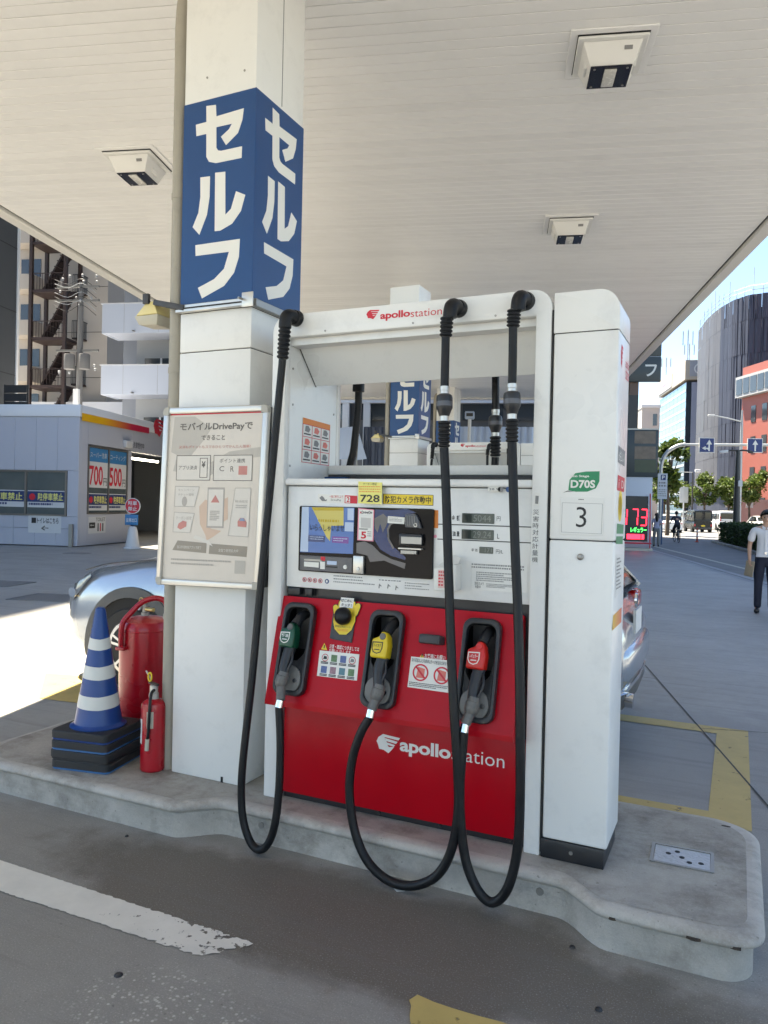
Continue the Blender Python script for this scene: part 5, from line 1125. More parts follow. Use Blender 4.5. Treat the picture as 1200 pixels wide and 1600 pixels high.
def make_car(name, label, cat, loc, rz, kind, paint, group=None, detail=False, plate_txt=None):
    """front of the car at local -x"""
    o = thing(name, label, cat, loc, rz, group)
    if kind == 'suv':
        L, W, zb, r = 5.08, 1.90, 0.24, 0.365
        top = lambda f: interp([(0,.66),(.012,.82),(.04,.93),(.10,1.05),(.22,1.14),(.30,1.16),(.60,1.12),(.90,1.08),(.97,1.0),(1,.80)], f)
        wid = lambda f: interp([(0,.70),(.02,.83),(.06,.93),(.14,.985),(.25,1.0),(.80,1.0),(.92,.97),(.975,.90),(1,.74)], f)
        sec = [(.27,.74,1.12,.70,1.15),(.37,.80,1.10,.66,1.48),(.45,.82,1.06,.66,1.60),(.62,.83,1.06,.66,1.63),(.80,.82,1.05,.65,1.60),(.90,.80,1.05,.64,1.53),(.985,.72,1.03,.62,1.08)]
        wx = (-L/2+1.02, L/2-1.03)
    elif kind == 'van':
        L, W, zb, r = 3.6, 1.55, 0.22, 0.29
        top = lambda f: interp([(0,.70),(.05,.90),(.12,.98),(.95,.98),(1,.96)], f)
        wid = lambda f: interp([(0,.80),(.05,.94),(.15,1.0),(.95,1.0),(1,.96)], f)
        sec = [(.06,.68,.97,.66,1.0),(.20,.72,.98,.68,1.72),(.30,.73,.98,.69,1.86),(.92,.73,.98,.69,1.88),(.985,.72,.98,.68,1.80),(.999,.70,.97,.68,1.0)]
        wx = (-L/2+.55, L/2-.62)
    elif kind == 'minivan':
        L, W, zb, r = 4.7, 1.75, 0.22, 0.32
        top = lambda f: interp([(0,.66),(.04,.86),(.16,1.0),(.95,1.02),(1,.95)], f)
        wid = lambda f: interp([(0,.74),(.05,.92),(.15,1.0),(.94,1.0),(1,.92)], f)
        sec = [(.10,.74,.98,.72,1.0),(.28,.80,1.0,.72,1.72),(.38,.82,1.0,.74,1.84),(.90,.82,1.0,.74,1.86),(.97,.80,1.0,.72,1.76),(.998,.76,1.0,.72,1.04)]
        wx = (-L/2+.85, L/2-.9)
    else:
        L, W, zb, r = 4.5, 1.72, 0.20, 0.31
        top = lambda f: interp([(0,.58),(.04,.74),(.15,.86),(.28,.92),(.78,.94),(.92,.96),(1,.80)], f)
        wid = lambda f: interp([(0,.74),(.05,.91),(.15,1.0),(.85,1.0),(.95,.95),(1,.80)], f)
        sec = [(.24,.70,.90,.66,.93),(.38,.76,.93,.60,1.36),(.47,.78,.94,.60,1.44),(.64,.78,.94,.60,1.44),(.76,.76,.94,.60,1.34),(.89,.70,.95,.64,.98)]
        wx = (-L/2+.82, L/2-.95)
    body = obj('body', car_body(L, W, zb, top, wid), paint, o, ang=50)
    if kind in ('van','minivan'):
        obj('upper_body', greenhouse(L, W, sec), paint, o, ang=45); hw_ = sec[2][1]; zr_ = sec[2][4]
        obj('rear_window', MB().prism(rr(-hw_*.84,hw_*.84,1.12,zr_-.16,.06), L/2-.035, L/2-.002, 'x'), GLS, o)
        for s in (-1,1):
            for xa_, xb_ in ((-.24,-.02),(.0,.22),(.24,.45)): obj('side_window', MB().box(L*xa_,L*xb_,s*(hw_-.01)-.02,s*(hw_-.01)+.022,1.08,zr_-.22), GLS, o, bevel=0.02)
        obj('windscreen', MB().bar((-L/2+L*(sec[0][0]+.015),0,1.05), (-L/2+L*(sec[1][0]-.015),0,sec[1][4]-.05), hw_*1.7, .05, (1,0,0)), GLS, o)
    else: obj('windows', greenhouse(L, W, sec), GLS, o, ang=45)
    rf = [s for s in sec if s[4] > 1.25]
    t = MB(); rows = []
    for f, wl_, zl, wh, zh in rf:
        x = -L/2+L*f; rows.append([(x,-wh*1.01,zh-.03),(x,-wh*.9,zh+.018),(x,-wh*.4,zh+.038),(x,0,zh+.042),(x,wh*.4,zh+.038),(x,wh*.9,zh+.018),(x,wh*1.01,zh-.03)])
    t.add([p for r_ in rows for p in r_], [(i*7+j,i*7+j+1,(i+1)*7+j+1,(i+1)*7+j) for i in range(len(rows)-1) for j in range(6)])
    obj('roof', t, paint, o, ang=50)
    for s in (-1,1):
        for a, b in ((0,1),(-2,-1)):   # screen pillars
            A_, B_ = sec[a], sec[b]; 
            obj('pillar', MB().bar((-L/2+L*A_[0], s*(A_[1] if a == 0 else A_[3]), A_[2] if a == 0 else A_[4]-.02), (-L/2+L*B_[0], s*(B_[3] if b == 1 else B_[1]), B_[4]-.02 if b == 1 else B_[2]), .07, .05), paint, o)
        if kind in ('van','minivan'): obj('pillar', MB().box(L*.36,L*.40,s*(.735 if kind == 'van' else .81)-.02,s*(.735 if kind == 'van' else .81)+.012,.97,1.76), paint, o)
        for x in wx:
            yy = s*(W/2)
            obj('wheel_well', MB().lathe([(0,0),(r*1.22,0),(r*1.22,s*.012),(0,s*.012)], 28, (x,yy-s*.004,r), 'y') if not detail else MB().prism([(x+r*1.24*math.cos(a), max(zb-.005, r+r*1.24*math.sin(a))) for a in [-.35+k*(PI+.7)/20 for k in range(21)]], yy-s*.10, yy+s*.006, 'y'), WELL, o)
            if detail:
                t = MB(); P = [(-.42+k*(PI+.84)/24) for k in range(25)]; po = []; 
                for k in range(24):
                    a, b = P[k], P[k+1]; pt_ = lambda q, q2: (x+r*q*math.cos(q2), max(zb+.02, r+r*q*math.sin(q2)))
                    p1, p2, p3, p4 = pt_(1.21,a), pt_(1.21,b), pt_(1.46,b), pt_(1.46,a)
                    t.add([(p1[0],yy-s*.05,p1[1]),(p2[0],yy-s*.05,p2[1]),(p2[0],yy+s*.022,p2[1]),(p1[0],yy+s*.022,p1[1]),(p3[0],yy+s*.012,p3[1]),(p4[0],yy+s*.012,p4[1]),(p3[0],yy-s*.06,p3[1]),(p4[0],yy-s*.06,p4[1])], [(0,1,2,3),(3,2,4,5),(5,4,6,7)])
                obj('arch_trim', t, TRIM, o, ang=40)
            wheel(o, x, yy-s*(.085 if not detail else .082), r, s, detail=detail)
    xr = L/2; xf = -L/2
    if detail:
        for s in (-1,1):
            # wrap-round head lamp, follows the nose of the body
            t = MB(); rows = []
            for k in range(9):
                f = .022+.075*k/8; w = W/2*wid(f); zt = top(f); zl = zb+.10; x = xf+L*f
                up_ = zt-.05-.02*(1-k/8); dn = up_-lerp(.17,.05,(k/8)**1.3); ww = w*.985+.003
                rows.append([(x-.006,s*ww*.985,up_),(x-.010,s*(ww+.003),lerp(up_,dn,.5)),(x-.006,s*(ww+.002),dn)])
            t.add([p for r_ in rows for p in r_], [(i*3+j,i*3+j+1,(i+1)*3+j+1,(i+1)*3+j) for i in range(8) for j in range(2)])
            hl = obj('headlight', t, HEADL, o, ang=60)
            obj('lamp_ring', MB().lathe([(.03,0),(.045,0),(.045,.02*s),(.03,.02*s)], 16, (xf+L*.045, s*(W/2*wid(.045)+.0), top(.045)-.14), 'y'), CHROME, hl)
            tl_ = obj('tail_light', MB().box(xr-.26,xr-.052,s*W*.34-.12,s*W*.34+.135,.86,1.0), TAIL, o, bevel=0.03, seg=3)
            obj('bumper_reflector', MB().box(xr-.09,xr-.006,s*W*.34-.14,s*W*.34+.06,.52,.57), TAIL, o, bevel=0.01)
        obj('bonnet_line', MB().tube(catmull([(xf+.26,-.74,.99),(xf+.6,-.80,1.07),(xf+1.1,-.84,1.125),(xf+1.45,-.85,1.14)],4), .006, 5), TRIM, o)
        obj('bonnet_line', MB().tube(catmull([(xf+.26,.74,.99),(xf+.6,.80,1.07),(xf+1.1,.84,1.125),(xf+1.45,.85,1.14)],4), .006, 5), TRIM, o)
        obj('grille', MB().box(xf-.008,xf+.08,-.45,.45,.50,.76), BLACKP, o, bevel=0.02)
        rb_ = obj('rear_bumper', MB().prism([(xr-.30,-.86),(xr-.05,-.80),(xr+.03,-.62),(xr+.05,0),(xr+.03,.62),(xr-.05,.80),(xr-.30,.86)], .46, .70), SILV, o, bevel=0.05, seg=3)
        obj('lower_valance', MB().prism([(xr-.32,-.84),(xr-.07,-.77),(xr+.0,-.60),(xr+.02,0),(xr+.0,.60),(xr-.07,.77),(xr-.32,.84)], .29, .458), TRIM, o, bevel=0.03, seg=2)
        obj('bumper_chrome', MB().prism([(xr-.06,-.76),(xr+.012,-.60),(xr+.030,0),(xr+.012,.60),(xr-.06,.76),(xr-.09,.74),(xr-.01,.58),(xr+.0,0),(xr-.01,-.58),(xr-.09,-.74)], .405, .435), CHROME, rb_)
        obj('exhaust_trim', MB().tube([(xr-.02,-.55,.36),(xr+.055,-.55,.355)], .05, 14), CHROME, rb_)
        obj('number_plate', MB().bar((xr-.004,0,.84), (xr+.016,0,.84), .34, .17), PLATE, o)
        obj('badge', MB().lathe([(0,0),(.055,0),(.050,.016),(0,.016)], 18, (xr-.012,0,.985), 'x'), CHROME, o)
        obj('rear_wiper', MB().bar((xr-.16,-.02,1.20), (xr-.13,.32,1.17), .02, .02), BLACKP, o)
        for s in (-1,1):
            obj('mirror', MB().box(-L/2+L*.33-.10,-L/2+L*.33+.08,s*1.0-.12,s*1.0+.10,1.06,1.20), paint, o, bevel=0.03)
            obj('door_line', MB().tube([(-.45,s*(W/2-.004),.42),(-.45,s*(W/2+.001),.72),(-.42,s*(W/2-.02),1.02)], .005, 5), TRIM, o)
    else:
        for s in (-1,1):
            if kind == 'van': obj('tail_light', MB().box(xr-.05,xr+.012,s*.66-.075,s*.66+.075,.52,.70), TAIL, o, bevel=0.01)
            elif kind == 'minivan': obj('tail_light', MB().box(xr-.08,xr-.006,s*.70-.07,s*.70+.07,.85,1.35), TAIL, o, bevel=0.01)
            else: obj('tail_light', MB().box(xr-.12,xr-.008,s*.62-.12,s*.62+.12,.68,.80), TAIL, o, bevel=0.01)
            obj('headlight', MB().box(xf-.004,xf+.16,s*.58-.13,s*.58+.13,.60,.73), HEADL, o, bevel=0.02)
        obj('number_plate', MB().box(xr-.02,xr+.014,-.17,.17,.50,.62), YEL if kind == 'van' else PLATE, o)
        obj('bumper', MB().box(xr-.10,xr+.02,-W*.46,W*.46,.26,.44), TRIM if kind == 'van' else paint, o, bevel=0.03)
    return o
SILV = mat('silver_paint', (0.36,0.40,0.45), 0.22, metal=0.6, var=0.03, scale=3, coat=0.7, rvar=0.04)
WPAINT = mat('white_paint', (0.80,0.80,0.78), 0.25, var=0.02, coat=0.6, rvar=0.04); KPAINT = mat('black_paint', (0.008,0.008,0.009), 0.25, var=0.05, spec=0.3, coat=0.15, rvar=0.04)
GPAINT = mat('grey_paint', (0.20,0.21,0.22), 0.25, metal=0.4, var=0.04, coat=0.6, rvar=0.04); BPAINT = mat('pale_blue_paint', (0.40,0.50,0.56), 0.25, var=0.04, coat=0.6, rvar=0.04)
make_car('parked_suv', 'silver suv standing behind the pump island, front wheel beside the blue cones', 'car', (-1.09,2.77,0.0), 0.0, 'suv', SILV, detail=True)
TV = ST-PI/2      # driving away along the street
def traffic(kind, u, v, label, paint, name='passing_car', cat='car', turn=0.0):
    return make_car(name, label, cat, S(u,v,-0.008), TV+turn, kind, paint, 'traffic on the street')
traffic('van', 17.0, 69.0, 'small black van seen from behind, nearest vehicle on the street', KPAINT, 'delivery_van', 'van')
traffic('minivan', 21.4, 78.0, 'white minivan directly right of the black van', WPAINT)
traffic('sedan', 13.8, 66.0, 'white car behind the cyclist at the kerb', WPAINT)
traffic('sedan', 25.2, 79.0, 'white sedan right of the street lamp above the hedge', WPAINT)
traffic('sedan', 17.2, 84.0, 'pale blue grey car ahead of the black van', BPAINT)
traffic('minivan', 16.4, 96.0, 'white minivan far up the street above the cyclist', WPAINT)
traffic('sedan', 20.4, 100.0, 'white car far up the street behind the vans', WPAINT)
traffic('minivan', 24.6, 104.0, 'white van far up the street, right of the other cars', WPAINT)
traffic('sedan', 14.0, 92.0, 'grey car far up the street at the left kerb', GPAINT)

# ================================================================ people
def skin_mesh(name, joints, edges, root, sub=2):
    me = bpy.data.meshes.new(name); names = list(joints); me.from_pydata([joints[k][0] for k in names], [(names.index(a), names.index(b)) for a, b in edges], [])
    o = bpy.data.objects.new(name, me); col.objects.link(o)
    m = o.modifiers.new('skin', 'SKIN'); m.use_smooth_shade = True
    sv = me.skin_vertices[0].data
    for i, k in enumerate(names):
        r = joints[k][1]; sv[i].radius = (r, r) if not isinstance(r, tuple) else r
        sv[i].use_root = (k == root)
    s = o.modifiers.new('sub', 'SUBSURF'); s.levels = sub; s.render_levels = sub
    dg = bpy.context.evaluated_depsgraph_get(); dg.update()
    out = bpy.data.meshes.new_from_object(o.evaluated_get(dg)); out.name = name
    bpy.data.objects.remove(o)
    out.materials.clear(); out.shade_smooth(); return out
SKINM = mat('skin', (0.50,0.30,0.21), 0.5, var=0.05); HAIRM = mat('hair_black', (0.012,0.010,0.009), 0.5, var=0.2, scale=60)
SHIRTM = mat('shirt_white', (0.66,0.68,0.72), 0.75, var=0.04, scale=12, bump=0.3, bscale=18); TROUM = mat('trousers_navy', (0.012,0.016,0.035), 0.8, var=0.1, bump=0.3, bscale=16); SHOEM = mat('shoe_black', (0.015,0.013,0.012), 0.35, var=0.1)
def person(label, loc, rz, J, shirt, trous, hair_long=False, sleeves=True, hold=None, group=None, extra=None, face=True, shoe=None):
    """J: joint positions, figure facing local -y; z up, feet at 0"""
    o = thing('person', label, 'person', loc, rz, group)
    V = {k: Vector(p) for k, p in J.items()}
    mid = lambda a, b, t: tuple(V[a].lerp(V[b], t))
    jt = {'pelvis':(J['pelvis'],.105),'waist':(mid('pelvis','chest',.5),.10),'chest':(J['chest'],.115),'neckb':(mid('chest','neck',.75),.065),'neck':(J['neck'],.048),
          'jaw':(J['jaw'],.062),'head':(J['head'],.088),'crown':(J['crown'],.07)}
    ed = [('pelvis','waist'),('waist','chest'),('chest','neckb'),('neckb','neck'),('neck','jaw'),('jaw','head'),('head','crown')]
    for s in 'LR':
        jt.update({'sh'+s:(J['sh'+s],.055),'ua'+s:(mid('sh'+s,'el'+s,.5),.046),'el'+s:(J['el'+s],.036),'fa'+s:(mid('el'+s,'wr'+s,.4),.036),'wr'+s:(J['wr'+s],.024),'pa'+s:(J['pa'+s],.030),
                   'hip'+s:(J['hip'+s],.085),'th'+s:(mid('hip'+s,'kn'+s,.5),.074),'kn'+s:(J['kn'+s],.053),'ca'+s:(mid('kn'+s,'an'+s,.35),.052),'an'+s:(J['an'+s],.034),'toe'+s:(J['toe'+s],.030)})
        ed += [('neckb','sh'+s),('sh'+s,'ua'+s),('ua'+s,'el'+s),('el'+s,'fa'+s),('fa'+s,'wr'+s),('wr'+s,'pa'+s),('pelvis','hip'+s),('hip'+s,'th'+s),('th'+s,'kn'+s),('kn'+s,'ca'+s),('ca'+s,'an'+s),('an'+s,'toe'+s)]
        # five fingers, rooted in the palm
        d = (V['pa'+s]-V['wr'+s]).normalized(); sd = Vector((0,1,0)); sd = (sd-d*sd.dot(d)).normalized(); inn = d.cross(sd)
        if inn.x*(V['sh'+s].x) > 0: inn = -inn
        for q, ln in enumerate((.062,.072,.068,.055)):
            b0 = V['pa'+s]+d*.022+sd*(.026-.017*q)*-1; b1 = b0+d*ln*.55+inn*.008; b2 = b1+d*ln*.30+inn*.024
            jt.update({f'f{s}{q}a':(tuple(b0),.0105),f'f{s}{q}b':(tuple(b1),.0095),f'f{s}{q}c':(tuple(b2),.0080)}); ed += [('pa'+s,f'f{s}{q}a'),(f'f{s}{q}a',f'f{s}{q}b'),(f'f{s}{q}b',f'f{s}{q}c')]
        b0 = V['wr'+s]+d*.03-sd*.028; b1 = b0+d*.035-sd*.014+inn*.015
        jt.update({f't{s}a':(tuple(b0),.012),f't{s}b':(tuple(b1),.0095)}); ed += [('wr'+s,f't{s}a'),(f't{s}a',f't{s}b')]
    body = obj('body', skin_mesh('body', jt, ed, 'pelvis'), SKINM, o)
    # shirt: torso and sleeves
    sj = {'hem':(mid('pelvis','chest',-.10),(.152,.114)),'hem2':(mid('pelvis','chest',.10),(.152,.114)),'waist':(mid('pelvis','chest',.45),(.148,.110)),'chest':(J['chest'],(.165,.118)),'up':(mid('chest','neck',.55),(.120,.090)),'col':(mid('chest','neck',.88),.058)}
    se = [('hem','hem2'),('hem2','waist'),('waist','chest'),('chest','up'),('up','col')]
    for s in 'LR':
        e_ = .80 if sleeves else .35
        sj.update({'sh'+s:(J['sh'+s],.072),'sm'+s:(mid('sh'+s,'el'+s,.42),.066),'se'+s:(mid('sh'+s,'el'+s,e_),.064)}); se += [('up','sh'+s),('sh'+s,'sm'+s),('sm'+s,'se'+s)]
    sh = obj('shirt', skin_mesh('shirt', sj, se, 'waist'), shirt, o)
    tj = {'waist':(mid('pelvis','chest',.36),(.164,.128)),'w2':(mid('pelvis','chest',.16),(.158,.120)),'pelvis':(J['pelvis'],(.158,.120))}; te = [('waist','w2'),('w2','pelvis')]
    for s in 'LR':
        tj.update({'hip'+s:(mid('hip'+s,'kn'+s,.06),.100),'th'+s:(mid('hip'+s,'kn'+s,.5),.090),'kn'+s:(J['kn'+s],.070),'ca'+s:(mid('kn'+s,'an'+s,.45),.066),'an'+s:(mid('kn'+s,'an'+s,1.06),.060)})
        te += [('pelvis','hip'+s),('hip'+s,'th'+s),('th'+s,'kn'+s),('kn'+s,'ca'+s),('ca'+s,'an'+s)]
    obj('trousers', skin_mesh('trousers', tj, te, 'pelvis'), trous, o)
    for s in 'LR':
        a, t_ = V['an'+s], V['toe'+s]; h = a-(t_-a)*.45
        obj('shoe', skin_mesh('shoe', {'h':((h.x,h.y,h.z-.04 if h.z > .06 else .045),.044),'m':(((a.x+t_.x)/2,(a.y+t_.y)/2,min(a.z,t_.z)+.014),.050),'t':((t_.x,t_.y-.02,t_.z+.008),.044)}, [('h','m'),('m','t')], 'm', 1), shoe or SHOEM, o)
    hd_ = V['head']; cr = V['crown']; fwd = Vector((0,-1,0))
    # hair: a close shell over crown, sides and back of the head, open at the face
    t = MB(); nu, nv_ = 28, 16; hc_ = hd_+Vector((0,.010,.012)); rx_, ry_, rz_ = .098, .112, .116; gv_ = []
    for i in range(nv_+1):
        for j in range(nu):
            th = PI*i/nv_; ph = 2*PI*j/nu; q_ = 1+.035*math.sin(7*ph+3*th)+.02*math.sin(13*ph)
            gv_.append((hc_.x+rx_*q_*math.sin(th)*math.cos(ph), hc_.y+ry_*q_*math.sin(th)*math.sin(ph), hc_.z+rz_*q_*math.cos(th)))
    fs_h = []
    for i in range(nv_):
        for j in range(nu):
            f4 = (i*nu+j, i*nu+(j+1)%nu, (i+1)*nu+(j+1)%nu, (i+1)*nu+j); cz_ = sum(gv_[k][2] for k in f4)/4-hc_.z; cy_ = sum(gv_[k][1] for k in f4)/4-hc_.y
            if cz_ > interp([(-.11,.058),(-.05,.048),(-.02,.0),(.02,-.03),(.11,-.085)], cy_): fs_h.append(f4)
    t.add(gv_, fs_h)
    if hair_long: t.tube(catmull([tuple(hd_+Vector((0,.075,.0))),tuple(hd_+Vector((0,.105,-.12))),tuple(hd_+Vector((0,.115,-.24))),tuple(hd_+Vector((0,.10,-.34)))],4), [.085,.088,.09,.09,.088,.085,.08,.075,.07,.06,.05,.04,.02], 12)
    obj('hair', t, HAIRM, o, ang=80)
    if face:
        fy = hd_.y-.090
        for s in (-1,1):
            obj('eye', MB().lathe([(0,-.004),(.010,-.003),(.011,.002),(0,.004)], 10, (hd_.x+s*.032, fy+.006, hd_.z-.006), 'y'), INK, body)
            obj('eyebrow', MB().bar((hd_.x+s*.016,fy+.004,hd_.z+.020), (hd_.x+s*.050,fy+.012,hd_.z+.019), .006, .008), HAIRM, body)
            obj('ear', MB().lathe([(0,-.008),(.020,-.006),(.024,.004),(0,.008)], 10, (hd_.x+s*.088, hd_.y+.005, hd_.z-.020), 'x'), SKINM, body)
        obj('nose', MB().add([(hd_.x-.006,fy+.002,hd_.z+.004),(hd_.x+.006,fy+.002,hd_.z+.004),(hd_.x+.016,fy,hd_.z-.042),(hd_.x-.016,fy,hd_.z-.042),(hd_.x,fy-.022,hd_.z-.036),(hd_.x,fy+.03,hd_.z-.02)], [(0,1,4),(1,2,4),(2,3,4),(3,0,4),(0,1,5),(1,2,5),(2,3,5),(3,0,5)]), SKINM, body)
        obj('mouth', MB().bar((hd_.x-.022,fy+.012,hd_.z-.066), (hd_.x+.022,fy+.012,hd_.z-.066), .008, .007), mat('lips',(0.35,0.13,0.11),.5), body)
    return o, sh
MAN = {'pelvis':(0,0,.93),'chest':(0,.0,1.24),'neck':(0,-.005,1.47),'jaw':(0,-.022,1.535),'head':(0,-.015,1.60),'crown':(0,-.005,1.645),
       'shL':(.185,0,1.385),'elL':(.235,.015,1.12),'wrL':(.245,-.06,.90),'paL':(.245,-.075,.845),'shR':(-.185,0,1.385),'elR':(-.245,.03,1.12),'wrR':(-.240,-.055,.90),'paR':(-.235,-.075,.845),
       'hipL':(.085,0,.88),'knL':(.10,-.045,.49),'anL':(.105,.0,.085),'toeL':(.115,-.14,.035),'hipR':(-.085,0,.88),'knR':(-.10,-.01,.49),'anR':(-.105,.035,.085),'toeR':(-.12,-.105,.035)}
mp = (4.390, 13.400, 0.028)
pm, shm = person('man in white short sleeved shirt and navy trousers at the right edge', S(mp[0],13.4,0.0), ST-0.30, MAN, SHIRTM, TROUM, sleeves=True)
for s in (-1,1): obj('collar', MB().add([(s*.004,-.082,1.425),(s*.060,-.048,1.462),(s*.066,-.060,1.415),(s*.030,-.104,1.380)], [(0,1,2,3)]), SHIRTM, shm)
obj('placket', MB().box(-.012,.012,-.1225,-.1195,.98,1.38), mat('shirt_placket',(0.72,0.73,0.76),.7), shm)
for k in range(5): obj('button', MB().lathe([(0,-.124),(.006,-.124),(.006,-.1225),(0,-.1225)], 8, (0,0,1.02+k*.08), 'y'), WINK, shm)
obj('buckle', MB().box(-.02,.02,-.138,-.120,.99,1.025), CHROME, pm)
fd = obj('folder', MB().box(-.012,.012,-.075,.075,-.13,.13), mat('folder_tan',(0.30,0.25,0.18),.7), label='tan folder carried in the hand of the man in white', cat='folder', bevel=0.006)
fd.rotation_euler = (0.12,0.05,ST-0.30+0.95); fd.location = S(mp[0],13.4,0.0)+Matrix.Rotation(ST-0.30,3,'Z')@Vector((-.238,-.085,.74))
WM = dict(MAN); 
WM.update({'elL':(.21,.03,1.14),'wrL':(.16,-.14,1.10),'paL':(.13,-.18,1.10),'elR':(-.21,.03,1.14),'wrR':(-.15,-.14,1.12),'paR':(-.12,-.18,1.12)})
o, _s = person('woman with long black hair in pale top and grey trousers beside the price sign', S(7.35,37.3,0), ST+PI, WM, mat('top_lilac',(0.42,0.40,0.50),.8,var=.05), mat('trousers_grey',(0.24,0.23,0.21),.8,var=.05), hair_long=True, sleeves=True, face=False, group='people out on the pavement')
o.scale = (0.92,0.92,0.93)
CY = {'pelvis':(0,.0,.95),'chest':(0,-.14,1.24),'neck':(0,-.19,1.46),'jaw':(0,-.225,1.53),'head':(0,-.22,1.595),'crown':(0,-.21,1.64),
      'shL':(.185,-.16,1.385),'elL':(.25,-.32,1.16),'wrL':(.26,-.52,1.04),'paL':(.25,-.58,1.03),'shR':(-.185,-.16,1.385),'elR':(-.25,-.32,1.16),'wrR':(-.26,-.52,1.04),'paR':(-.25,-.58,1.03),
      'hipL':(.09,0,.90),'knL':(.11,-.36,.72),'anL':(.11,-.18,.36),'toeL':(.115,-.32,.32),'hipR':(-.09,0,.90),'knR':(-.11,-.26,.56),'anR':(-.11,-.10,.17),'toeR':(-.115,-.24,.13)}
cyp = S(9.7,43.7,-.004); cyr = ST+PI
person('cyclist in dark clothes and cap riding away along the pavement', cyp, cyr, CY, mat('jacket_navy',(0.035,0.04,0.06),.8,var=.1), mat('trousers_dark',(0.02,0.02,0.024),.8,var=.1), face=False, group='people out on the pavement')
bk = thing('bicycle', 'dark bicycle under the cyclist on the pavement', 'bicycle', cyp, cyr)
for y in (-.60,.42):
    w_ = obj('wheel', MB().tube([(0,y+.32*math.cos(a),.335+.32*math.sin(a)) for a in [k*PI/14 for k in range(29)]], .017, 6), TYRE, bk); t = MB()
    for k in range(8): a = k*PI/8; t.tube([(0,y-.31*math.cos(a),.335-.31*math.sin(a)),(0,y+.31*math.cos(a),.335+.31*math.sin(a))], .003, 4)
    obj('spokes', t, CHROME, w_)
t = MB()
for a, b in (((0,.42,.335),(0,.03,.80)),((0,.42,.335),(0,-.05,.33)),((0,-.05,.33),(0,.05,.84)),((0,-.05,.33),(0,-.50,.80)),((0,.03,.70),(0,-.50,.86)),((0,-.60,.335),(0,-.48,.95))): t.tube([a,b], .016, 7)
obj('frame', t, BLACKP, bk); obj('saddle', MB().prism([(-.08,.14),(.08,.14),(.03,-.12),(-.03,-.12)], .84, .89), BLACK, bk, bevel=0.02)
obj('handlebar', MB().tube(catmull([(-.27,-.60,1.02),(-.15,-.52,1.03),(0,-.48,1.0),(.15,-.52,1.03),(.27,-.60,1.02)],4), .013, 7), CHROME, bk); obj('rear_rack', MB().box(-.08,.08,.10,.50,.70,.715), STEEL, bk)


# ================================================================ second and third island
DX = Vector((-2.055,7.17,0))
for k, nm in ((1,'second'),(2,'third')):
    i2 = isl.copy(); col.objects.link(i2); i2.location = DX*k; i2['label'] = 'grey concrete kerb of the %s pump island further back' % nm
    c2 = copy_tree(col1); c2.location = Vector(col1.location)+DX*k; c2['label'] = 'white canopy column with blue katakana sign on the %s pump island' % nm
    p2 = copy_tree(dpz); p2.location = Vector(dpz.location)+DX*k; p2['label'] = 'beige downpipe beside the %s column, seen through the pump frame' % nm
f2 = copy_tree(fl); f2.location = Vector(fl.location)+DX; f2['label'] = 'small flood light on the second column seen through the pump frame'
KEEP = {'front_frame','rear_frame','top_cover','hood','side_panel','hood_seam','core','top_ledge','rear_ledge','ledge_tray','display_panel','lower_panel','plinth','nozzle_panel','hose_swivel','bend_guard','hose','safety_coupling','cabinet','cabinet_upper','cabinet_top','cabinet_core','cabinet_back','cabinet_plinth','payment_terminal','screen'}
d2 = copy_tree(D, keep=lambda c_: c_.name.split('.')[0] in KEEP); d2.location = Vector(D.location)+DX
d2['label'] = 'second fuel dispenser on the island behind, seen through the frame of number 3'

# ================================================================ shop at the left
SW = mat('shop_grey_panel', (0.47,0.48,0.54), 0.45, var=0.03, scale=1.2); SWH = mat('shop_white_band', (0.68,0.69,0.72), 0.4, var=0.03, scale=1); ALF = mat('window_frame_brown', (0.20,0.18,0.16), 0.4, metal=0.4, var=0.05)
SGL = mat('shop_glass', (0.10,0.12,0.12), 0.08, var=0.2, scale=1.5, spec=0.7); DARKI = mat('bay_dark', (0.42,0.42,0.43), 0.7, var=0.15, scale=1); TUBE = mat('fluorescent', (1.0,0.97,0.86), 0.4, var=0, emit=6.0)
shop = thing('shop_building', 'low grey and white filling station shop at the left', 'building', S(-14.2,24.0,0), ST)
def sb(name, u0, u1, v0, v1, z0, z1, m, parent=None, **k): return obj(name, MB().box(u0+14.2,u1+14.2,v0-24,v1-24,z0,z1), m, parent or shop, **k)
def SF(v): return lambda a, b: (a+14.2, v-24, b)
def SX(u): return lambda a, b: (u+14.2, a-24, b)
zt_ = 4.86; zbnd = 4.45
bw0, bw1 = (-18.581, 1.099), (-14.657, 2.547)       # left window
rw0, rw1 = (24.601, 1.199), (27.380, 3.648)  # right window
sb('core', -30, -14.32, 24.12, 27.8, 0.02, zt_-.05, DARKI)
# front wall in panels round the window
x = -14.202; k = 0
while x > -22:
    x0 = x-.80
    sb('wall_panel', x0+.006, x, 24.0, 24.115, bw1[1]+.06, zbnd-.004, SW, bevel=0.006, seg=1)
    if x0 > bw1[0]+.04 or x < bw0[0]: sb('wall_panel', x0+.006, x, 24.0, 24.115, bw0[1]-.06, bw1[1]+.054, SW, bevel=0.006, seg=1)
    elif x > bw1[0]+.05: sb('wall_panel', bw1[0]+.05, x, 24.0, 24.115, bw0[1]-.06, bw1[1]+.054, SW, bevel=0.006, seg=1)
    sb('wall_panel', x0+.006, x, 24.0, 24.115, 0.62, bw0[1]-.066, SW, bevel=0.006, seg=1)
    sb('wall_panel', x0+.006, x, 24.0, 24.115, 0.03, 0.612, SW, bevel=0.006, seg=1)
    x = x0
sb('window_frame', bw0[0], bw1[0]+.04, 23.97, 24.08, bw0[1]-.05, bw0[1], ALF); sb('window_frame', bw0[0], bw1[0]+.04, 23.97, 24.08, bw1[1], bw1[1]+.05, ALF)
mu = (-16.156, 1.818)[0]
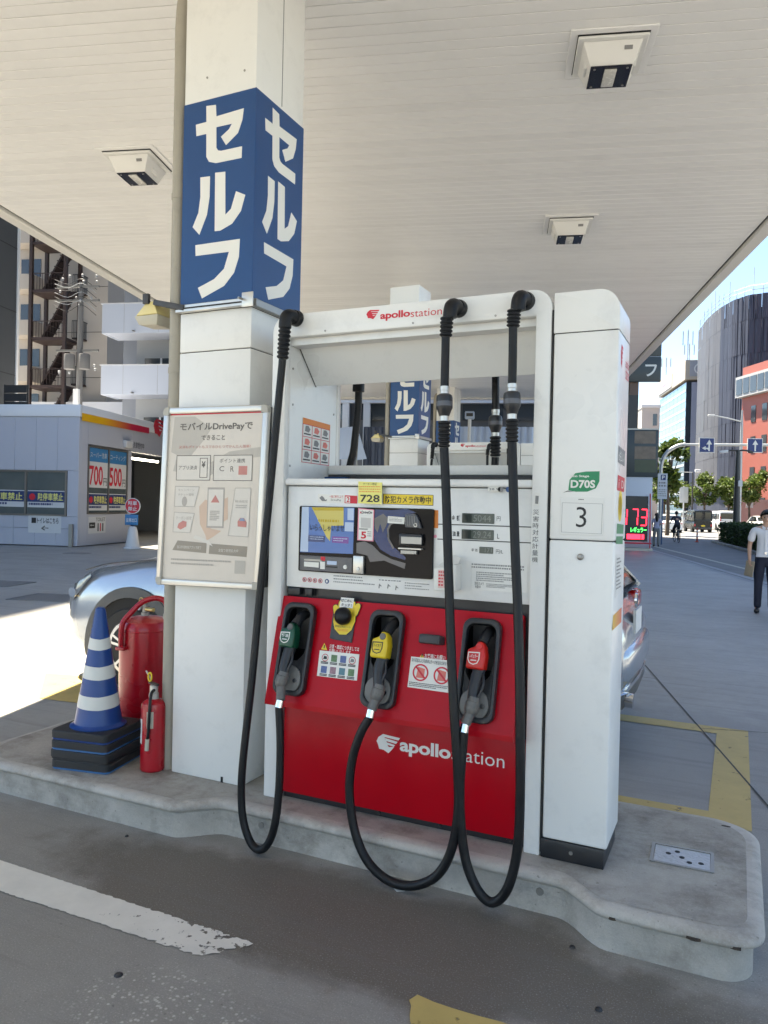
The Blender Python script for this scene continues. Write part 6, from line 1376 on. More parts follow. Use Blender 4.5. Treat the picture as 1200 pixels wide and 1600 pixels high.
for u_ in (bw1[0]-.0, mu): sb('mullion', u_-.03, u_+.04, 23.975, 24.075, bw0[1], bw1[1], ALF)
for a, b in ((bw0[0],mu-.03),(mu+.04,bw1[0]-.03)): sb('window_pane', a, b, 24.02, 24.05, bw0[1], bw1[1], SGL)
# right wall towards the forecourt
v0, v1 = rw0[0], rw1[0]; z0, z1 = 1.17, 3.52
for a, b, c_, d_ in ((24.118,v0-.04,.03,zbnd-.004),(v1+.04,27.75,.03,3.55),(v0-.036,v1+.036,.03,z0-.05),(v0-.036,27.75,z1+.05,zbnd-.004)):
    sb('side_panel', -14.315, -14.2, a, b, c_, d_, SW, bevel=0.006, seg=1)
for vv in (v0, (v0+v1)/2, v1): sb('mullion', -14.26, -14.17, vv-.035, vv+.035, z0, z1, ALF)
for zz in (z0, z1): sb('window_frame', -14.262, -14.168, v0-.035, v1+.035, zz-.045, zz+.005, ALF)
for a, b in ((v0+.035,(v0+v1)/2-.035),((v0+v1)/2+.035,v1-.035)):
    pn = sb('window_pane', -14.24, -14.21, a, b, z0, z1, SGL)
sb('beam', -14.6, -14.2, 27.752, 44, 3.55, zbnd-.004, SW); sb('band', -30, -14.15, 23.95, 24.12, zbnd, zt_, SWH, bevel=0.01); sb('band', -14.32, -14.15, 24.122, 44, zbnd, zt_, SWH, bevel=0.01)
sb('roof', -30, -14.34, 24.14, 44, zt_-.12, zt_-.05, SWH); sb('rear_parapet', -30, -14.0, 44.01, 44.4, 4.4, (-22.837, 7.708)[1], SWH)
sb('bay_back', -21, -20.8, 27.85, 44, 0, 4.4, DARKI); sb('bay_soffit', -20.79, -14.62, 27.85, 43.49, 4.3, 4.39, SW)
tl = (30.626, 3.399); sb('tube_light', -15.24, -15.16, tl[0]-1.5, tl[0]+1.5, tl[1]-.05, tl[1]+.03, TUBE)
sb('cabinet', -20.7, -19.9, 30, 33, 0, 1.6, DARKI); sb('shutter_rail', -20.75, -20.70, 28.2, 43, 2.9, 3.0, SWH)
# graphics
gst = grad_mat('shop_stripe', 'Y', 1.4, 3.6, (0.80,0.42,0.01), (0.55,0.01,0.05))
flat([(24.057, 4.327),(29.079, 4.368),(29.069, 4.601),(24.048, 4.588)], SX(-14.146), gst, shop, 'stripe')
t = shop; 
em_ = emblem(SX(-14.146), *(29.457, 4.313), 1.1, .75, REDP, shop)
BAN = mat('banner_navy', (0.02,0.04,0.14), 0.5, var=0.03); BNW = mat('banner_white', (0.62,0.62,0.62), 0.5, var=0.03); SKYB = mat('poster_sky', (0.04,0.20,0.42), 0.5, var=0.03)
def banner(F, a, b, parent, F2_, side):
    o = flat([a,(b[0],a[1]),b,(a[0],b[1])], F, BNW, parent, 'parking_banner'); h = b[1]-a[1]; w = b[0]-a[0]
    flat([(a[0],a[1]+h*.32),(b[0],a[1]+h*.32),(b[0],b[1]-h*.05),(a[0],b[1]-h*.05)], F2_, BAN, o, 'navy_field')
    F3_ = (lambda p, q: tuple(Vector(F2_(p,q))+(Vector((0,-.004,0)) if side == 'f' else Vector((.004,0,0)))))
    text('駐停車禁止', (a[0]+w*.28,a[1]+h*.40), (b[0]-w*.03,b[1]-h*.14), F3_, YEL2, o, bold=.015); flat(circle(a[0]+w*.13,a[1]+h*.62,h*.2,14), F3_, REDP, o, 'ban_mark'); lines((a[0]+w*.04,a[1]+h*.06), (b[0]-w*.04,a[1]+h*.26), F3_, 1, BAN, o, 61, .6)
bz0, bz1 = (-15.428, 1.327)[1], (-15.440, 1.909)[1]
banner(SF(24.012), (mu+.07,bz0), (bw1[0]-.06,bz1), shop, SF(24.006), 'f'); banner(SF(24.012), (mu-2.1,bz0), (mu-.06,bz1), shop, SF(24.006), 'f')
vm = (v0+v1)/2
for (a, b), big in (((v0+.05,vm-.05),'700'),((vm+.05,v1-.05),'500')):
    o = flat([(a,2.06),(b,2.06),(b,3.46),(a,3.46)], SX(-14.206), BNW, shop, 'wash_poster')
    flat([(a,2.98),(b,2.98),(b,3.46),(a,3.46)], SX(-14.202), SKYB, o, 'blue_field'); text('スーパー洗車' if big == '700' else 'コーティング', (a+.08,3.12), (b-.08,3.32), SX(-14.198), BNW, o)
    text(big, (a+.04,2.14), (b-.34,2.84), SX(-14.202), REDP, o, bold=.02); text('円', (b-.30,2.14), (b-.05,2.42), SX(-14.202), INK, o)
    banner(SX(-14.206), (a,1.25), (b,1.86), shop, SX(-14.202), 's')
def ssign(F, a, b, parent): return flat([a,(b[0],a[1]),b,(a[0],b[1])], F, BNW, parent, 'toilet_sign')
a, b = (-16.033, 0.453), (-14.804, 1.056); o = ssign(SF(23.994), a, b, shop)
w_, h_ = b[0]-a[0], b[1]-a[1]
text('トイレはこちら', (a[0]+w_*.27,a[1]+h_*.55), (b[0]-w_*.08,b[1]-h_*.14), SF(23.990), INK, o, bold=.02); flat([(a[0]+w_*.10,a[1]+h_*.55),(a[0]+w_*.24,a[1]+h_*.55),(a[0]+w_*.24,b[1]-h_*.14),(a[0]+w_*.10,b[1]-h_*.14)], SF(23.990), INK, o, 'pictogram'); text('←', (a[0]+w_*.40,a[1]+h_*.14), (a[0]+w_*.62,a[1]+h_*.42), SF(23.990), INK, o, bold=.02)
a, b = (24.670, 0.437), (25.847, 1.029); o = ssign(SX(-14.194), a, b, shop); w_, h_ = b[0]-a[0], b[1]-a[1]
text('TOILET', (a[0]+w_*.42,a[1]+h_*.72), (b[0]-w_*.03,b[1]-h_*.06), SX(-14.190), INK, o); text('⬅', (a[0]+w_*.04,a[1]+h_*.32), (a[0]+w_*.38,a[1]+h_*.66), SX(-14.190), INK, o)
for q in range(3): flat([(a[0]+w_*(.52+.14*q),a[1]+h_*.12),(a[0]+w_*(.58+.14*q),a[1]+h_*.12),(a[0]+w_*(.58+.14*q),a[1]+h_*.60),(a[0]+w_*(.52+.14*q),a[1]+h_*.60)], SX(-14.190), INK if q != 1 else REDP, o, 'pictogram')
o = sb('wall_light', -14.19, -14.05, (27.269, 3.885)[0]-.25, (27.269, 3.885)[0]+.25, (27.279, 3.641)[1], (27.268, 3.909)[1], BNW, bevel=0.02)
text('洗車受付中', (27.842, 3.685), (28.750, 3.936), SX(-14.190), INK, shop)
sb('corner_guard', -14.45, -14.33, 23.86, 23.96, 0, .78, STEEL)
# no-parking sign on its white foot
np_ = thing('parking_sign', 'round red no parking sign on a white cone foot before the wash bay', 'sign', S(-12.3,24.2,0), ST+.05)
obj('foot', MB().lathe([(.30,0),(.30,.03),(.24,.06),(.20,.30),(.155,.62),(.12,.74),(.05,.76)], 24), BNW, np_)
pl_ = obj('blue_plate', MB().box(-.26,.20,-.05,-.02,.80,1.16), SKYB, np_, bevel=0.01); text('左車出口', (-.22,.90), (.16,1.04), FY(-.053), BNW, pl_, bold=.02)
di = obj('disc', MB().lathe([(0,-.05),(.27,-.05),(.27,-.02),(0,-.02)], 32, (.0,0,1.45), 'y'), BNW, np_); obj('red_face', MB().lathe([(0,-.055),(.245,-.055),(.245,-.0505),(0,-.0505)], 32, (.0,0,1.45), 'y'), REDP, di)
text('駐車', (-.16,1.47), (.16,1.62), FY(-.058), BNW, di, bold=.02); text('禁止', (-.16,1.28), (.16,1.43), FY(-.058), BNW, di, bold=.02)
fx = thing('flag_banner', 'slim green and red flag banner standing inside the wash bay', 'banner', S(-14.9,33.5,0), ST)
obj('pole', MB().tube([(0,0,0),(0,0,2.9)], .02, 8), STEEL, fx); obj('cloth', MB().box(.03,.30,-.01,.01,.3,1.3), GREEN, fx); obj('cloth', MB().box(.03,.25,-.01,.01,1.9,2.8), REDP, fx)

# ================================================================ buildings to the left and behind
CON = mat('facade_grey', (0.36,0.37,0.38), 0.7, var=0.06, scale=0.3); CRM = mat('facade_cream', (0.52,0.47,0.42), 0.7, var=0.06, scale=0.3); DKB = mat('facade_charcoal', (0.055,0.058,0.062), 0.55, var=0.08, scale=0.3)
BALC = mat('balcony_white', (0.52,0.56,0.64), 0.45, var=0.02, scale=0.4); WGL = mat('window_glass', (0.045,0.055,0.065), 0.08, var=0.2, scale=0.6, spec=0.8); BRN = mat('stair_brown', (0.042,0.025,0.022), 0.55, var=0.12, scale=1); LGF = mat('facade_white', (0.66,0.66,0.66), 0.6, var=0.03, scale=.3)
def bld(name, label, u0, v0, cat='building', rz=0.0): return thing(name, label, cat, S(u0,v0,0), ST+rz)
# charcoal block along the left side of the yard, its far corner just inside the frame
ud = (-22.183, 9.813)[0]
b1_ = bld('charcoal_building', 'tall charcoal building at the left edge behind the shop', ud, 10)
obj('wall', MB().box(-16,0,0,22,0,46), DKB, b1_); obj('edge_strip', MB().box(-.3,.06,22.002,22.14,0,46), LGF, b1_)
for k in range(13): obj('panel_joint', MB().box(.002,.012,0,22,2.9*k+1.45,2.9*k+1.48), SEAM, b1_)
for k in range(11):
    for q in range(4): obj('window', MB().box(.003,.05,1.2+q*3.6,3.4+q*3.6,1.0+k*3.1,2.6+k*3.1), WGL, b1_)
# slatted roof screen behind the shop
rs_ = thing('roof_screen', 'dark slatted screen above the shop roof at the left edge', 'screen', S((-21.174, 6.514)[0],29.8,0), ST)
su0, su1 = 0.0, (-20.095, 6.511)[0]-(-21.174, 6.514)[0]
for k in range(5): obj('slat', MB().box(su0,su1,0,.05,4.7+k*.36,4.7+k*.36+.33), DGREY, rs_, bevel=0.01, seg=1)
for x in (su0,su1): obj('post', MB().box(x-.03,x+.03,.055,.12,0,6.5), DGREY, rs_)
# cream block with the brown fire stair
uc0, uc1 = (-31.750, 13.382)[0], (-25.403, 13.290)[0]
b2_ = bld('cream_building', 'cream apartment block with side balconies behind the brown fire stair', uc0, 46)
wc = uc1-uc0
obj('wall', MB().box(0,wc,0,16,0,46), CRM, b2_)
sto = 2.95
for k in range(6):
    z = 6.2+k*sto
    obj('balcony', MB().box(.1,1.75,-1.2,-.01,z,z+1.0), CRM, b2_, bevel=0.02, seg=1); obj('window', MB().box(.2,1.6,-.03,-.002,z+1.15,z+2.3), WGL, b2_)
    o = obj('side_balcony', MB().box(4.35,4.95,-.8,-.01,z-.2,z-.1), BRN, b2_); t = MB()
    for q in range(7): t.box(4.35+q*.1-.012,4.35+q*.1+.012,-.8,-.776,z-.1,z+.95)
    for q in range(8): t.box(4.926,4.95,-.8+q*.1-.012,-.8+q*.1+.012,z-.1,z+.95)
    t.box(4.35,4.95,-.815,-.78,z+.95,z+1.0); t.box(4.92,4.96,-.8,0,z+.95,z+1.0); obj('railing', t, DKB, o)
    obj('floor_joint', MB().box(2,wc,-.012,-.002,z+.40,z+.43), SEAM, b2_)
# fire stair
fs_ = thing('fire_stair', 'brown steel fire stair tower in front of the cream block', 'fire escape', S((-28.961, 12.852)[0],43.2,0), ST)
fw_ = (-26.656, 12.818)[0]-(-28.961, 12.852)[0]
for x in (0,fw_):
    for y in (0,1.6): obj('post', MB().box(x-.10,x+.10,y-.10,y+.10,0,19), BRN, fs_)
for k in range(6):
    z = 2.55+k*sto
    l_ = obj('landing', MB().box(-.05,fw_+.05,-.05,1.65,z,z+.18), BRN, fs_); t = MB(); t.box(0,fw_,-.03,.01,z+1.15,z+1.2)
    for q in range(13): t.box(q*fw_/12-.012,q*fw_/12+.012,-.02,.004,z+.18,z+1.15)
    obj('railing', t, BRN, l_); t = MB(); d_ = 1 if k%2 else 1
    t.bar((fw_*.22,.8,z+.18), (fw_*.92,.8,z+sto-.05), .9, .10)
    st_ = obj('flight', t, BRN, fs_)
    for q in range(8): obj('tread', MB().box(lerp(.25,.9,q/8)*fw_-.02,lerp(.25,.9,q/8)*fw_+.22,.30,1.3,z+.3+q*sto/8.6,z+.34+q*sto/8.6), BRN, st_)
# utility pole with transformers
up_ = thing('utility_pole', 'grey utility pole with transformers and insulators before the fire stair', 'utility pole', S((-21.351, 10.781)[0],36,0), ST)
PLD = mat('pole_concrete', (0.17,0.165,0.16), 0.8, var=0.1)
obj('pole', MB().lathe([(.19,0),(.15,8),(.12,12.6),(.10,12.7)], 14), PLD, up_)
zt2 = (-21.310, 8.823)[1]
for x in (-.42,.40): tr_ = obj('transformer', MB().lathe([(.02,zt2-.62),(.26,zt2-.60),(.27,zt2-.55),(.27,zt2+.12),(.24,zt2+.17),(.05,zt2+.19)], 16, (x,-.25,0)), PLD, up_)
for z in (zt2+.35, zt2+2.9, zt2+3.6): obj('cross_arm', MB().box(-1.3,1.0,-.06,.06,z,z+.10), STEEL, up_)
rn = random.Random(5)
for k in range(16):
    x = rn.uniform(-1.3,.9); z = zt2+2.6+rn.uniform(0,1.7) if k < 11 else zt2-.9+rn.uniform(0,.5)
    obj('insulator', MB().lathe([(.02,0),(.06,.03),(.03,.06),(.07,.10),(.03,.14),(.02,.16)], 8, (x,rn.uniform(-.15,.15),z)), CON, up_)
for k in range(7): z = zt2+2.7+k*.22; obj('jumper_wire', MB().tube(catmull([(-1.4,-.1,z),(-.6,-.2,z-.25+rn.uniform(-.1,.1)),(.1,-.1,z),(.8,.1,z-.5)],4), .015, 5), CON if k%2 else BLACKP, up_)
obj('control_box', MB().box(-.14,.14,-.34,-.16,zt2-2.6,zt2-1.6), LGF, up_)
# apartment block with deep white balconies
ua0, ua1 = (-20.685, 9.348)[0], (-16.278, 9.311)[0]
b3_ = bld('apartment_block', 'pale apartment block with deep white balconies behind the near column', ua0, 37)
wa = ua1-ua0
obj('wall', MB().box(1.0,wa+6,1.8,16,0,40), CON, b3_); obj('side_wall', MB().box(-.2,.98,2.6,16,0,40), mat('facade_blue_grey',(0.25,0.27,0.31),.6,var=.05), b3_)
s3 = (-19.310, 11.826)[1]-(-19.244, 8.638)[1]
for k in range(-1,10):
    z1_ = (-19.244, 8.638)[1]+k*s3; z0_ = z1_-((-19.244, 8.638)[1]-(-19.212, 7.143)[1])
    if z0_ < .5: continue
    bl_ = obj('balcony', MB().box(0,wa+6,0,1.79,z0_,z0_+.16), BALC, b3_); obj('parapet', MB().box(-.02,wa+6,-.06,.06,z0_-.02,z1_), BALC, bl_); obj('parapet', MB().box(-.08,.04,.065,1.79,z0_-.02,z1_), BALC, bl_)
    obj('rail_cap', MB().box(-.10,wa+6,-.08,.08,z1_+.002,z1_+.05), LGF, bl_); obj('drain_spout', MB().tube([(1.8,-.3,z0_+.05),(1.8,.0,z0_+.07)], .04, 6), STEEL, bl_)
    for q in range(5): obj('parapet_joint', MB().box(1.9*q+1.2,1.9*q+1.215,-.066,-.0605,z0_,z1_), CON, bl_)
    obj('air_conditioner', MB().box(3.2,4.0,.9,1.3,z0_+.16,z0_+.85), LGF, b3_, bevel=0.03)
    for x in (1.5,4.6,7.5):
        w2_ = obj('window', MB().box(x,x+1.9,1.74,1.79,z0_+.16,z0_+2.2), WGL, b3_); obj('sash', MB().box(x+.9,x+1.0,1.71,1.738,z0_+.16,z0_+2.2), LGF, w2_)
# tall dark block behind the canopy
ub0, ub1 = -9.2, 2.0
b4_ = bld('office_block', 'tall dark office block standing behind the far end of the canopy', ub0, 22.6)
obj('wall', MB().box(0,ub1-ub0,0.2,36,0,43), mat('facade_slate',(0.085,0.09,0.098),.5,var=.08,scale=.4), b4_)
for k in range(14):
    z = .2+k*3.05
    obj('floor_band', MB().box(-.02,ub1-ub0+.02,.08,.198,z+2.55,z+2.85), mat('band_grey',(0.16,0.165,0.175),.5,var=.05), b4_)
    for q in range(7): w2_ = obj('window', MB().box(.25+q*1.56,.25+q*1.56+1.2,.14,.197,z+1.0,z+2.5), WGL, b4_)
    for q in range(12): obj('window', MB().box(ub1-ub0-.0+.003,ub1-ub0+.05,1.2+q*2.9,3.2+q*2.9,z+1.0,z+2.5), WGL, b4_)
for u_ in ((-4.656, 3.707)[0],(-4.012, 3.712)[0]): obj('white_pier', MB().box(u_-ub0-.10,u_-ub0+.10,-.12,.07,0,(-4.046, 4.804)[1]), LGF, b4_)
obj('white_lintel', MB().box(0,ub1-ub0,-.14,.06,(-4.045, 4.729)[1],(-4.047, 4.823)[1]), LGF, b4_)
# fences in front of it
CORR = mat('corrugated_navy', (0.045,0.06,0.10), 0.45, var=0.05); CORL = mat('corrugated_pale', (0.42,0.50,0.64), 0.4, var=0.03)
def corr(name, label, u0, u1, v, z0, z1, m):
    o = thing(name, label, 'fence', S(u0,v,0), ST); n = int((u1-u0)/.2)
    for k in range(n): 
        x = k*.2; q = obj('sheet_rib', MB().prism([(x,0),(x+.05,-.05),(x+.12,-.05),(x+.17,0),(x+.199,0),(x+.199,.02),(x,.02)], z0, z1), m, o, smooth=False)
    obj('rail', MB().box(0,u1-u0,.025,.07,z0+.3,z0+.4), STEEL, o); return o
corr('corrugated_fence', 'dark blue corrugated fence behind the second column', (-3.926, 3.490)[0], (-3.103, 3.497)[0], 21.6, 0.0, (-3.523, 3.917)[1], CORR)
corr('corrugated_fence', 'pale blue corrugated fence right of the second dispenser', (-1.668, 3.511)[0], (1.101, 3.537)[0], 21.6, 0.0, (-0.235, 3.939)[1], CORL)
ts_ = thing('tarpaulin', 'pale blue tarpaulin sheet hung behind the pump frame opening', 'tarpaulin', S((-4.612, 3.274)[0],21.3,0), ST)
q0 = Vector(((-4.612, 3.274)[0],0)).x
def TQ(p): return (p[0]-q0, 0, p[1])
t = MB(); t.add([TQ((-4.625, 3.842)),TQ((-4.104, 3.900)),TQ((-4.083, 2.987)),TQ((-4.586, 2.944)),((-4.299, 3.460)[0]-q0,-.12,(-4.299, 3.460)[1])], [(0,1,4),(1,2,4),(2,3,4),(3,0,4)]); obj('sheet', t, CORL, ts_)
t = MB(); t.add([TQ((-4.007, 3.718)),TQ((-3.767, 2.973)),TQ((-4.045, 2.933))], [(0,1,2)]); obj('sheet', t, CORL, ts_); obj('pole', MB().tube([(.0,.05,0),(.0,.05,(-4.629, 4.007)[1])], .03, 8), STEEL, ts_); obj('pole', MB().tube([(.55,.05,0),(.55,.05,(-4.629, 4.007)[1])], .03, 8), STEEL, ts_)
mt = thing('meter_post', 'small grey sensor post with a pale head behind the second dispenser', 'post', S((-0.860, 3.458)[0],20.9,0), ST)
obj('post', MB().tube([(0,0,0),(0,0,(-0.875, 4.071)[1])], .05, 10), LGF, mt); obj('head', MB().box(-.13,.13,-.09,.09,(-0.875, 4.071)[1],(-0.879, 4.281)[1]), CORL, mt, bevel=0.03); obj('face', MB().box(-.09,.09,-.095,-.0905,(-0.876, 4.141)[1],(-0.878, 4.228)[1]), BLACKP, mt)
# ================================================================ roadside price pylon
PG = mat('pylon_dark', (0.035,0.05,0.055), 0.4, var=0.08); PW = mat('pylon_white', (0.60,0.62,0.66), 0.4, var=0.03); PB = mat('pylon_brown', (0.16,0.10,0.075), 0.6, var=0.1); LEDP = mat('led_panel', (0.012,0.012,0.014), 0.35, var=0.05)
LEDR = mat('led_red', (1.0,0.02,0.05), 0.4, var=0, emit=1.3); LEDG = mat('led_green', (0.05,1.0,0.15), 0.4, var=0, emit=0.9)
pv = 33.0; py0 = 5.0
pyl = thing('price_pylon', 'roadside price pylon with red digits 173 and stacked dark sign boxes', 'price sign', S(py0,pv,0), ST)
def pb_(p): return (p[0]-py0, p[1])
zz = (6.303, 3.108)[1]; xr_ = (6.303, 3.108)[0]-py0
lw = obj('lower_box', MB().box(-.35,xr_,0,.55,.12,zz-.01), PW, pyl, bevel=0.02)
obj('plinth', MB().box(-.45,xr_+.05,-.1,.65,0,.115), STEEL, pyl); obj('red_rail', MB().tube([(xr_-.08,-.18,.12),(xr_-.12,-.18,2.4)], .025, 6), REDP, pyl)
obj('foot_rail', MB().box(-.4,xr_-.05,-.30,-.24,.30,.36), REDP, pyl)
a_, b_ = pb_((4.974, 0.395)), pb_((6.143, 2.289))
lp_ = obj('led_display', MB().box(a_[0],b_[0],-.03,-.002,a_[1],b_[1]), LEDP, pyl)
SEGS = {'1':'bc','7':'abc','3':'abgcd'}
def seg7(ch_, x0, z0, w, h, parent):
    th = w*.17; P = {'a':(0,h,w,h),'b':(w,h/2,w,h),'c':(w,0,w,h/2),'d':(0,0,w,0),'e':(0,0,0,h/2),'f':(0,h/2,0,h),'g':(0,h/2,w,h/2)}; t = MB()
    for s in SEGS[ch_]:
        ax, az, bx_, bz2 = P[s]; g_ = th*.35; sl = .10
        if ax == bx_: t.box(x0+ax-th/2+az*sl*.6,x0+ax+th/2+az*sl*.6,-.036,-.031,z0+az+g_,z0+bz2-g_)
        else: t.box(x0+ax+g_+az*sl*.6,x0+bx_-g_+az*sl*.6,-.036,-.031,z0+az-th/2,z0+az+th/2)
    obj('digit', t, LEDR, parent)
zd0, zd1 = (5.967, 1.067)[1], (5.951, 1.737)[1]
for ch_, px0 in (('1',(5.036, 1.070)[0]),('7',(5.476, 1.081)[0]),('3',(5.837, 1.091)[0])): seg7(ch_, px0-py0, zd0, (6.082, 1.097)[0]-(5.837, 1.091)[0], zd1-zd0, lp_)
text('レギュラー', pb_((5.458, 0.772)), pb_((6.097, 0.990)), FY(-.034), LEDG, lp_, bold=.02)
a2_, b2p = pb_((5.309, 0.486)), pb_((6.002, 0.693)); obj('bar', MB().box(a2_[0],b2p[0]-.14,-.036,-.031,a2_[1],b2p[1]), LEDR, lp_); obj('bar', MB().box(b2p[0]-.10,b2p[0],-.036,-.031,a2_[1],b2p[1]), LEDR, lp_)
a_, b_ = pb_((5.246, 3.090)), pb_((6.486, 5.058))
mid_ = obj('middle_box', MB().box(-.35,b_[0],-.04,.5,a_[1],b_[1]), PG, pyl, bevel=0.02); obj('top_edge', MB().box(-.37,b_[0]+.02,-.06,.52,b_[1]+.002,b_[1]+.06), STEEL, pyl)
PHOTO = mat('sign_photo_brown', (0.17,0.12,0.085), 0.35, var=0.7, scale=3)
for q, m_ in (((5.523, 4.489),PHOTO),((5.538, 3.846),PHOTO),((5.552, 3.283),mat('sign_photo_green',(0.03,0.05,0.02),.35,var=.6,scale=3))):
    p_ = pb_(q); obj('picture', MB().box(p_[0],p_[0]+.85,-.046,-.0405,p_[1],p_[1]+.52), m_, mid_)
xa, xb_ = (5.282, 5.908)[0]-py0, (5.656, 5.909)[0]-py0
obj('pole', MB().box(xa,xb_,.05,.45,b_[1]+.062,(5.448, 6.524)[1]), BLACKP, pyl); obj('pole_upper', MB().box(xa,xb_,.05,.45,(5.448, 6.524)[1]+.002,11.5), PB, pyl)
a_, b_ = pb_((5.435, 7.060)), pb_((6.514, 8.109)); hB = b_[1]-a_[1]
for k in range(3):
    ub_ = obj('upper_box', MB().box(-.2,b_[0],-.08,.0495,a_[1]+k*(hB+.02),a_[1]+k*(hB+.02)+hB), PG, pyl, bevel=0.02)
    text('フルセ'[k], ((5.878, 7.379)[0]-py0,a_[1]+.22+k*(hB+.02)), ((6.340, 7.378)[0]-py0,a_[1]+.22+k*(hB+.02)+.50), FY(-.083), WINK, ub_, bold=.02)

# ================================================================ street furniture
LPM = mat('lamp_post_dark', (0.05,0.048,0.045), 0.5, var=0.1); GAL = mat('pole_galvanised', (0.42,0.43,0.43), 0.45, metal=0.5, var=0.08); SIGB = mat('traffic_blue', (0.01,0.03,0.16), 0.4, var=0.03)
gv = 52.0; gu = (10.452, 1.643)[0]
gn = thing('sign_gantry', 'arched grey gantry pole carrying two blue lane arrow signs', 'gantry', S(gu,gv,0), ST)
zg = (12.685, 6.079)[1]
xg1 = (11.849, 6.071)[0]-gu
obj('pole', MB().tube(catmull([(0,0,0),(0,0,zg*.55),(0,0,zg-1.35),(.32,0,zg-.55),(.95,0,zg-.10),(xg1,0,zg)],6), .12, 12), GAL, gn); obj('arm', MB().tube([(xg1,0,zg),(xg1+8,0,zg+.05)], .09, 10), GAL, gn); obj('flange', MB().tube([(xg1-.05,0,zg),(xg1+.05,0,zg)], .16, 12), GAL, gn)
for a_, b_, two in (((12.738, 5.558),(13.684, 6.526),True),((15.690, 5.593),(16.620, 6.510),False)):
    x0, x1, z0, z1 = a_[0]-gu, b_[0]-gu, a_[1], b_[1]; w_ = x1-x0; h_ = z1-z0
    sg_ = obj('lane_sign', MB().box(x0,x1,-.19,-.13,z0,z1), WINK, gn); obj('blue_field', MB().box(x0+.04,x1-.04,-.20,-.191,z0+.04,z1-.04), SIGB, sg_)
    F = FY(-.206); ox = .60 if two else .46
    P = [(ox,.10),(ox+.10,.10),(ox+.10,.55),(ox+.24,.55),(ox+.05,.88),(ox-.14,.55),(ox,.55)]
    flat([(x0+a*w_,z0+b*h_) for a, b in P], F, WINK, sg_, 'arrow')
    if two: flat([(x0+a*w_,z0+b*h_) for a, b in [(.62,.18),(.62,.32),(.42,.34),(.42,.44),(.18,.30),(.42,.16),(.42,.24),(.5,.24)]], FY(-.209), WINK, sg_, 'arrow')
lv = 46.0; lu = (13.437, 0.641)[0]
lm = thing('street_lamp', 'dark twin arm street lamp rising from the hedge', 'street lamp', S(lu,lv,0), ST)
zl_ = (13.391, 5.297)[1]
obj('post', MB().lathe([(.24,0),(.20,1.0),(.16,3),(.11,zl_-.1),(.09,zl_)], 14), LPM, lm)
for s, l_ in ((-1,.95),(1,.75)):
    ar = obj('arm', MB().tube(catmull([(0,0,zl_-.05),(s*.3,0,zl_-.02),(s*.6,0,zl_-.06)],4), .05, 8), LPM, lm); obj('lamp_head', MB().prism([(s*.55,zl_-.16),(s*l_,zl_-.20),(s*(l_+.08),zl_-.12),(s*l_,zl_-.05),(s*.55,zl_-.0)], -.09, .09, 'y'), LGF if s < 0 else LPM, ar, bevel=0.02)
obj('control_box', MB().box(-.02,.20,-.30,-.16,(13.478, 3.209)[1],(13.470, 3.539)[1]), LGF, lm)
l2 = thing('street_lamp', 'tall thin pale street lamp behind the lane arrow signs', 'street lamp', S((18.332, 0.790)[0],62,0), ST)
z2_ = (18.113, 9.626)[1]; obj('post', MB().lathe([(.13,0),(.10,z2_-1),(.06,z2_)], 10), GAL, l2); obj('arm', MB().tube(catmull([(0,0,z2_-.9),(-.9,0,z2_-.65),(-2.1,0,z2_-.40)],4), .05, 7), GAL, l2); obj('lamp_head', MB().box(-2.5,-2.0,-.10,.10,z2_-.46,z2_-.34), LGF, l2, bevel=0.03)
l3 = thing('street_lamp', 'short pale camera pole over the far cars', 'street lamp', S((18.652, 1.709)[0],78,0), ST); z3_ = (18.557, 5.594)[1]
obj('post', MB().lathe([(.10,0),(.06,z3_)], 8), LPM, l3); obj('arm', MB().tube([(0,0,z3_),(-1.2,0,z3_+.02)], .04, 6), GAL, l3); obj('lamp_head', MB().box(.2,.7,-.15,.15,z3_+.0,z3_+.3), LGF, l3, bevel=0.05); 
ps_ = thing('parking_board', 'white parking information board with blue mark beside the price pylon', 'sign', S((8.149, 1.647)[0],40,0), ST); ou = (8.149, 1.647)[0]
a_, b_ = (7.884, 2.304), (8.349, 3.590)
obj('post', MB().tube([(0,.04,0),(0,.04,b_[1]-.1)], .04, 8), mat('post_blue',(0.08,0.14,0.24),.5), ps_)
pb2 = obj('board', MB().box(a_[0]-ou,b_[0]-ou,-.03,-.002,a_[1],b_[1]), PW, ps_); w_ = b_[0]-a_[0]; x0 = a_[0]-ou; h_ = b_[1]-a_[1]
obj('blue_mark', MB().box(x0+w_*.30,x0+w_*.82,-.036,-.031,b_[1]-h_*.26,b_[1]-h_*.05), SIGB, pb2); text('P', (x0+w_*.42,b_[1]-h_*.23), (x0+w_*.70,b_[1]-h_*.08), FY(-.038), WINK, pb2, bold=.03)
lines((x0+w_*.10,b_[1]-h_*.56), (x0+w_*.9,b_[1]-h_*.33), FY(-.034), 2, INKG, pb2, 71, .6); lines((x0+w_*.10,a_[1]+h_*.06), (x0+w_*.9,b_[1]-h_*.62), FY(-.034), 4, INKG, pb2, 72, .4)
bo = thing('lane_post', 'short red and white flexible post at the kerb before the street', 'bollard', S(*(11.024, 44.780),0), ST)
obj('post', MB().lathe([(.11,0),(.11,.03),(.045,.05),(.042,.78),(.03,.80)], 12), mat('post_red',(0.55,0.06,0.03),.5), bo); 
for z in (.30,.55): obj('band', MB().lathe([(.0455,z),(.0455,z+.12)], 12), WINK, bo)
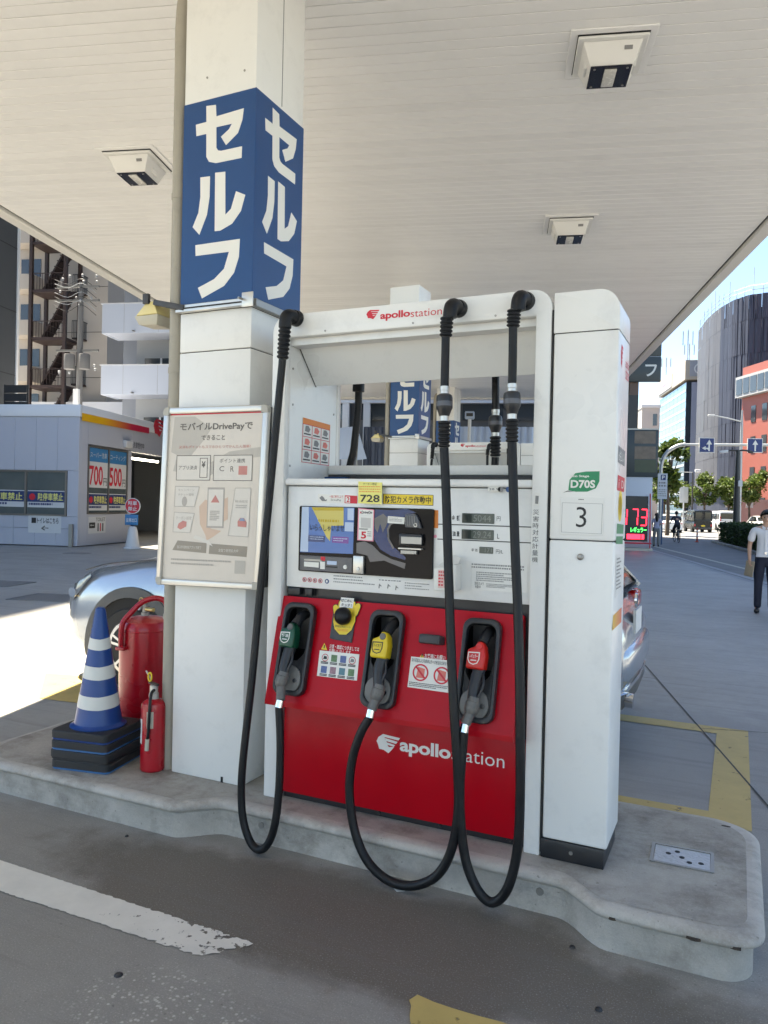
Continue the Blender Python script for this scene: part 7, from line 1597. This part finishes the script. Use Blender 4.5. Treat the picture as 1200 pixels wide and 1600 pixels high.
for px, lb in ((1078,'white pole with small sign board under the far trees'),(1142,'slim white pole left of the dark street lamp'),(1171,'slim white pole in front of the pink building')):
    o = thing('sign_pole', lb, 'pole', S({1078:(19.691, 2.387)[0],1142:(24.341, 2.490)[0],1171:(26.411, 2.536)[0]}[px],86,0), ST)
    obj('pole', MB().tube([(0,0,0),(0,0,3.2 if px != 1078 else 4.5)], .07, 8), LGF, o); obj('board', MB().box(-.35,.35,-.05,-.02,2.3,3.1) if px != 1078 else MB().box(-.45,.45,-.05,-.02,2.7,4.4), LGF, o)

# ================================================================ greenery
def leaf_mat(name, a, b):
    m = bpy.data.materials.new(name); m.use_nodes = True; nt = m.node_tree; N = nt.nodes; Lk = nt.links; p = N['Principled BSDF']; p.inputs['Roughness'].default_value = 0.55
    g = N.new('ShaderNodeNewGeometry'); mx = N.new('ShaderNodeMix'); mx.data_type = 'RGBA'; mx.inputs[6].default_value = (*a,1); mx.inputs[7].default_value = (*b,1)
    Lk.new(g.outputs['Random Per Island'], mx.inputs[0]); Lk.new(mx.outputs[2], p.inputs['Base Color'])
    tr = N.new('ShaderNodeBsdfTranslucent'); Lk.new(mx.outputs[2], tr.inputs[0]); ms = N.new('ShaderNodeMixShader'); ms.inputs[0].default_value = 0.35
    Lk.new(p.outputs[0], ms.inputs[1]); Lk.new(tr.outputs[0], ms.inputs[2]); Lk.new(ms.outputs[0], N['Material Output'].inputs[0]); return m
LEAF = leaf_mat('leaf_fresh', (0.045,0.085,0.013), (0.12,0.165,0.03)); LEAFD = leaf_mat('leaf_hedge', (0.018,0.042,0.012), (0.05,0.09,0.022)); BARK = mat('bark', (0.10,0.075,0.055), 0.9, var=0.3, scale=8, bump=0.6, bscale=20)
def leaves(n, pick, size, rg):
    vs = []; fs = []
    for i in range(n):
        c_ = Vector(pick()); s_ = size*rg.uniform(.6,1.3); a = Vector((rg.gauss(0,1),rg.gauss(0,1),rg.gauss(0,.6))).normalized(); b = a.cross(Vector((rg.gauss(0,1),rg.gauss(0,1),rg.gauss(0,1)))).normalized()
        k = len(vs); vs += [c_-a*s_, c_+b*s_*.5, c_+a*s_, c_-b*s_*.5]; fs.append((k,k+1,k+2,k+3))
    t = MB(); t.v = [tuple(v) for v in vs]; t.f = fs; me = bpy.data.meshes.new('foliage'); me.from_pydata(t.v, [], t.f); return me
def tree(label, u, v, h, ht, r, n, seed, lean=1.0):
    rg = random.Random(seed); o = thing('street_tree', label, 'tree', S(u,v,0), ST, 'street trees')
    tk = obj('trunk', MB().tube(catmull([(0,0,0),(.04,0,ht*.5),(0,.05,ht),(.08,.0,h*.8)],4), [lerp(.16,.05,k/12) for k in range(13)], 10), BARK, o)
    cl = []
    for k in range(14):
        a = rg.uniform(0,2*PI); q = rg.uniform(.25,.85); zz_ = rg.uniform(ht+.3,h-.3); f = math.sqrt(max(.1,1-((zz_-(ht+h)/2)/((h-ht)/2))**2))
        c_ = (r*q*f*math.cos(a), r*q*f*math.sin(a), zz_); cl.append((c_, rg.uniform(.28,.5)*r)); obj('limb', MB().tube([(0,.02,ht*.9),tuple(Vector((0,.02,ht*.9)).lerp(Vector(c_),.6)+Vector((0,0,.2))),c_], [.06,.04,.015], 6), BARK, tk)
    def pick():
        c_, q = rg.choice(cl); d = Vector((rg.gauss(0,1),rg.gauss(0,1),rg.gauss(0,.7))); d = d.normalized()*q*rg.random()**.45; return Vector(c_)+d
    obj('crown', leaves(n, pick, .20, rg), LEAF, o)
tv_ = [((11.754, 3.463)[0],56,6.7,3.2,1.35,2600,'tall fresh green tree behind the arched gantry pole'),((21.337, 3.090)[0],84,5.6,2.6,1.6,2200,'rounded green tree left of the dark street lamp behind the cars'),((23.758, 3.141)[0],84,5.4,2.4,1.5,2000,'green tree half hidden by the dark street lamp'),((25.166, 3.146)[0],82,6.2,2.6,2.0,2600,'green tree in front of the pink building'),((24.182, 3.398)[0],105,5.6,2.4,2.0,2200,'distant green tree left of the scaffold tower'),((15.217, 2.844)[0],74,5.4,2.5,1.3,1800,'green tree behind the parking information board')]
for i, (u_, v_, h_, t_, r_, n_, lb) in enumerate(tv_): tree(lb, u_, v_, h_, t_, r_, n_, 20+i)
rg = random.Random(9)
he_ = thing('hedge', 'clipped dark green hedge in a kerbed bed along the street', 'hedge', S(10.65,27,0), ST-0.122)
HL = 17.8
def hp():
    y = rg.uniform(0,HL); e = .12*math.sin(y*2.1)+.08*math.sin(y*5.3); x = rg.uniform(-.75,.75); z = rg.uniform(.12,1.15)
    if rg.random() < .7:
        if rg.random() < .5: z = 1.05+e*.6+rg.uniform(-.14,.06)
        else: x = math.copysign(.70+e+rg.uniform(-.16,.06), x)
    return (x, y, z)
obj('foliage', leaves(15000, hp, .085, rg), LEAFD, he_)
for k in range(36): obj('stem', MB().tube([(rg.uniform(-.4,.4),k*.49+.2,0),(rg.uniform(-.5,.5),k*.49+.2+rg.uniform(-.2,.2),.95)], .02, 5), BARK, he_)
for k in range(18): obj('kerb_stone', MB().box(-1.02,-.90,k*1.0,k*1.0+.985,-.01,.13), GUTT, he_, bevel=0.015)
obj('kerb_end', MB().box(-.895,.9,HL+.02,HL+.15,-.01,.13), GUTT, he_, bevel=0.015); obj('soil', MB().box(-.895,.9,0,HL,-.01,.07), mat('soil',(0.06,0.045,0.035),.95,var=.3,bump=.6,bscale=12), he_)

# ================================================================ far buildings on the right
PNK = mat('pink_tile', (0.31,0.092,0.07), 0.6, var=0.05, scale=.6); GLB = mat('curtain_glass', (0.22,0.34,0.40), 0.10, var=0.12, scale=.25, spec=0.8, metal=0.35); MUL = mat('mullion_pale', (0.50,0.55,0.58), 0.4, metal=0.4, var=0.05); BEI = mat('roof_sign_beige', (0.44,0.38,0.31), 0.6, var=0.03, scale=.4)
pkv = 90.0; pku = (26.567, 9.004)[0]
pk = thing('pink_building', 'pink tiled office building with small dark windows at the right edge', 'building', S(pku,pkv,0), ST+math.radians(14.2))
zpk = (26.514, 17.950)[1]
obj('wall', MB().box(0,22,-30,0,0,zpk), PNK, pk); obj('roof_block', MB().box(1.5,8,-14,-3.5,zpk,zpk+2.6), mat('orange_brick',(0.50,0.30,0.16),.7,var=.1), pk); obj('cornice', MB().box(-.7,.0,-30,.2,zpk-3.4,zpk-1.1), CON, pk)
for k in range(22): obj('window', MB().box(-.75,-.702,-29.5+k*1.35,-28.35+k*1.35,zpk-3.1,zpk-1.4), WGL, pk)
for r_ in range(7):
    for q in range(14): w2_ = obj('window', MB().box(-.06,-.004,-1.9-q*2.05-.85,-1.9-q*2.05,zpk-6.3-r_*3.35,zpk-4.5-r_*3.35), WGL, pk)
obj('ground_floor', MB().box(-.08,-.005,-30,-.5,0,3.2), mat('lobby_brown',(0.10,0.05,0.05),.4,var=.1), pk)
# scaffold tower
TW = [(30.219, 11.792)[0],125],[(29.607, 11.236)[0],118],[(29.558, 10.921)[0],114],[(29.750, 10.688)[0],111],[(30.316, 10.419)[0],107.5],[(31.587, 10.236)[0],105],[(33.618, 10.179)[0],104],[(36.879, 10.253)[0],104.5]
MESHD = mat('mesh_navy', (0.028,0.034,0.058), 0.6, var=0.25, scale=.5); MESHL = mat('mesh_grey', (0.075,0.076,0.088), 0.6, var=0.3, scale=.7)
tw = thing('scaffold_tower', 'round tower wrapped in dark scaffold netting with bare poles on top', 'building', S(TW[0][0],TW[0][1],0), ST)
tp = [(a-TW[0][0], b-TW[0][1]) for a, b in TW]; zt3 = 30.2
obj('core', MB().prism([(a+.6,b+.9) for a, b in tp]+[(tp[-1][0],4),(tp[0][0]+1.5,4)], 0, zt3-1.5), MESHD, tw, smooth=False)
rg = random.Random(12)
for i in range(len(tp)-1):
    (xa_, ya_), (xb2, yb2) = tp[i], tp[i+1]; nsh = 3 if i > 2 else 2; mm = MESHL if i < 3 else MESHD
    for j in range(nsh):
        for kz in range(6):
            t = MB(); z0, z1 = 5.0+kz*4.4, 5.0+kz*4.4+4.36; m0, m1 = j/nsh+.004, (j+1)/nsh-.004; vs = []
            for q in range(7):
                f = lerp(m0,m1,q/6); d = rg.uniform(-.10,.10)+(.12 if q in (0,6) else 0)
                for z in (z0, (z0+z1)/2, min(z1,zt3)): vs.append((lerp(xa_,xb2,f), lerp(ya_,yb2,f)+d+rg.uniform(-.05,.05), z))
            t.add(vs, [(3*q+p,3*q+3+p,3*q+4+p,3*q+1+p) for q in range(6) for p in range(2)]); obj('netting', t, mm, tw, ang=80)
    t = MB()
    for j in range(2): f = (j+.5)/2; x, y = lerp(xa_,xb2,f), lerp(ya_,yb2,f)-.2; t.tube([(x,y+.5,zt3-.6),(x,y+.5,zt3+rg.uniform(1.2,3.6))], .05, 5)
    for z in (zt3+.55,zt3+1.1): t.tube([(xa_,ya_-.2,z),(xb2,yb2-.2,z)], .04, 5)
    obj('scaffold_poles', t, GAL, tw)
for k in range(7): x = tp[0][0]+6+k*3.2; obj('brace', MB().tube([(x,tp[5][1]-3,4.6),(x+1.5,tp[5][1]-3,8.2)], .10, 6), LGF, tw)
obj('hoarding', MB().box(tp[2][0],tp[-1][0],tp[5][1]-3.2,tp[5][1]-3.0,3.9,4.6), LGF, tw)
# glass office with roof sign
gv0 = 132.0; gu0 = (30.192, 12.342)[0]
gb = thing('glass_building', 'pale blue glass office building with a cream roof sign band', 'building', S(gu0,gv0,0), ST)
zg_ = (29.924, 23.270)[1]; zs_ = (29.835, 26.876)[1]; dv = 21
obj('core', MB().box(.15,14,0.15,dv,0,zg_), mat('core_dark',(0.04,0.05,0.06),.5), gb)
nr = 15; fh_ = zg_/nr
for r_ in range(nr):
    for q in range(7): obj('glass_pane', MB().box(0,.10,.25+q*dv/7,.25+(q+1)*dv/7-.12,r_*fh_+.45,(r_+1)*fh_-.02), GLB, gb)
    obj('spandrel', MB().box(-.04,.12,.2,dv,r_*fh_,r_*fh_+.42), MUL, gb)
obj('dark_corner', MB().box(.0,.8,-.02,.2,0,zg_), mat('corner_glass',(0.02,0.03,0.04),.15), gb); obj('front_wall', MB().box(.82,6,-.02,.14,0,zg_), mat('facade_lilac',(0.30,0.32,0.40),.5,var=.04), gb)
rsn = obj('roof_sign', MB().box(-.3,6,-.3,dv,zg_+.4,zs_), BEI, gb); obj('front_board', MB().box(.4,3.2,-.38,-.302,zg_+.9,zs_-.2), mat('board_grey',(0.32,0.33,0.36),.5), rsn); t = MB().ring(circle(1.9,(zg_+zs_)/2+.35,.85,20), circle(1.9,(zg_+zs_)/2+.35,.66,20), -.45, -.39); obj('ring_mark', t, LGF, rsn)
sgb = obj('side_board', MB().box(-.42,-.302,dv*.45,dv*.98,zg_+.8,zs_-.5), LGF, rsn)
obj('red_lettering', MB().box(-.46,-.425,dv*.55,dv*.80,(zg_+zs_)/2+.0,(zg_+zs_)/2+.4), PINKP, rsn)
for x, y, h_ in ((1.0,4,6.0),(2.2,8,4.5),(.4,dv-3,4.0)):
    an = obj('antenna', MB().tube([(x,y,zs_),(x,y,zs_+h_)], .10, 6), GAL, gb)
    for k in range(3): obj('aerial', MB().box(x-.9+k*.8,x-.75+k*.8,y-.1,y+.1,zs_+h_*.55,zs_+h_*.95), STEEL, an)
# plain beige block between pylon and glass office
bg_ = thing('beige_building', 'plain beige block far behind the price pylon', 'building', S((16.709, 13.142)[0],95,0), ST); wbg = (18.778, 13.151)[0]-(16.709, 13.142)[0]
zb_ = (17.647, 14.146)[1]; obj('wall', MB().box(0,wbg,0,12,0,zb_), CRM, bg_); obj('parapet', MB().box(-.1,wbg+.1,-.1,12,zb_,zb_+.35), LGF, bg_)
for k in range(4): obj('window', MB().box(wbg*.62,wbg*.85,-.03,-.002,3+k*3,4.4+k*3), WGL, bg_)
# city blocks closing the end of the street
for i, (u_, v_, w_, h_, m_, lb) in enumerate(((-6,150,16,26,CON,'grey city block closing the street behind the trees'),(11,190,18,17,LGF,'white low city block at the far end of the street'),(46,150,30,24,CRM,'cream city block behind the pink building'))):
    o = thing('city_block', lb, 'building', S(u_,v_,0), ST, 'far city blocks'); obj('wall', MB().box(0,w_,0,14,0,h_), m_, o)
    for r_ in range(int(h_/3.4)):
        for q in range(int(w_/2.6)): obj('window', MB().box(.6+q*2.6,2.2+q*2.6,-.04,-.002,1.2+r_*3.4,2.9+r_*3.4), WGL, o)
bpy.data.objects.remove(_fo)
